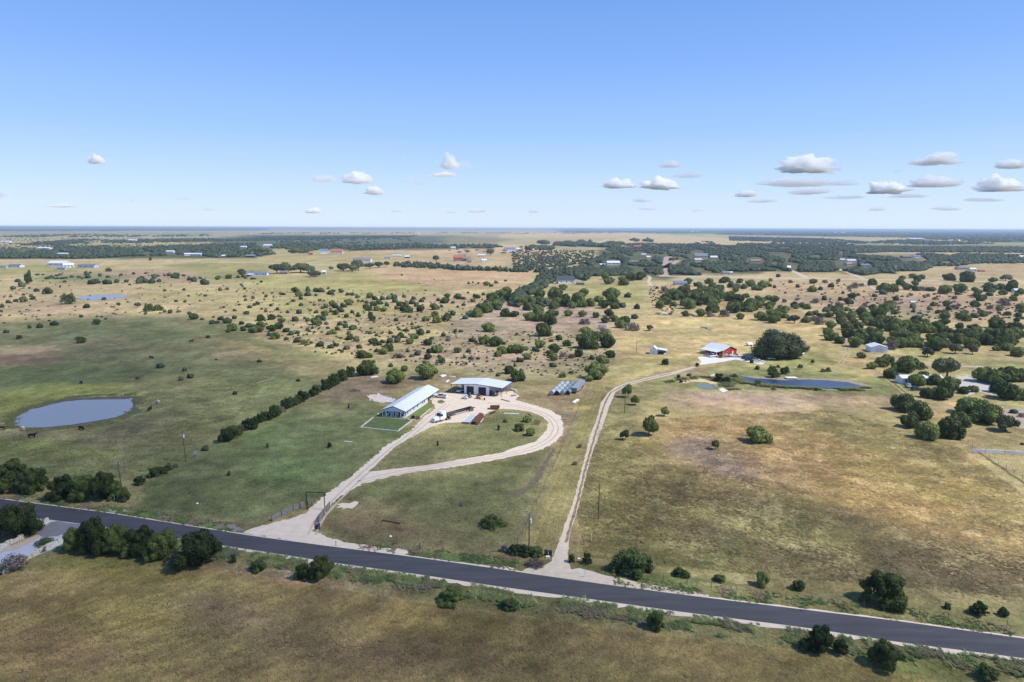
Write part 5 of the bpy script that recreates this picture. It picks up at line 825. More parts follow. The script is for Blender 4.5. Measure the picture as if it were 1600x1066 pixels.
for s_ in (-1, 1):
    MB().box(-.25, .7, s_*1.2-.02, s_*1.2+.02, 2.05, 2.85).build('side_window', MT['glass'], sm); MB().tube((-1.0, s_*1.05, .75), (.6, s_*1.05, .75), .32, n=12).build('fuel_tank', MT['rim'], sm); MB().cbox(3.42, s_*.72, 1.05, .08, .35, .3).build('headlight', MT['ceramic'], sm)
    MB().cbox(1.0, s_*1.42, 2.4, .12, .22, .7).build('mirror', MT['black'], sm); MB().tube((-2.05, s_*.95, 1.0), (-2.05, s_*.95, 3.7), .09, n=8).build('exhaust_stack', MT['rim'], sm)
    wheel(sm, 2.35, s_*1.0, .5, .3); wheel(sm, -2.5, s_*.95, .5, .5); wheel(sm, -3.7, s_*.95, .5, .5)
    MB().prism([(1.8,.95),(1.85,1.15),(2.35,1.28),(2.85,1.15),(2.95,.95)], s_*1.12-.12, s_*1.12+.12, 'y').build('fender', MT['paint'], sm)
MB().box(3.38, 3.5, -.5, .5, .8, 1.6).build('grille', MT['rim'], sm); MB().box(3.4, 3.62, -1.15, 1.15, .4, .72).build('bumper', MT['rim'], sm)
ha, hb = G(692, 653.5), G(739, 640.5); dv = hb-ha; Lt = dv.length; at2 = math.atan2(dv.y, dv.x)
tl = thing('flatbed_trailer', 'long black skeletal flatbed trailer behind the white semi truck', 'trailer', ha.to_tuple(), at2)
mb = MB(); 
for s_ in (-.55, .55): mb.box(0, Lt, s_-.08, s_+.08, 1.0, 1.3)
for i in range(int(Lt/1.2)): mb.box(.3+i*1.2, .42+i*1.2, -1.2, 1.2, 1.1, 1.24)
for s_ in (-1.2, 1.2): mb.box(0, Lt, s_-.05, s_+.05, 1.1, 1.32)
mb.build('frame', MT['black'], tl)
mb = MB()
for i, y_ in enumerate((-.95, -.32, .32, .95)): mb.box(1.0, Lt*.45, y_-.2, y_+.2, 1.31, 1.37)
mb.build('deck_boards', MT['wood'], tl)
for x_ in (Lt-1.2, Lt-2.4):
    for s_ in (-1, 1): wheel(tl, x_, s_*.95, .48, .4)
for s_ in (-1, 1): MB().box(3.1, 3.25, s_*.8-.06, s_*.8+.06, .05, 1.05).build('landing_leg', MT['black'], tl)
# things in the yard
def pos(x, y, z=0): g = G(x, y); return (g.x, g.y, z)
def angle(p, q): d = G(*q)-G(*p); return math.atan2(d.y, d.x), d.length, (G(*p)+G(*q))/2
a, l_, c_ = angle((728.5,663), (739,651.5))
fr = thing('panel_stack', 'stack of white framed steel panels on the gravel beside the rusty beams', 'panels', c_, a)
for i in range(4): MB().box(-l_/2, l_/2, -1.25+.05*i, 1.25, .08+.2*i, .2+.2*i).build('panel', MT['galv' if i < 3 else 'wall2'], fr)
mb = MB()
for x_ in np.linspace(-l_/2, l_/2, 6): mb.box(x_-.08, x_+.08, -1.35, 1.35, .84, .93)
for y_ in (-1.3, 1.3): mb.box(-l_/2, l_/2, y_-.07, y_+.07, .93, 1.0)
mb.build('frame', MT['white'], fr)
a, l_, c_ = angle((741,664), (752,650))
bs = thing('beam_stack', 'bundle of rusty red-brown steel beams on the gravel by the loop lawn', 'beams', c_, a); rr = random.Random(4)
for k_ in range(3):
    for i in range(7-k_*2):
        y_ = (i-(6-k_*2)/2)*.42; x_ = rr.uniform(-.4, .4); z_ = .12+k_*.42; mb = MB(); mb.box(-l_/2+x_, l_/2+x_, y_-.16, y_+.16, z_, z_+.05); mb.box(-l_/2+x_, l_/2+x_, y_-.16, y_+.16, z_+.33, z_+.38); mb.box(-l_/2+x_, l_/2+x_, y_-.025, y_+.025, z_+.05, z_+.33); mb.build('steel_beam', MT['rust'], bs)
mb = MB()
for x_ in (-l_*.3, l_*.3): mb.box(x_-.1, x_+.1, -1.6, 1.6, 0, .12)
mb.build('dunnage', MT['wood'], bs)
a, l_, c_ = angle((766,639.5), (780.5,639.5))
rt = thing('rusty_trailer', 'rusty red box-sided trailer at the edge of the loop lawn', 'trailer', c_, a)
MB().box(-l_/2, l_/2, -1, 1, .55, .7).build('deck', MT['rust'], rt)
for s_ in (-1, 1): MB().box(-l_/2, l_/2, s_*1-.04, s_*1+.04, .7, 1.35).build('side_board', MT['rustlite'], rt); wheel(rt, .3, s_*1.12, .36, .22); wheel(rt, -.5, s_*1.12, .36, .22)
for s_ in (-1, 1): MB().box(s_*l_/2-.04, s_*l_/2+.04, -.96, .96, .7, 1.35).build('end_board', MT['rustlite'], rt)
MB().beam((-l_/2, 0, .6), (-l_/2-1.3, -.6, .5), .12, .12).build('drawbar', MT['black'], rt)
t = thing('farm_implement', 'black three-bar implement lying on the grass below the rusty trailer', 'implement', pos(770, 646.5), 1.0); MB().beam((-2, 0, .5), (2, 0, .5), .2, .2).build('tool_bar', MT['black'], t)
for i in range(5): MB().tube((-1.8+i*.9, 0, .5), (-1.9+i*.9, -.4, .05), .06, n=6).build('tine', MT['black'], t)
MB().beam((0, 0, .5), (0, 1.5, .55), .15, .15).build('drawbar', MT['black'], t)
t = thing('skid_loader', 'orange and tan skid loader parked at the middle of the shop front', 'loader', pos(748.5, 623.2), math.radians(-30))
taper([(-1.1,.35),(-1.15,1.15),(.2,1.3),(.9,.9),(.95,.35)], .65, .6, .7).build('body', MT['orange'], t, bevel=.03); taper([(-.6,1.1),(-.5,2.05),(.35,2.05),(.5,1.0)], .55, .5, 1.2).build('cab', MT['trim'], t)
for s_ in (-1, 1): MB().beam((-1.0, s_*.78, 1.35), (1.3, s_*.78, .75), .12, .22).build('lift_arm', MT['tan'], t); wheel(t, .5, s_*.8, .4, .28); wheel(t, -.6, s_*.8, .4, .28)
MB().prism([(1.3,.15),(1.3,.85),(1.45,.85),(1.6,.25),(2.1,.15)], -.9, .9, 'y').build('bucket', MT['tan'], t)
t = thing('tractor', 'small tan tractor with a rear frame by the shop front, left of the loader', 'tractor', pos(731, 622), math.radians(205))
taper([(-.3,.6),(-.3,1.15),(1.3,1.05),(1.4,.6)], .35, .32, .8).build('hood', MT['silver'], t, bevel=.03); MB().box(-.9, -.3, -.4, .4, .75, 1.0).build('seat_deck', MT['black'], t); MB().box(-.8, -.45, -.25, .25, 1.0, 1.45).build('seat', MT['black'], t); MB().beam((-1.0, -.5, .9), (-1.0, -.5, 2.1), .08, .08).build('roll_bar', MT['tan'], t); MB().beam((-1.0, .5, .9), (-1.0, .5, 2.1), .08, .08).build('roll_bar', MT['tan'], t); MB().box(-1.05, -.95, -.55, .55, 2.1, 2.2).build('roll_bar', MT['tan'], t)
for s_ in (-1, 1): wheel(t, -.7, s_*.75, .65, .35); wheel(t, 1.0, s_*.6, .38, .22)
t = thing('utility_cart', 'small white utility cart standing in front of the left bay door', 'cart', pos(726.5, 623.6), math.radians(160)); taper([(-1.2,.4),(-1.2,.95),(.4,.95),(.6,.75),(1.2,.7),(1.25,.4)], .6, .58, .6).build('body', MT['paint'], t, bevel=.03); MB().box(-.7, .5, -.6, .6, 1.72, 1.8).build('canopy', MT['paint'], t)
for x_, y_ in ((-.65,-.55),(-.65,.55),(.45,-.55),(.45,.55)): MB().box(x_-.03, x_+.03, y_-.03, y_+.03, .9, 1.72).build('post', MT['black'], t)
for x_ in (-.75, .8):
    for s_ in (-1, 1): wheel(t, x_, s_*.6, .27, .18)
t = thing('shop_barrow', 'dark upright drum frame standing right of the loader on the gravel', 'drum', pos(757, 625.5), .4); MB().tube((0, 0, .1), (0, 0, 1.0), .3, n=12).build('drum', MT['black'], t); MB().tube((-.5, 0, .06), (.5, 0, .06), .06, n=6).build('base', MT['tan'], t)
def boat(name, label, p, rz_, L_=5.5, m=None, trailer=True, cat='boat'):
    t = thing(name, label, cat, p, rz_); mb = MB(); n_ = 8; V = []; z0 = .55
    for i in range(n_+1):
        x = -L_/2+L_*i/n_; k_ = max(0, (i/n_-.45)/.55); hw = 1.1*(1-k_**2.2*.97); V += [(x, -hw, z0+.75+.2*k_), (x, -hw*.75, z0+.2+.3*k_**2), (x, 0, z0+.25*k_**2), (x, hw*.75, z0+.2+.3*k_**2), (x, hw, z0+.75+.2*k_)]
    F = [];
    for i in range(n_):
        for j in range(4): F.append((i*5+j, i*5+j+1, i*5+j+6, i*5+j+5))
    for i in range(n_): F.append((i*5, i*5+5, i*5+9, i*5+4))
    F += [(0, 4, 3, 2, 1), (n_*5, n_*5+1, n_*5+2, n_*5+3, n_*5+4)]; mb.add(V, F).build('hull', m or MT['paint'], t)
    MB().box(-L_*.12, L_*.02, -.7, .7, z0+.8, z0+1.35).build('windscreen', MT['glass'], t); MB().box(-L_/2-.3, -L_/2+.05, -.2, .2, .5, z0+1.25).build('outboard_motor', MT['black'], t)
    if trailer:
        mb = MB(); mb.box(-L_*.35, L_*.5, -.08, .08, .38, .5); mb.box(-L_*.2, -L_*.1, -1, 1, .38, .48); mb.build('trailer_frame', MT['galv'], t)
        for s_ in (-1, 1): wheel(t, -L_*.15, s_*1.1, .33, .2)
    return t
q = local(sh, 14.2, 3.2); boat('motor_boat', 'white motor boat on a trailer under the right lean-to of the shop', (q.x, q.y, .02), rzb+math.radians(100), 5.2)
q = local(sh, -2.9, 3.0); car('parked_car', 'white rounded vehicle under the left lean-to of the shop', 'car', Vector((q.x, q.y, 0)), rzb+math.radians(-95), MT['paint'], 'suv')
q = local(sh, 12.1, .5); t = thing('dark_cabinet', 'dark upright cabinet standing under the right lean-to', 'cabinet', (q.x, q.y, .03), rzb); MB().box(-.5, .5, -.4, .4, .05, 2.2).build('case', MT['trim'], t); MB().box(-.46, .46, -.44, -.41, .15, 2.1).build('door', MT['dark'], t)
# tanks / pipes east of the shop
pa, pb = G(865, 620), G(885, 601); pd = pb-pa; pa_an = math.atan2(pd.y, pd.x); side_v = Vector((math.sin(pa_an), -math.cos(pa_an), 0)); ux = pd.normalized(); base_p = G(860.5, 619.5)
names = [('leftmost dark row', 0), ('second row from the left', 1), ('third row from the left', 2), ('fourth row from the left', 3)]
for row, (lb, i) in enumerate(names):
    for j in range(4):
        r_ = .95; st = base_p+side_v*(row*2.15)+ux*(1.2+j*5.2+row*1.0); m = MT['pipew'] if row < 2 else MT['pipe']; t = thing('steel_tank', '%s tank, %s of the stacked tanks' % (['nearest','second nearest','third nearest','farthest'][j], lb), 'tank', (st.x, st.y, 0), pa_an, 'cylindrical tanks lying in rows east of the shop')
        MB().tube((0, 0, r_+.1), (4.8, 0, r_+.1), r_, n=18).build('shell', m, t, True)
        for x_ in (.05, 2.4, 4.75): MB().tube((x_-.07, 0, r_+.1), (x_+.07, 0, r_+.1), r_+.06, n=18).build('ring', MT['rust' if x_ < 1 and row < 2 else 'galv'], t)
        MB().tube((-.1, 0, r_+.1), (.0, 0, r_+.1), r_*.92, n=16).build('end_cap', MT['dark' if (j+row) % 2 else 'pipew'], t)
        MB().box(.4, .6, -.8, .8, 0, .22).build('cradle', MT['wood'], t)
a, l_, c_ = angle((897,615.5), (910,602))
t = thing('container_trailer', 'grey ribbed steel box on wheels at the right end of the tanks', 'container', c_, a); MB().box(-l_/2, l_/2, -1.2, 1.2, .9, 2.6).build('box', ribbed('container_wall', (.33,.35,.39), 'X', .35, .5, .3), t); MB().box(-l_/2, l_/2, -1.0, 1.0, .6, .88).build('chassis', MT['rust'], t)
for x_ in (-l_*.3, l_*.2, l_*.32):
    for s_ in (-1, 1): wheel(t, x_, s_*1.0, .45, .3)
mb = MB()
for x_ in (-l_/2-.03,): mb.box(x_-.03, x_+.03, -1.15, -.02, 1.0, 2.5); mb.box(x_-.03, x_+.03, .02, 1.15, 1.0, 2.5)
mb.build('end_doors', MT['greyroof'], t)
def slab(name, label, p, q, wd, ht, m, cat, z=0.05):
    a, l_, c_ = angle(p, q); t = thing(name, label, cat, (c_.x, c_.y, z), a); mb = MB().box(-l_/2, l_/2, -wd/2, wd/2, 0, ht*.6); mb.build('lower_layer', m, t); MB().box(-l_/2+.2, l_/2-.1, -wd/2+.1, wd/2-.05, ht*.6, ht).build('upper_layer', m, t); return t
slab('trough', 'white oblong trough on the grass below the grey ribbed box', (895.5,630.5), (903,625.5), 1.1, .5, MT['white'], 'trough')
slab('timber_bundle', 'long white pipe bundle lying across the top of the loop lawn', (787,647), (811,647.6), .5, .35, MT['white'], 'pipes')
slab('steel_offcut', 'rusty bars lying by the curve of the driveway', (824,647), (830,650), .5, .3, MT['rust'], 'scrap')
slab('white_sheeting', 'folded white sheeting on the grass below the left round juniper', (579,590.5), (590,588.5), 1.3, .3, MT['white'], 'sheeting'); slab('white_sheeting', 'bright white sheeting right of the third round juniper', (688,589.5), (695,587.5), 1.6, .7, MT['white'], 'sheeting'); slab('white_sheeting', 'thin pale strip of sheeting left behind the shop', (702,588.5), (711,589.6), .8, .25, MT['white'], 'sheeting'); slab('white_sheeting', 'small pale board leaning left of the shop', (697,598), (701,595), .7, .4, MT['white'], 'board')
slab('pallet_pile', 'pale pallets piled right of the shop', (795,608), (807,612), 1.4, .6, MT['tan'], 'pallets'); slab('pallet_pile', 'single weathered pallet lying on the dirt near the shop corner', (799,619.5), (806,618), 1.3, .35, MT['greywood'], 'pallet'); slab('scrap_boards', 'grey boards lying along the gravel edge right of the shop', (783,624.5), (796,628), .8, .25, MT['greywood'], 'boards')
slab('fallen_log', 'thin dark log lying on the dark lawn right of the pipe gate', (597,813.5), (626,819), .35, .3, MT['wood'], 'log'); slab('white_plank', 'small white plank lying on the left lawn', (537,690), (550,691), .35, .15, MT['white'], 'plank'); slab('white_plank', 'white block beside the left end of the house lawn', (589.5,647.8), (591.5,647.3), .5, .3, MT['white'], 'block')
t = thing('burn_pile', 'dark heap of burnt brush on the bare ground left of the house', 'brush pile', pos(555, 611)); g = random.Random(3); mb = MB()
for i in range(60): a = g.uniform(0, 6.28); r_ = g.uniform(0, 2.0); z = g.uniform(.1, .8)*(1-r_/2.6); v0 = Vector((math.cos(a)*r_*1.3, math.sin(a)*r_, z)); mb.tube(v0, v0+Vector((g.uniform(-1.2, 1.2), g.uniform(-1.2, 1.2), g.uniform(-.1, .35))), .05, .02, 5)
mb.build('branches', MT['rust'], t); MB().add(*[[(x*2.2, y*1.6, max(0, z)*.55) for x, y, z in IC1V.tolist()], [tuple(f) for f in IC1F.tolist()]]).build('ash_heap', MT['wood'], t)
g = random.Random(9)
for i in range(9):
    x_, y_ = g.uniform(573, 602), g.uniform(616, 626); t = link('limestone_boulder', MB().add([(x*.6*g.uniform(.7,1.2), y*.55, max(-.1, z)*.5) for x, y, z in IC1V.tolist()], [tuple(f) for f in IC1F.tolist()]).mesh('limestone_boulder', MT['stone']), None, pos(x_, y_), g.uniform(0, 3)); t['label'] = 'pale limestone boulder in the rock spread left of the long house'; t['category'] = 'rock'; t['group'] = 'limestone boulders beside the long house'
t = thing('brush_cage', 'rust-brown wire tree cage on the loop lawn right of the junipers', 'tree cage', pos(839, 664)); mb = MB()
for i in range(14): a = i*math.pi/7; mb.tube((math.cos(a)*.9, math.sin(a)*.9, 0), (math.cos(a)*.9, math.sin(a)*.9, 1.9), .04, n=5)
mb.build('bars', MT['rust'], t); mb = MB()
for z in (.3, 1.0, 1.8):
    for i in range(14): a = i*math.pi/7; b_ = a+math.pi/7; mb.tube((math.cos(a)*.9, math.sin(a)*.9, z), (math.cos(b_)*.9, math.sin(b_)*.9, z), .035, n=5)
mb.build('hoops', MT['rust'], t); MB().tube((0, 0, 0), (0, 0, 3.2), .05, .02, 6).build('sapling_stem', MT['bark'], t)
# ---- poles, gate, fences ----
def pole(label, x, y, h_, arm=True, lean=0, trans=True, m=None, az=.2):
    t = thing('utility_pole', label, 'utility pole', pos(x, y), az); MB().tube((0, 0, -.3), (lean, 0, h_), .17, .11, 8).build('pole', m or MT['wood'], t)
    if arm:
        MB().box(-1.1+lean, 1.1+lean, -.06, .06, h_-.6, h_-.46).build('crossarm', MT['greywood'], t)
        for x_ in (-1, -.35, .35, 1): MB().tube((x_+lean, 0, h_-.46), (x_+lean, 0, h_-.2), .06, .05, 6).build('insulator', MT['ceramic'], t)
    if trans:
        c = MB().tube((.32+lean, 0, h_-2.2), (.32+lean, 0, h_-1.3), .25, n=10).build('transformer', MT['ceramic'], t); MB().tube((.32+lean, 0, h_-1.3), (.32+lean, 0, h_-1.1), .07, n=6).build('bushing', MT['ceramic'], c)
pole('tall dark utility pole leaning slightly by the pasture fence', 291, 721, 9.6, False, -.55, True, MT['wood'], 0); pole('utility pole with crossarm and pale insulators beside the roadside tree clump', 190.5, 766, 8.0, True, -.35, False, MT['wood'], .5); pole('utility pole with crossarm at the foot of the mown strip beside the road', 826.5, 868, 9.6, True, 0, True, MT['wood'], .3); pole('bare dark pole standing alone in the field right of the track', 935, 811.5, 9.2, False, .05, False, MT['wood']); pole('thin utility pole beside the small group of junipers right of the track', 976, 646, 7.8, False, 0, False); pole('distant utility pole between the scrub lot and the white shed', 994.5, 551.5, 7.8, False, 0, False)
t = thing('electric_box', 'pale grey metal service box on legs by the pasture fence', 'service box', pos(306, 715)); MB().box(-.45, .45, -.25, .25, .9, 1.9).build('box', MT['galv'], t); [MB().box(x_-.05, x_+.05, -.05, .05, 0, .9).build('leg', MT['galv'], t) for x_ in (-.38, .38)]; MB().box(-.3, .3, -.29, -.26, 1.1, 1.7).build('box_door', MT['ceramic'], t)
for i, (x, y, lb) in enumerate([(179,782.5,'left one of two white marker posts at the left tree clump'),(183.5,782,'right one of two white marker posts at the left tree clump'),(913.5,902,'white marker post on the gravel right of the track mouth'),(525,853,'thin post standing in the gravel right of the driveway mouth'),(924,845,'slim pale stake in the field above the roadside bushes')]):
    t = thing('marker_post', lb, 'post', pos(x, y)); MB().box(-.06, .06, -.06, .06, 0, 1.5 if i != 3 else 1.0).build('post', MT['white' if i != 3 else 'wood'], t); MB().box(-.09, .09, -.09, .09, 1.5 if i != 3 else 1.0, 1.6 if i != 3 else 1.1).build('cap', MT['white' if i != 3 else 'trim'], t)
t = thing('pipe_gateway', 'tall black pipe gateway over the driveway entrance', 'gateway', (0, 0, 0)); gl_, gr_ = G(479.5, 796), G(507.5, 797)
for p_ in (gl_, gr_): MB().tube((p_.x, p_.y, -.2), (p_.x, p_.y, 4.6), .11, n=8).build('upright', MT['black'], t)
MB().tube((gl_.x, gl_.y, 4.6), (gr_.x, gr_.y, 4.6), .1, n=8).build('top_bar', MT['black'], t)
t = thing('steel_gate', 'open black pipe gate swung back beside the left gateway upright', 'gate', (gl_.x+.25, gl_.y, 0), 1.35); mb = MB()
for z in (.3, .8, 1.3): mb.tube((0, 0, z), (3.6, 0, z), .045, n=6)
for x_ in (0, 1.8, 3.6): mb.tube((x_, 0, .25), (x_, 0, 1.35), .045, n=6)
mb.build('bars', MT['black'], t); MB().tube((0, 0, 0), (0, 0, 2.3), .08, n=8).build('hinge_post', MT['black'], t)
def panel_fence(name, label, pts, ht, m, post_m, cat='fence', boards=.22, gapf=.1, rails=False):
    t = thing(name, label, cat, (0, 0, 0)); V = [G(*p) for p in pts]; rr = random.Random(3)
    for a, b_ in zip(V[:-1], V[1:]):
        L_ = (b_-a).length; n_ = int(L_/boards); mb = MB(); u = (b_-a).normalized()
        if rails:
            for z in rails: mb.beam(a+Vector((0, 0, z)), b_+Vector((0, 0, z)), .16, .24)
        else:
            for i in range(n_):
                p_ = a+u*(i*boards); h_ = ht*rr.uniform(.95, 1.04); mb.beam(p_+Vector((0, 0, h_/2)), p_+u*(boards*(1-gapf))+Vector((0, 0, h_/2)), .04, h_)
        mb.build('boards' if not rails else 'rails', m, t); k_ = max(1, int(L_/2.4))
        for i in range(k_+1): p_ = a.lerp(b_, i/k_)+Vector((0, .08, 0)); MB().box(p_.x-.07, p_.x+.07, p_.y-.07, p_.y+.07, 0, ht+.08).build('post', post_m, t)
    return t
panel_fence('board_fence', 'weathered grey board fence curving to the left gateway upright', [(425,815),(440,807),(458,799),(477,790.5)], 1.5, MT['greywood'], MT['wood']); panel_fence('board_fence', 'weathered grey board fence curving to the right gateway upright', [(500,828),(498,818),(505,806),(515,793.5)], 1.6, MT['greywood'], MT['wood'])
panel_fence('rail_fence', 'white three-rail fence at the right edge of the photo', [(1519.5,707.5),(1540,708.5),(1570,710),(1605,712.5),(1660,716)], 1.35, MT['white'], MT['white'], rails=(.35, .75, 1.15))
def wire_fence(label, pts, step, ht=1.25, m=None):
    t = thing('wire_fence', label, 'fence', (0, 0, 0)); V = [G(*p) for p in pts]; mb = MB()
    for a, b_ in zip(V[:-1], V[1:]):
        k_ = max(1, int((b_-a).length/step))
        for i in range(k_):
            p_ = a.lerp(b_, i/k_); MB().tube((p_.x, p_.y, -.1), (p_.x+R.uniform(-.05, .05), p_.y, ht), .055, n=5).build('post', m or MT['wood'], t)
        for z in (.35, .75, 1.15): mb.tube((a.x, a.y, z), (b_.x, b_.y, z), .012, n=3)
    mb.build('wire', MT['wire'], t)
wire_fence('wire fence along the far verge left of the driveway', [(205,797),(300,812),(380,826),(423,815)], 4.5); wire_fence('wire fence along the verge between driveway and gravel track', [(515,829),(620,850),(730,868),(800,874),(850,882)], 4.5); wire_fence('wire fence along the far verge right of the gravel track', [(905,882),(1000,900),(1150,925),(1350,950),(1620,985)], 4.5); wire_fence('wire fence between the pond pasture and the left lawn', [(205,797),(235,755),(290,722),(345,690),(430,645),(500,606),(548,583)], 5); wire_fence('fence line climbing the right-hand field to the rail fence', [(1640,775),(1560,725),(1519,700),(1500,680)], 4); wire_fence('wire fence between the loop lawn and the mown strip', [(800,866),(850,765),(878,700),(922,600)], 5); wire_fence('fence beside the pond bank meeting the right-hand trees', [(1415,616),(1385,590),(1355,570)], 5)
# stone walls of the drive
low_wall([(-30,868),(0,857),(30,845),(52,832),(70,818),(76,815)], 'rough stone wall on the far side of the concrete drive', MT['stone'], .5, 1.0, 'stone_wall'); low_wall([(-30,905),(8,897),(40,876),(65,862),(85,852),(104,844)], 'rough stone wall on the near side of the concrete drive', MT['stone'], .6, 1.0, 'stone_wall')
def bin_(label, x, y, rz_):
    t = thing('wheeled_bin', label, 'bin', pos(x, y), rz_, 'dark blue wheeled bins'); MB().prism([(-.3,.08),(.3,.08),(.36,1.15),(-.36,1.15)], -.33, .33, 'y').build('body', MT['navy'], t, bevel=.02); MB().box(-.42, .38, -.37, .37, 1.15, 1.22).build('lid', MT['navy'], t)
    for s_ in (-1, 1): wheel(t, -.3, s_*.3, .12, .06, False)
bin_('dark blue bin at the foot of the mown strip, left of the pair', 853.2, 867.8, .2); bin_('dark blue bin at the foot of the mown strip, right of the pair', 859.8, 868.8, .1); bin_('dark blue bin by the stone wall at the left edge of the photo', 1.5, 899, .3)
t = thing('white_crate', 'small white crate in front of the dark blue bins', 'crate', pos(856, 871.5)); MB().box(-.4, .4, -.25, .25, 0, .3).build('box', MT['white'], t); MB().box(-.43, .43, -.28, .28, .3, .35).build('rim', MT['white'], t)
for x, y, lb in ((308,787.5,'white sack on the lawn left of the driveway'),(610,839,'small white sack lying in the lawn above the road'),(904,874,'white sack between two small bushes at the track mouth')):
    o = link('white_sack', MB().add([(a*.42, b_*.3, max(-.05, c)*.42) for a, b_, c in IC1V.tolist()], [tuple(f) for f in IC1F.tolist()]).mesh('white_sack', MT['white'], True), None, pos(x, y)); tagp(o, lb, 'sack')
# ---- red barn and its yard ----
FB0, FB1, FB2 = G(1129.5, 556), G(1151, 553.5), G(1101.5, 552)
dW = FB1-FB0; Wd = dW.length; aw = math.atan2(dW.y, dW.x); dl = FB2-FB0
# local x along the ridge (towards the back), y along the gable
rzr = aw+math.pi/2; t = rb = thing('red_barn', 'red metal barn with a white roof and an open front lean-to', 'barn', FB0.to_tuple(), rzr)   # x to the back, y to the left
Lb = 14; gable_walls(0, Lb, -Wd, 0, 3.1, 4.9).build('wall', MT['red'], t); gable_roof(-.4, Lb+.4, -Wd-.4, .4, 3.0, 5.1, .12).build('roof', MT['brightroof'], t)
MB().prism([(.4,2.95),(.4,3.08),(5.2,2.45),(5.2,2.3)], -.2, Lb-1, 'x').build('lean_to_roof', MT['brightroof'], t)
for x_ in (.1, 4.2, 8.6, Lb-1.2): MB().box(x_-.09, x_+.09, 4.8, 5.0, 0, 2.35).build('post', MT['white'], t)
mb = MB(); mb.beam((-.45, -Wd-.45, 2.95), (-.45, -Wd/2, 5.1), .08, .28); mb.beam((-.45, -Wd/2, 5.1), (-.45, .45, 2.95), .08, .28); mb.box(-.06, .02, -.2, .03, 0, 3); mb.box(-.06, .02, -Wd-.03, -Wd+.2, 0, 3); mb.build('trim', MT['white'], t)
door(t, 0, -Wd*.7, 1.0, 2.1, 'x', -1, MT['white']); window(t, 0, -Wd*.3, 1.6, 1.1, 1.1, 'x', side=-1); MB().box(3, 7, -.02, .08, 0, 2.6).build('barn_door', MT['dark'], t)
for (x, y, k_, m_, lb, rz_) in ((1107,557,'sedan','silver','grey car under the lean-to of the red barn',.2),(1114,558,'pickup','paint','white pickup in front of the red barn lean-to',.5),(1126,558.5,'suv','rustlite','dark red car at the corner of the red barn',1.2)): car('parked_car', lb, 'car', G(x, y), rz_, MT[m_], k_, 'vehicles at the red barn')
boat('motor_boat', 'white boat on a trailer beside the gable of the red barn', pos(1150, 558.5), math.radians(175), 7.5); boat('motor_boat', 'small white boat parked left of the barn gable boat', pos(1138, 557.5), math.radians(170), 5)
for (x, y, k_, m_, lb, rz_) in ((1165,561,'suv','navy','dark car among the vehicles right of the red barn, leftmost',.3),(1171,563.5,'pickup','navy','dark pickup in the middle of the vehicle row right of the red barn',.2),(1180,563.5,'sedan','silver','silver car in the vehicle row right of the red barn',.4),(1187,566,'sedan','paint','white car rightmost in the row right of the red barn',.2)): car('parked_car', lb, 'car', G(x, y), rz_, MT[m_], k_, 'vehicles parked right of the red barn')
t = simple_house('small_shed', 'small white shed almost hidden behind the great oak', 1250, 557, 8, 9, MT['brightroof'], MT['wall'], 'shed', .8, .2, nwin=1)
t = simple_house('small_shed', 'pale hut at the left side of the great oak', 1172, 541, 6, 5, MT['brightroof'], MT['wall'], 'shed', .8, .2, nwin=1)
car('camper_trailer', 'white vehicle half under the great oak at its left', 'camper', G(1205, 562), .1, MT['paint'], 'suv')
# ---- small white shed with lean-to ----
W0, W1 = G(1015, 553.6), G(1027, 554.2); dW = W1-W0; wl = dW.length; t = thing('white_shed', 'small white shed with a steep gable and an open lean-to on its right', 'shed', W0.to_tuple(), math.atan2(dW.y, dW.x)+math.pi/2)
gable_walls(0, 5.5, -wl, 0, 2.5, 4.2).build('wall', MT['wall'], t); gable_roof(-.3, 5.8, -wl-.3, .3, 2.4, 4.4, .1).build('roof', MT['brightroof'], t); MB().prism([(-wl-.1,3.0),(-wl-.1,3.12),(-wl-5.2,2.5),(-wl-5.2,2.38)], -.2, 5.6, 'x').build('lean_to_roof', MT['brightroof'], t)
for x_ in (.1, 5.4): MB().box(x_-.08, x_+.08, -wl-5.0, -wl-4.85, 0, 2.4).build('post', MT['white'], t)
MB().box(5.2, 5.3, -wl-5.0, -wl, 0, 2.3).build('back_panel', MT['wall2'], t); door(t, 0, -wl*.5, 1.2, 2.0, 'x', -1, MT['wall2'])
slab('equipment_pile', 'machinery stored under the lean-to of the small white shed', (1031,552.5), (1040,552), 1.6, 1.2, MT['trim'], 'machinery'); slab('hay_bale', 'pale bale at the corner of the white shed lean-to', (1037,554), (1041,554), .9, .7, MT['white'], 'bale')
# ---- grey metal shed, mobile home ----
a0, a1 = G(1360.5, 550.8), G(1386.5, 551.6); dW = a1-a0; wl = dW.length; t = thing('metal_shed', 'pale metal shed with a low gable at the edge of the right juniper belt', 'shed', a0.to_tuple(), math.atan2(dW.y, dW.x)+math.pi/2)
gable_walls(0, 9, -wl, 0, 3.0, 4.3).build('wall', MT['wall'], t); gable_roof(-.3, 9.3, -wl-.3, .3, 2.95, 4.5, .12).build('roof', MT['brightroof'], t); MB().box(-.06, -.005, -wl*.7, -wl*.3, 0, 2.6).build('roller_door', MT['wall2'], t); door(t, 0, -wl*.87, .9, 2, 'x', -1, MT['white'])
a0, a1 = G(1409, 600), G(1474, 600); t = thing('mobile_home', 'long white-roofed mobile home hidden among the right-hand trees', 'mobile home', a0.to_tuple(), .05); L_ = (a1-a0).length
gable_walls(0, L_, 0, 5, 2.7, 3.4).build('wall', MT['wall'], t); gable_roof(-.3, L_+.3, -.4, 5.4, 2.6, 3.55, .1).build('roof', MT['brightroof'], t)
for i in range(5): window(t, L_*(i+.5)/5, 0, 1.5, 1.1, 1.1, 'y', side=-1)
door(t, L_*.3, 0, 1, 2.1, 'y', -1)
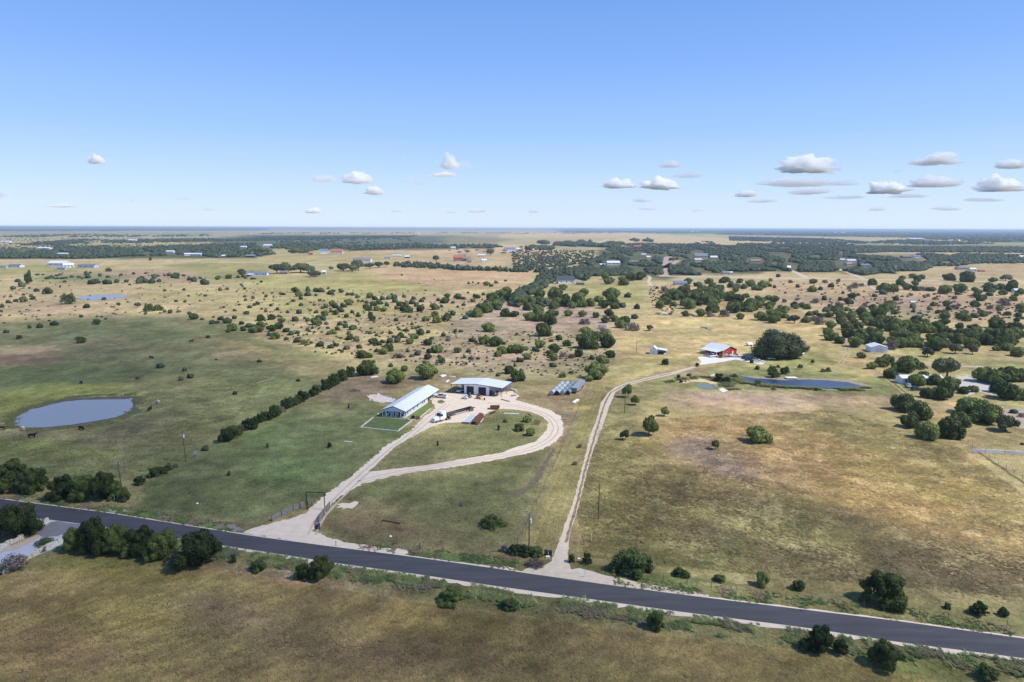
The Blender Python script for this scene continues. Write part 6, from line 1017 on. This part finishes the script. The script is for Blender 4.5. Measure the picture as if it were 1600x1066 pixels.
car('parked_car', 'dark car in front of the tree-hidden mobile home', 'car', G(1431.5, 610), .1, MT['trim'], 'suv'); car('parked_car', 'white car left of the dark car by the mobile home', 'car', G(1420, 605), 1.2, MT['paint'], 'sedan')
slab('picnic_table', 'dark bench at the right edge above the white fence', (1594.5,694.5), (1600.5,696), .8, .7, MT['wood'], 'bench')
# ---- flatbed in the straw field, junk row, dock ----
t = thing('flatbed_trailer', 'low dark flatbed trailer parked alone in the straw field', 'trailer', pos(1103.5, 514.5), -.3); MB().box(-4, 4, -1.2, 1.2, .8, 1.0).build('deck', MT['greywood'], t); MB().box(-3.8, .5, -1, 1, 1.0, 1.7).build('load', MT['galv'], t); MB().beam((4, 0, .85), (5.4, 0, .6), .15, .15).build('drawbar', MT['black'], t); [wheel(t, x_, s_*1.1, .4, .25) for x_ in (-.6, .5) for s_ in (-1, 1)]
for i, (x, y, wd, m_, lb) in enumerate([(1028,491.5,9,'rust','rusty flat trailer at the left end of the junk row'),(1038,492.5,12,'galv','grey trailer with scrap in the middle of the junk row'),(1047,492.5,8,'greywood','weathered trailer at the right end of the junk row')]):
    s = PXM(x, y); t = thing('old_trailer', lb, 'trailer', pos(x, y), -.05, 'old trailers in the junk row'); MB().box(-wd*s/2, wd*s/2, -1.1, 1.1, .8, 1.0).build('deck', MT[m_], t); MB().box(-wd*s*.3, wd*s*.35, -.9, .9, 1.0, 1.9).build('load', MT[['tan', 'white', 'rust'][i]], t); [wheel(t, x_, s_*1.0, .4, .25) for x_ in (-.6, .6) for s_ in (-1, 1)]
car('parked_car', 'white car right of the junk row', 'car', G(1073, 494), .3, MT['paint'], 'sedan'); car('parked_car', 'grey van right of the junk row', 'van', G(1080, 493.5), .2, MT['silver'], 'suv')
t = thing('pond_dock', 'small white dock on the far bank of the long right pond', 'dock', pos(1236, 592)); MB().box(-2.6, 2.6, -1.6, 1.6, .5, .7).build('deck', MT['white'], t); [MB().box(x_-.08, x_+.08, y_-.08, y_+.08, 0, .5).build('leg', MT['greywood'], t) for x_ in (-2.3, 2.3) for y_ in (-1.4, 1.4)]
t = thing('old_trailer', 'old camper trailer half hidden behind the dense scrub clump', 'trailer', pos(941, 514), .3); MB().prism([(-2.6,.7),(-2.6,2.2),(-1.8,2.9),(2.3,2.9),(2.8,1.9),(2.6,.7)], -1.1, 1.1, 'y').build('shell', MT['galv'], t); [wheel(t, 0, s_*1.05, .35, .2) for s_ in (-1, 1)]; window(t, .5, -1.1, 2.0, 1.2, .6, 'y', side=-1)
# ---- far buildings ----
FH = [ # label, x, y base, width px, height px, roof, wall, aspect, rotation, category, extra
 ('wide white-roofed barn of the far left farm', 88, 416.5, 28, 8.5, 'roof', 'wall2', .7, 0, 'barn'), ('pale gabled wing in front of the wide far-left barn', 104, 418.5, 14, 7, 'brightroof', 'wall', .8, .5, 'barn'), ('low blue-grey shed in front of the far-left barn', 95, 421.5, 13, 3.5, 'blueroof', 'wall2', .5, 0, 'shed'), ('purple-grey long shed right of the far-left barns', 134, 418.5, 26, 5.5, 'purple', 'wall2', .5, 0, 'shed'),
 ('grey-roofed shed at the left edge in the far field', 22, 418, 18, 5, 'purple', 'wall', .6, 0, 'shed'), ('low dark shed cut by the left edge in the far field', 4, 418.5, 10, 3.5, 'greyroof', 'wall2', .5, 0, 'shed'),
 ('long pale metal shed left of the far oak clump', 401, 430.5, 31, 5.5, 'blueroof', 'wall', .3, .06, 'shed'), ('small shed between the far left tree and the long pale shed', 391, 430.8, 8, 3, 'roof', 'wall2', .5, 0, 'shed'), ('pinkish house under the far oak clump', 443, 428.5, 12, 5, 'greyroof', 'brick', .6, 0, 'house'), ('cream gatehouse with a dark arch right of the far oak clump', 506, 428.5, 6, 6, 'brightroof', 'beige', .8, 0, 'gatehouse'),
 ('white house with grey roof above the far tree row', 565, 409.5, 28, 6, 'greyroof', 'wall', .5, 0, 'house'), ('blue-grey roofed house left of the red-roofed house', 505, 397, 11, 8, 'blueroof', 'wall', .8, .3, 'house'), ('house with orange-red tile roof on the far slope', 525, 397.5, 18, 8, 'redroof', 'beige', .7, .1, 'house'), ('small dark red shed left of the blue-grey house', 485, 398, 6, 3.5, 'redroof', 'red', .7, 0, 'shed'),
 ('white building with dome-like roof in the far belt', 417, 386, 12, 4, 'brightroof', 'wall', .8, 0, 'hall'), ('white-roofed shed at the right end of the left far belt', 343.5, 402.5, 15, 4, 'brightroof', 'trim', .6, 0, 'shed'), ('pale roofed house in the left far belt', 292, 399.5, 9, 4, 'roof', 'wall', .7, .4, 'house'), ('long pale house in the left far belt', 306, 399.5, 18, 4, 'roof', 'wall', .5, -.1, 'house'), ('pale blue roof in the left far belt', 265, 395.5, 12, 4, 'roof', 'wall', .6, 0, 'house'),
 ('white low building in front of the left far belt trees', 97, 398, 17, 2.6, 'brightroof', 'wall', .5, 0, 'shed'), ('long white poultry barn beyond the left far belt', 67, 389.5, 20, 3, 'brightroof', 'wall', .4, 0, 'barn'), ('white low shed beyond the left far belt, near the left edge', 8, 379, 14, 2.4, 'brightroof', 'wall', .4, 0, 'shed'), ('tiny white shed just below the long poultry barn', 74, 394, 6, 2, 'brightroof', 'wall', .5, 0, 'shed'), ('pale long hall beyond the left fields', 206, 377, 12, 3, 'roof', 'wall', .5, 0, 'hall'), ('white dome-roofed hall on the far left slope', 380, 387.5, 9, 3, 'brightroof', 'wall', .7, 0, 'hall'), ('dark low barn with grey roof right of the left far belt', 391, 402.5, 14, 4.5, 'greyroof', 'trim', .6, 0, 'barn'),
 ('white-roofed shed with dark open front in the far field', 636, 403.5, 8, 4, 'brightroof', 'trim', .6, 0, 'shed'), ('pale house left of the white-roofed open shed', 620, 401, 14, 2.8, 'roof', 'wall', .5, 0, 'house'), ('faint grey house near the far tree line', 605, 404, 10, 2.6, 'greyroof', 'wall', .5, 0, 'house'),
 ('rose-brick house with many gables in the far field', 716, 408, 14, 9, 'redroof', 'brick', .8, .2, 'house'), ('brick wing right of the rose-brick house', 729, 408.5, 10, 7, 'brick', 'brick', .8, -.3, 'house'), ('grey-roofed house behind the rose-brick house', 722, 401.5, 14, 4, 'greyroof', 'wall', .6, 0, 'house'), ('white long house right of the rose-brick house', 752, 401, 11, 3.4, 'brightroof', 'wall', .5, 0, 'house'), ('white house with two gables right of the brick group', 756, 409.5, 8, 4.5, 'brightroof', 'wall', .8, .3, 'house'), ('small house by the drive below the brick group', 733, 410.5, 7, 5, 'greyroof', 'beige', .8, 0, 'house'),
 ('white hall in front of the far dark trees', 708, 389, 7, 3.4, 'brightroof', 'wall', .7, 0, 'hall'), ('blue-roofed barn right of the far round tree', 797, 392.5, 17, 5.5, 'blueroof', 'wall', .6, .1, 'barn'), ('white house beside the blue-roofed barn', 809, 391.5, 8, 3.6, 'brightroof', 'wall', .7, 0, 'house'), ('tiny white hut below the row of dark trees', 833.5, 391.5, 3, 2.6, 'brightroof', 'wall', .8, 0, 'hut'),
 ('white house with dark roof and white gables behind the tree belt', 884, 443.5, 26, 12, 'darkroof', 'wall', .55, .15, 'house'), ('low dark-fronted garage right of the white house', 907, 445, 12, 4.5, 'greyroof', 'trim', .7, 0, 'garage'), ('big pale metal hall in the wood', 958.5, 414.5, 20, 6.5, 'brightroof', 'wall', .5, .05, 'hall'), ('small grey house left of the pale metal hall', 941, 415.5, 8, 3.5, 'roof', 'wall', .7, .3, 'house'), ('grey-roofed bungalow right of the pale metal hall', 990, 411, 13, 3.6, 'greyroof', 'beige', .6, 0, 'house'), ('red farm building high in the wood', 996, 388, 12, 4.5, 'redroof', 'red', .6, 0, 'farm building'),
 ('pale house in the upper wood left of the dirt lane', 1013, 404, 7, 4, 'roof', 'beige', .8, .3, 'house'), ('small white hut in the upper wood', 1006, 399, 7, 2.4, 'brightroof', 'wall', .6, 0, 'hut'), ('grey-roofed house beside the lane end', 1064, 446, 19, 6.5, 'blueroof', 'wall2', .6, .1, 'house'), ('beige mansion with flat crown in the wood', 1096, 406, 20, 10, 'greyroof', 'beige', .7, 0, 'mansion'), ('beige lower wing in front of the mansion', 1091, 409, 12, 5, 'beige', 'beige', .7, .2, 'house'), ('pale house right of the mansion', 1116, 405.5, 11, 5.5, 'roof', 'beige', .7, 0, 'house'), ('brown-roofed long house in the right wood', 1181, 410.5, 15, 5, 'brick', 'beige', .5, 0, 'house'), ('small grey house behind the caliche road at the wood edge', 1134, 429, 11, 5, 'greyroof', 'beige', .7, .2, 'house'), ('pale roof among trees above the caliche road', 1142, 427.5, 6, 3, 'roof', 'wall', .7, 0, 'house'),
 ('white box building at the short wood lane', 1233, 421, 5, 5.5, 'brightroof', 'wall', .9, 0, 'hut'), ('low white shed left of the short wood lane', 1220.5, 417, 10, 2.4, 'brightroof', 'wall', .4, 0, 'shed'), ('white house upper left of the white cluster in the wood', 1317, 407.5, 7, 3, 'brightroof', 'wall', .8, 0, 'house'), ('white house with grey roof in the white cluster', 1331, 410, 14, 4.5, 'roof', 'wall', .7, .1, 'house'), ('cream house lowest in the white cluster', 1327, 415.5, 10, 5, 'brick', 'beige', .8, .2, 'house'), ('blue-grey house right of the white cluster', 1353, 417, 13, 4.5, 'blueroof', 'wall', .7, 0, 'house'),
 ('grey shingled house far right in the wood, left of two', 1417.5, 403.5, 13, 4.2, 'greyroof', 'brick', .7, 0, 'house'), ('blue-grey shingled house far right in the wood, right of two', 1434, 403, 12, 4, 'blueroof', 'wall', .7, .2, 'house'), ('slate-roofed farmhouse beside the tan far-right field', 1507, 421.5, 18, 5, 'greyroof', 'beige', .6, 0, 'farmhouse'), ('white sheds right of the slate-roofed farmhouse', 1521, 423, 9, 4, 'brightroof', 'wall', .7, 0, 'shed'), ('red barn small in the tan far-right field', 1535, 424.5, 9, 2.6, 'redroof', 'red', .6, 0, 'barn'), ('white house at the far right edge', 1599, 403.5, 9, 4, 'brightroof', 'wall', .7, 0, 'house'), ('pale house on the distant hill at right', 1432, 375, 22, 3, 'roof', 'beige', .4, 0, 'house'), ('grey house in the right-hand scrub flat', 1427, 474, 6, 3.2, 'roof', 'wall2', .8, 0, 'hut'), ('white mobile home at the right edge beyond the scrub', 1594, 457, 16, 5.5, 'brightroof', 'wall', .6, .1, 'mobile home'), ('tiny white house on the distant skyline, left', 634, 357.5, 6, 2.2, 'brightroof', 'wall', .8, 0, 'house'), ('white hall on the distant skyline near the centre', 682, 358, 4, 1.6, 'brightroof', 'wall', .8, 0, 'hall')]
for q in FH:
    lb, x, y, wp, hp, ro, wa, asp, rz_, cat = q
    simple_house({'hall': 'metal_hall'}.get(cat, cat.replace(' ', '_') if cat in ('house','barn','shed','garage','hut','mansion','farmhouse','gatehouse') else 'farm_building'), lb, x, y, wp, hp, MT[ro], MT[wa], cat, asp, rz_, nwin=3 if wp > 9 else 2, eave_frac=.5 if 'dark roof' in lb else .6, barn=(wa == 'trim'))
car('parked_car', 'white car leftmost at the right edge beyond the scrub', 'car', G(1583, 458.5), .1, MT['paint'], 'suv', 'cars at the right edge'); car('parked_car', 'silver car at the right edge beyond the scrub', 'car', G(1590, 459.5), .2, MT['silver'], 'sedan', 'cars at the right edge')
for k_, (x, y, wd) in enumerate([(1390,382,26),(1460,377,30),(1490,376,20),(250,364,8),(323,369,16),(390,366,14),(660,366,30),(1085,363.5,12),(745,358.5,60),(1320,364,30),(975,365,8),(1205,378,10)]):
    rr = random.Random(k_); 
    for i in range(max(2, int(wd/4))):
        xx = x+rr.uniform(-wd/2, wd/2); yy = y+rr.uniform(-.8, .8); s = PXM(xx, yy); g = G(xx, yy); L_ = rr.uniform(1.6, 3)*s; o = MB(); hh2 = 1.2*s
        o.box(-L_/2, L_/2, -L_*.2, L_*.2, 0, hh2*.6); o.prism([(-L_*.22, hh2*.6), (0, hh2), (L_*.22, hh2*.6)], -L_*.52, L_*.52, 'x')
        b_ = o.build('distant_building', MT[rr.choice(['brightroof', 'wall', 'beige'])]); b_.location = (g.x, g.y, 0); W_ = ['below the right horizon','on the right hill','right of the hill settlement','at the far left','in the dark belt left of centre','at the dark belt end','on the centre-left plain','in the forest right of centre','on the centre skyline','in the far right forest','at the forest edge near the centre','right of the beige field'][k_]; tagp(b_, 'tiny pale building in the distant settlement '+W_, 'building', 'distant settlement '+W_)
# far oak clump and single far trees
for x, y, r_, h_, lb in ((433,429,14,15,'left dome of the far oak clump'),(447,428,12,17,'back dome of the far oak clump'),(470,428,17,15,'middle dome of the far oak clump'),(482,428,12,12,'right middle dome of the far oak clump'),(492,434,13,10,'nearest dark tree right of the far oak clump'),(517,423,5,6,'small tree right of the cream gatehouse'),(537,425,14,12,'wide dark tree at the left end of the far tree row'),(560,424,12,17,'tallest tree of the far tree row'),(550,426,10,12,'dark tree beside the tallest one of the far tree row'),(578,421,9,9,'medium tree in the far tree row'),(592,419,8,9,'tree in the far tree row second from its right end'),(604,417,6,8,'last tree of the far tree row'),(462,397,8,8,'round tree in the far field left of the red-roofed house'),(478,397,6,5,'low trees left of the blue-grey roofed house'),(682,409,6.5,9,'lone round dark tree left of the brick group'),(767,400,9,10,'big round tree right of the brick group'),(411,398,16,9,'dark trees around the far grey barn'),(386,401,8,6,'dark tree right of the left far belt'),(235,408,3,6,'tree beside the far caliche road at left'),(378,429,7,8,'round tree left of the long pale shed'),(853,426,6,7,'tall tree at the end of the far field tree line'),(876,412,3,4,'small bushy tree in the speckled lot'),(1571,440,10,10,'big dark tree right of the caliche road end'),(1565,399,5,3,'dark tree by the white house in the far right wood')):
    s = PXM(x, y); place('oak_tree', R.choice(PRO['ok']), TRK['oak'], x, y-.1*r_, r_*s, h_*s, lb, 'tree', None)
# ============ cattle ============
def cow_mesh(name, graze, seed, m):
    J = [((0,0,.92),.42),((.45,0,.92),.41),((-.5,0,.94),.41),((.8,0,.98),.36),((-.85,0,.98),.32)]
    if graze: J += [((1.05,0,.95),.18),((1.25,0,.55),.13),((1.42,0,.25),.1)]
    else: J += [((1.1,0,1.3),.18),((1.35,0,1.45),.14),((1.62,0,1.3),.09)]
    E = [(0,1),(1,3),(0,2),(2,4),(3,5),(5,6),(6,7)]; n_ = 8
    for (x, y, par) in ((.72,.2,3),(.78,-.2,3),(-.78,.2,4),(-.72,-.2,4)):
        hk = .06 if x < 0 else 0; J += [((x,y,.6),.15),((x-hk,y,.34),.085),((x,y,.04),.075)]; E += [(par,n_),(n_,n_+1),(n_+1,n_+2)]; n_ += 3
    J += [((-1.12,0,1.05),.05),((-1.18,0,.5),.035)]; E += [(4,n_),(n_,n_+1)]; n_ += 2
    hx, hz = (1.25,.62) if graze else (1.33,1.52)
    J += [((hx,.2,hz),.04),((hx,-.2,hz),.04)]; E += [(6,n_),(6,n_+1)]
    me = bpy.data.meshes.new(name); me.from_pydata([j[0] for j in J], E, []); o = bpy.data.objects.new(name, me); COL.objects.link(o); md = o.modifiers.new('skin', 'SKIN'); sv = me.skin_vertices[0].data
    for i, j in enumerate(J): sv[i].radius = (j[1], j[1]*1.0)
    sv[0].use_root = True; s2 = o.modifiers.new('sub', 'SUBSURF'); s2.levels = 1; s2.render_levels = 1
    dg = bpy.context.evaluated_depsgraph_get(); out = bpy.data.meshes.new_from_object(o.evaluated_get(dg)); bpy.data.objects.remove(o); out.materials.clear(); out.materials.append(m); out.name = name; out.polygons.foreach_set('use_smooth', [True]*len(out.polygons)); return out
cmz = {(g_, h_): cow_mesh('cow', g_, 1, MT[h_]) for g_ in (0, 1) for h_ in ('black_hide', 'white_hide', 'brown_hide')}
for x, y, rz_, g_, h_, lb in ((50,684,.1,0,'black_hide','black cow side-on below the near pond, nearest to the road'),(35.5,672.5,2.6,1,'white_hide','cream cow at the lower left rim of the near pond'),(127,672,-.4,1,'black_hide','black cow with lowered head under the middle of the near pond'),(127,600,-.7,1,'black_hide','black cow on the slope above the near pond'),(237,561,3.0,0,'black_hide','black cow far up the slope above the pond, alone'),(234,642,1.57,0,'black_hide','black cow seen end-on right of the near pond'),(247,630.5,2.4,1,'white_hide','cream cow right of the pond above the end-on black cow'),(337.5,563.5,.2,1,'black_hide','small black calf far right on the cattle slope'),(2,672,.1,1,'brown_hide','dark brown cow cut by the left edge'),(299,535,.9,0,'black_hide','distant black cow at the top right of the cattle slope'),(165,500,1.2,0,'black_hide','distant black cow near the far shade line'),(1382,489,.3,0,'brown_hide','distant brown cow in the right-hand flat')):
    k_ = 1.12 if 'calf' not in lb else .75; o = link('cow', cmz[(g_, h_)], None, pos(x, y), rz_, (k_, k_, k_)); tagp(o, lb, 'cow', 'cattle in the pasture')

# ============ clouds ============
def cloudmat(name, dens):
    m = bpy.data.materials.new(name); m.use_nodes = True; N, L = nodes(m); N.remove(N['Principled BSDF']); v = N.new('ShaderNodeVolumePrincipled'); v.inputs['Color'].default_value = (1, 1, 1, 1); v.inputs['Density'].default_value = dens; v.inputs['Anisotropy'].default_value = -.3
    L.new(v.outputs[0], N['Material Output'].inputs['Volume']); return m
bm = bmesh.new(); bmesh.ops.create_icosphere(bm, subdivisions=5, radius=1); I5V = np.array([v.co[:] for v in bm.verts]); I5F = np.array([[v.index for v in f.verts] for f in bm.faces]); bm.free()
def n3(V, f, seed):
    return (fbm(V[:, 0]*f+7.3*seed, V[:, 1]*f+V[:, 2]*f*1.7, seed, 4)+fbm(V[:, 1]*f-3.1*seed, V[:, 2]*f+V[:, 0]*f*1.3, seed+9, 4))/2-.5
CL = [(152,249,13,7,1),(218,235,7,2,.3),(503,278,22,6,.6),(556,278,22,9,.8),(585,298,15,6,.8),(628,246,5,3,.4),(702,254,14,10,.8),(728,257,12,7,.5),(693,272,19,4,.8),(641,280,9,5,.6),(656,284,9,5,.5),(982,242,8,4,.5),(1047,257,17,5,.8),(1073,273,22,5,.6),(967,286,22,8,1),(1033,287,28,9,1),(1002,312,15,4,.6),(1255,257,44,13,1),(1248,284,48,7,.6),(1165,303,15,5,.8),(1192,313,22,3.5,.5),(1262,299,33,5,.6),(1318,285,22,5,.5),(1385,293,32,10,1),(1455,284,36,9,.7),(1465,247,36,11,.8),(1405,234,8,3,.4),(1403,266,8,4,.4),(1585,255,22,8,1),(1560,288,42,11,.8),(490,329,14,4,.7),(95,321,24,3,.5),(745,329,14,3,.5),(705,330,11,3,.4),(620,329,11,2.5,.4),(832,330,9,3,.4),(1010,326,12,2.5,.4),(1090,328,10,2.5,.3),(5,300,10,9,.4),(210,312,7,3,.3),(288,310,14,3,.3),(325,326,10,3,.3),(1480,326,20,3,.4),(1370,326,14,4,.4),(1320,308,26,3,.4),(1420,306,30,3,.4),(1540,312,30,3,.3)]
cm = {k_: cloudmat('cloud_vapour', d) for k_, d in ((1, .013), (.8, .0085), (.7, .006), (.6, .0032), (.5, .0026), (.4, .0018), (.3, .0013))}
for i, (x, y, hw, hh_, dn) in enumerate(CL):
    d = ray(x, y+hh_*.6); t = (1500-H)/max(d.z, 18); p = Vector((d.x*t, d.y*t, 1500)); s = t*1.0; a = hw*s; c = hh_*s
    V = I5V*(1+1.7*n3(I5V, 1.3, i+2)[:, None]+1.7*n3(I5V, 2.8, i+31)[:, None]+.8*n3(I5V, 6, i+61)[:, None]); V[:, 2] = np.where(V[:, 2] < 0, V[:, 2]*.3, V[:, 2]); V = V*np.array([a*.95, a*.6, c*1.35])
    far = t/8.0
    me_ = npmesh('cloud', V, I5F, cm[dn], smooth=True); me_.materials.clear(); mk = cm[dn]; me_.materials.append(mk)
    o = link('cloud', me_, None, p); side = 'left' if x < 533 else 'middle' if x < 1067 else 'right'
    tagp(o, None, None, None, 'stuff'); o['label'] = 'small white cloud low in the sky, %s of the photo, %s from the left of all the clouds' % (side, ['1st','2nd','3rd'][sorted(CL).index(CL[i])] if sorted(CL).index(CL[i]) < 3 else '%dth' % (sorted(CL).index(CL[i])+1))
# ---- fair-weather clouds above the place: their real shadows lie on the left pasture, the farmstead and the foreground ----
ZC = 1300.0; SHX = SD.x/SD.z*ZC; SHY = SD.y/SD.z*ZC
def overhead(pts, T, dens, soft, seed, label, world=None, step=14):
    W_ = [G(*p) for p in pts] if world is None else [Vector(p) for p in world]; w_ = [(p.x, p.y) for p in W_]; x0, x1 = min(p[0] for p in w_)-soft, max(p[0] for p in w_)+soft; y0, y1 = min(p[1] for p in w_)-soft, max(p[1] for p in w_)+soft
    nx, ny = int((x1-x0)/step)+2, int((y1-y0)/step)+2; X, Y = np.meshgrid(np.linspace(x0, x1, nx), np.linspace(y0, y1, ny), indexing='ij'); x, y = X.ravel(), Y.ravel()
    d = polydist(x, y, w_, 1)+(fbm(x/(soft*3), y/(soft*3), seed, 4)-.5)*soft*2.2; th = np.clip(d/soft, 0, 1); th = th*th*(3-2*th)*(.55+.9*fbm(x/60, y/60, seed+4, 4)); th[th < .02] = 0
    top_ = np.stack([x+SHX, y+SHY, ZC+th*T+.01], 1); bo = np.stack([x+SHX, y+SHY, ZC-th*T*.3-.01], 1); i, j = np.meshgrid(np.arange(nx-1), np.arange(ny-1), indexing='ij'); i = i.ravel(); j = j.ravel(); q = np.stack([i*ny+j, (i+1)*ny+j, (i+1)*ny+j+1, i*ny+j+1], 1); on = (th[q].max(1) > 0); q = q[on]
    n_ = nx*ny; ed = {}
    for f in q:
        for a, b_ in ((f[0], f[1]), (f[1], f[2]), (f[2], f[3]), (f[3], f[0])): ed[(a, b_)] = 1
    side = [(b_, a, a+n_, b_+n_) for (a, b_) in ed if (b_, a) not in ed]
    Fq = np.concatenate([q, q[:, ::-1]+n_, np.array(side)]); me_ = npmesh('cloud', np.concatenate([top_, bo]), Fq, cloudmat('cloud_vapour', dens)); o = link('cloud', me_); o['kind'] = 'stuff'; o['label'] = label
CLOUDS = [
 ([(-700,560),(-300,520),(0,520),(120,503),(300,488),(400,515),(480,560),(600,590),(620,640),(730,690),(880,720),(900,790),(1000,850),(1300,900),(1800,960),(2600,1300),(2600,2200),(-1500,2200),(-1500,700)], 120, .0036, 26, 'broad thin cloud overhead shading the near fields', None, 8)]
for c_ in CLOUDS: overhead(c_[0], c_[1], c_[2], c_[3], 3, c_[4], c_[5], c_[6])
# ============ haze ============
hm_ = bpy.data.materials.new('haze_air'); hm_.use_nodes = True; N, L = nodes(hm_); N.remove(N['Principled BSDF']); v = N.new('ShaderNodeVolumePrincipled'); v.inputs['Color'].default_value = (.62,.78,1, 1); v.inputs['Density'].default_value = 5.6e-5; v.inputs['Anisotropy'].default_value = .2
L.new(v.outputs[0], N['Material Output'].inputs['Volume'])
o = MB().box(-90000, 90000, -90000, 90000, -1, 76).build('haze', hm_); o['kind'] = 'stuff'; o['label'] = 'thin bluish haze over the whole plain'
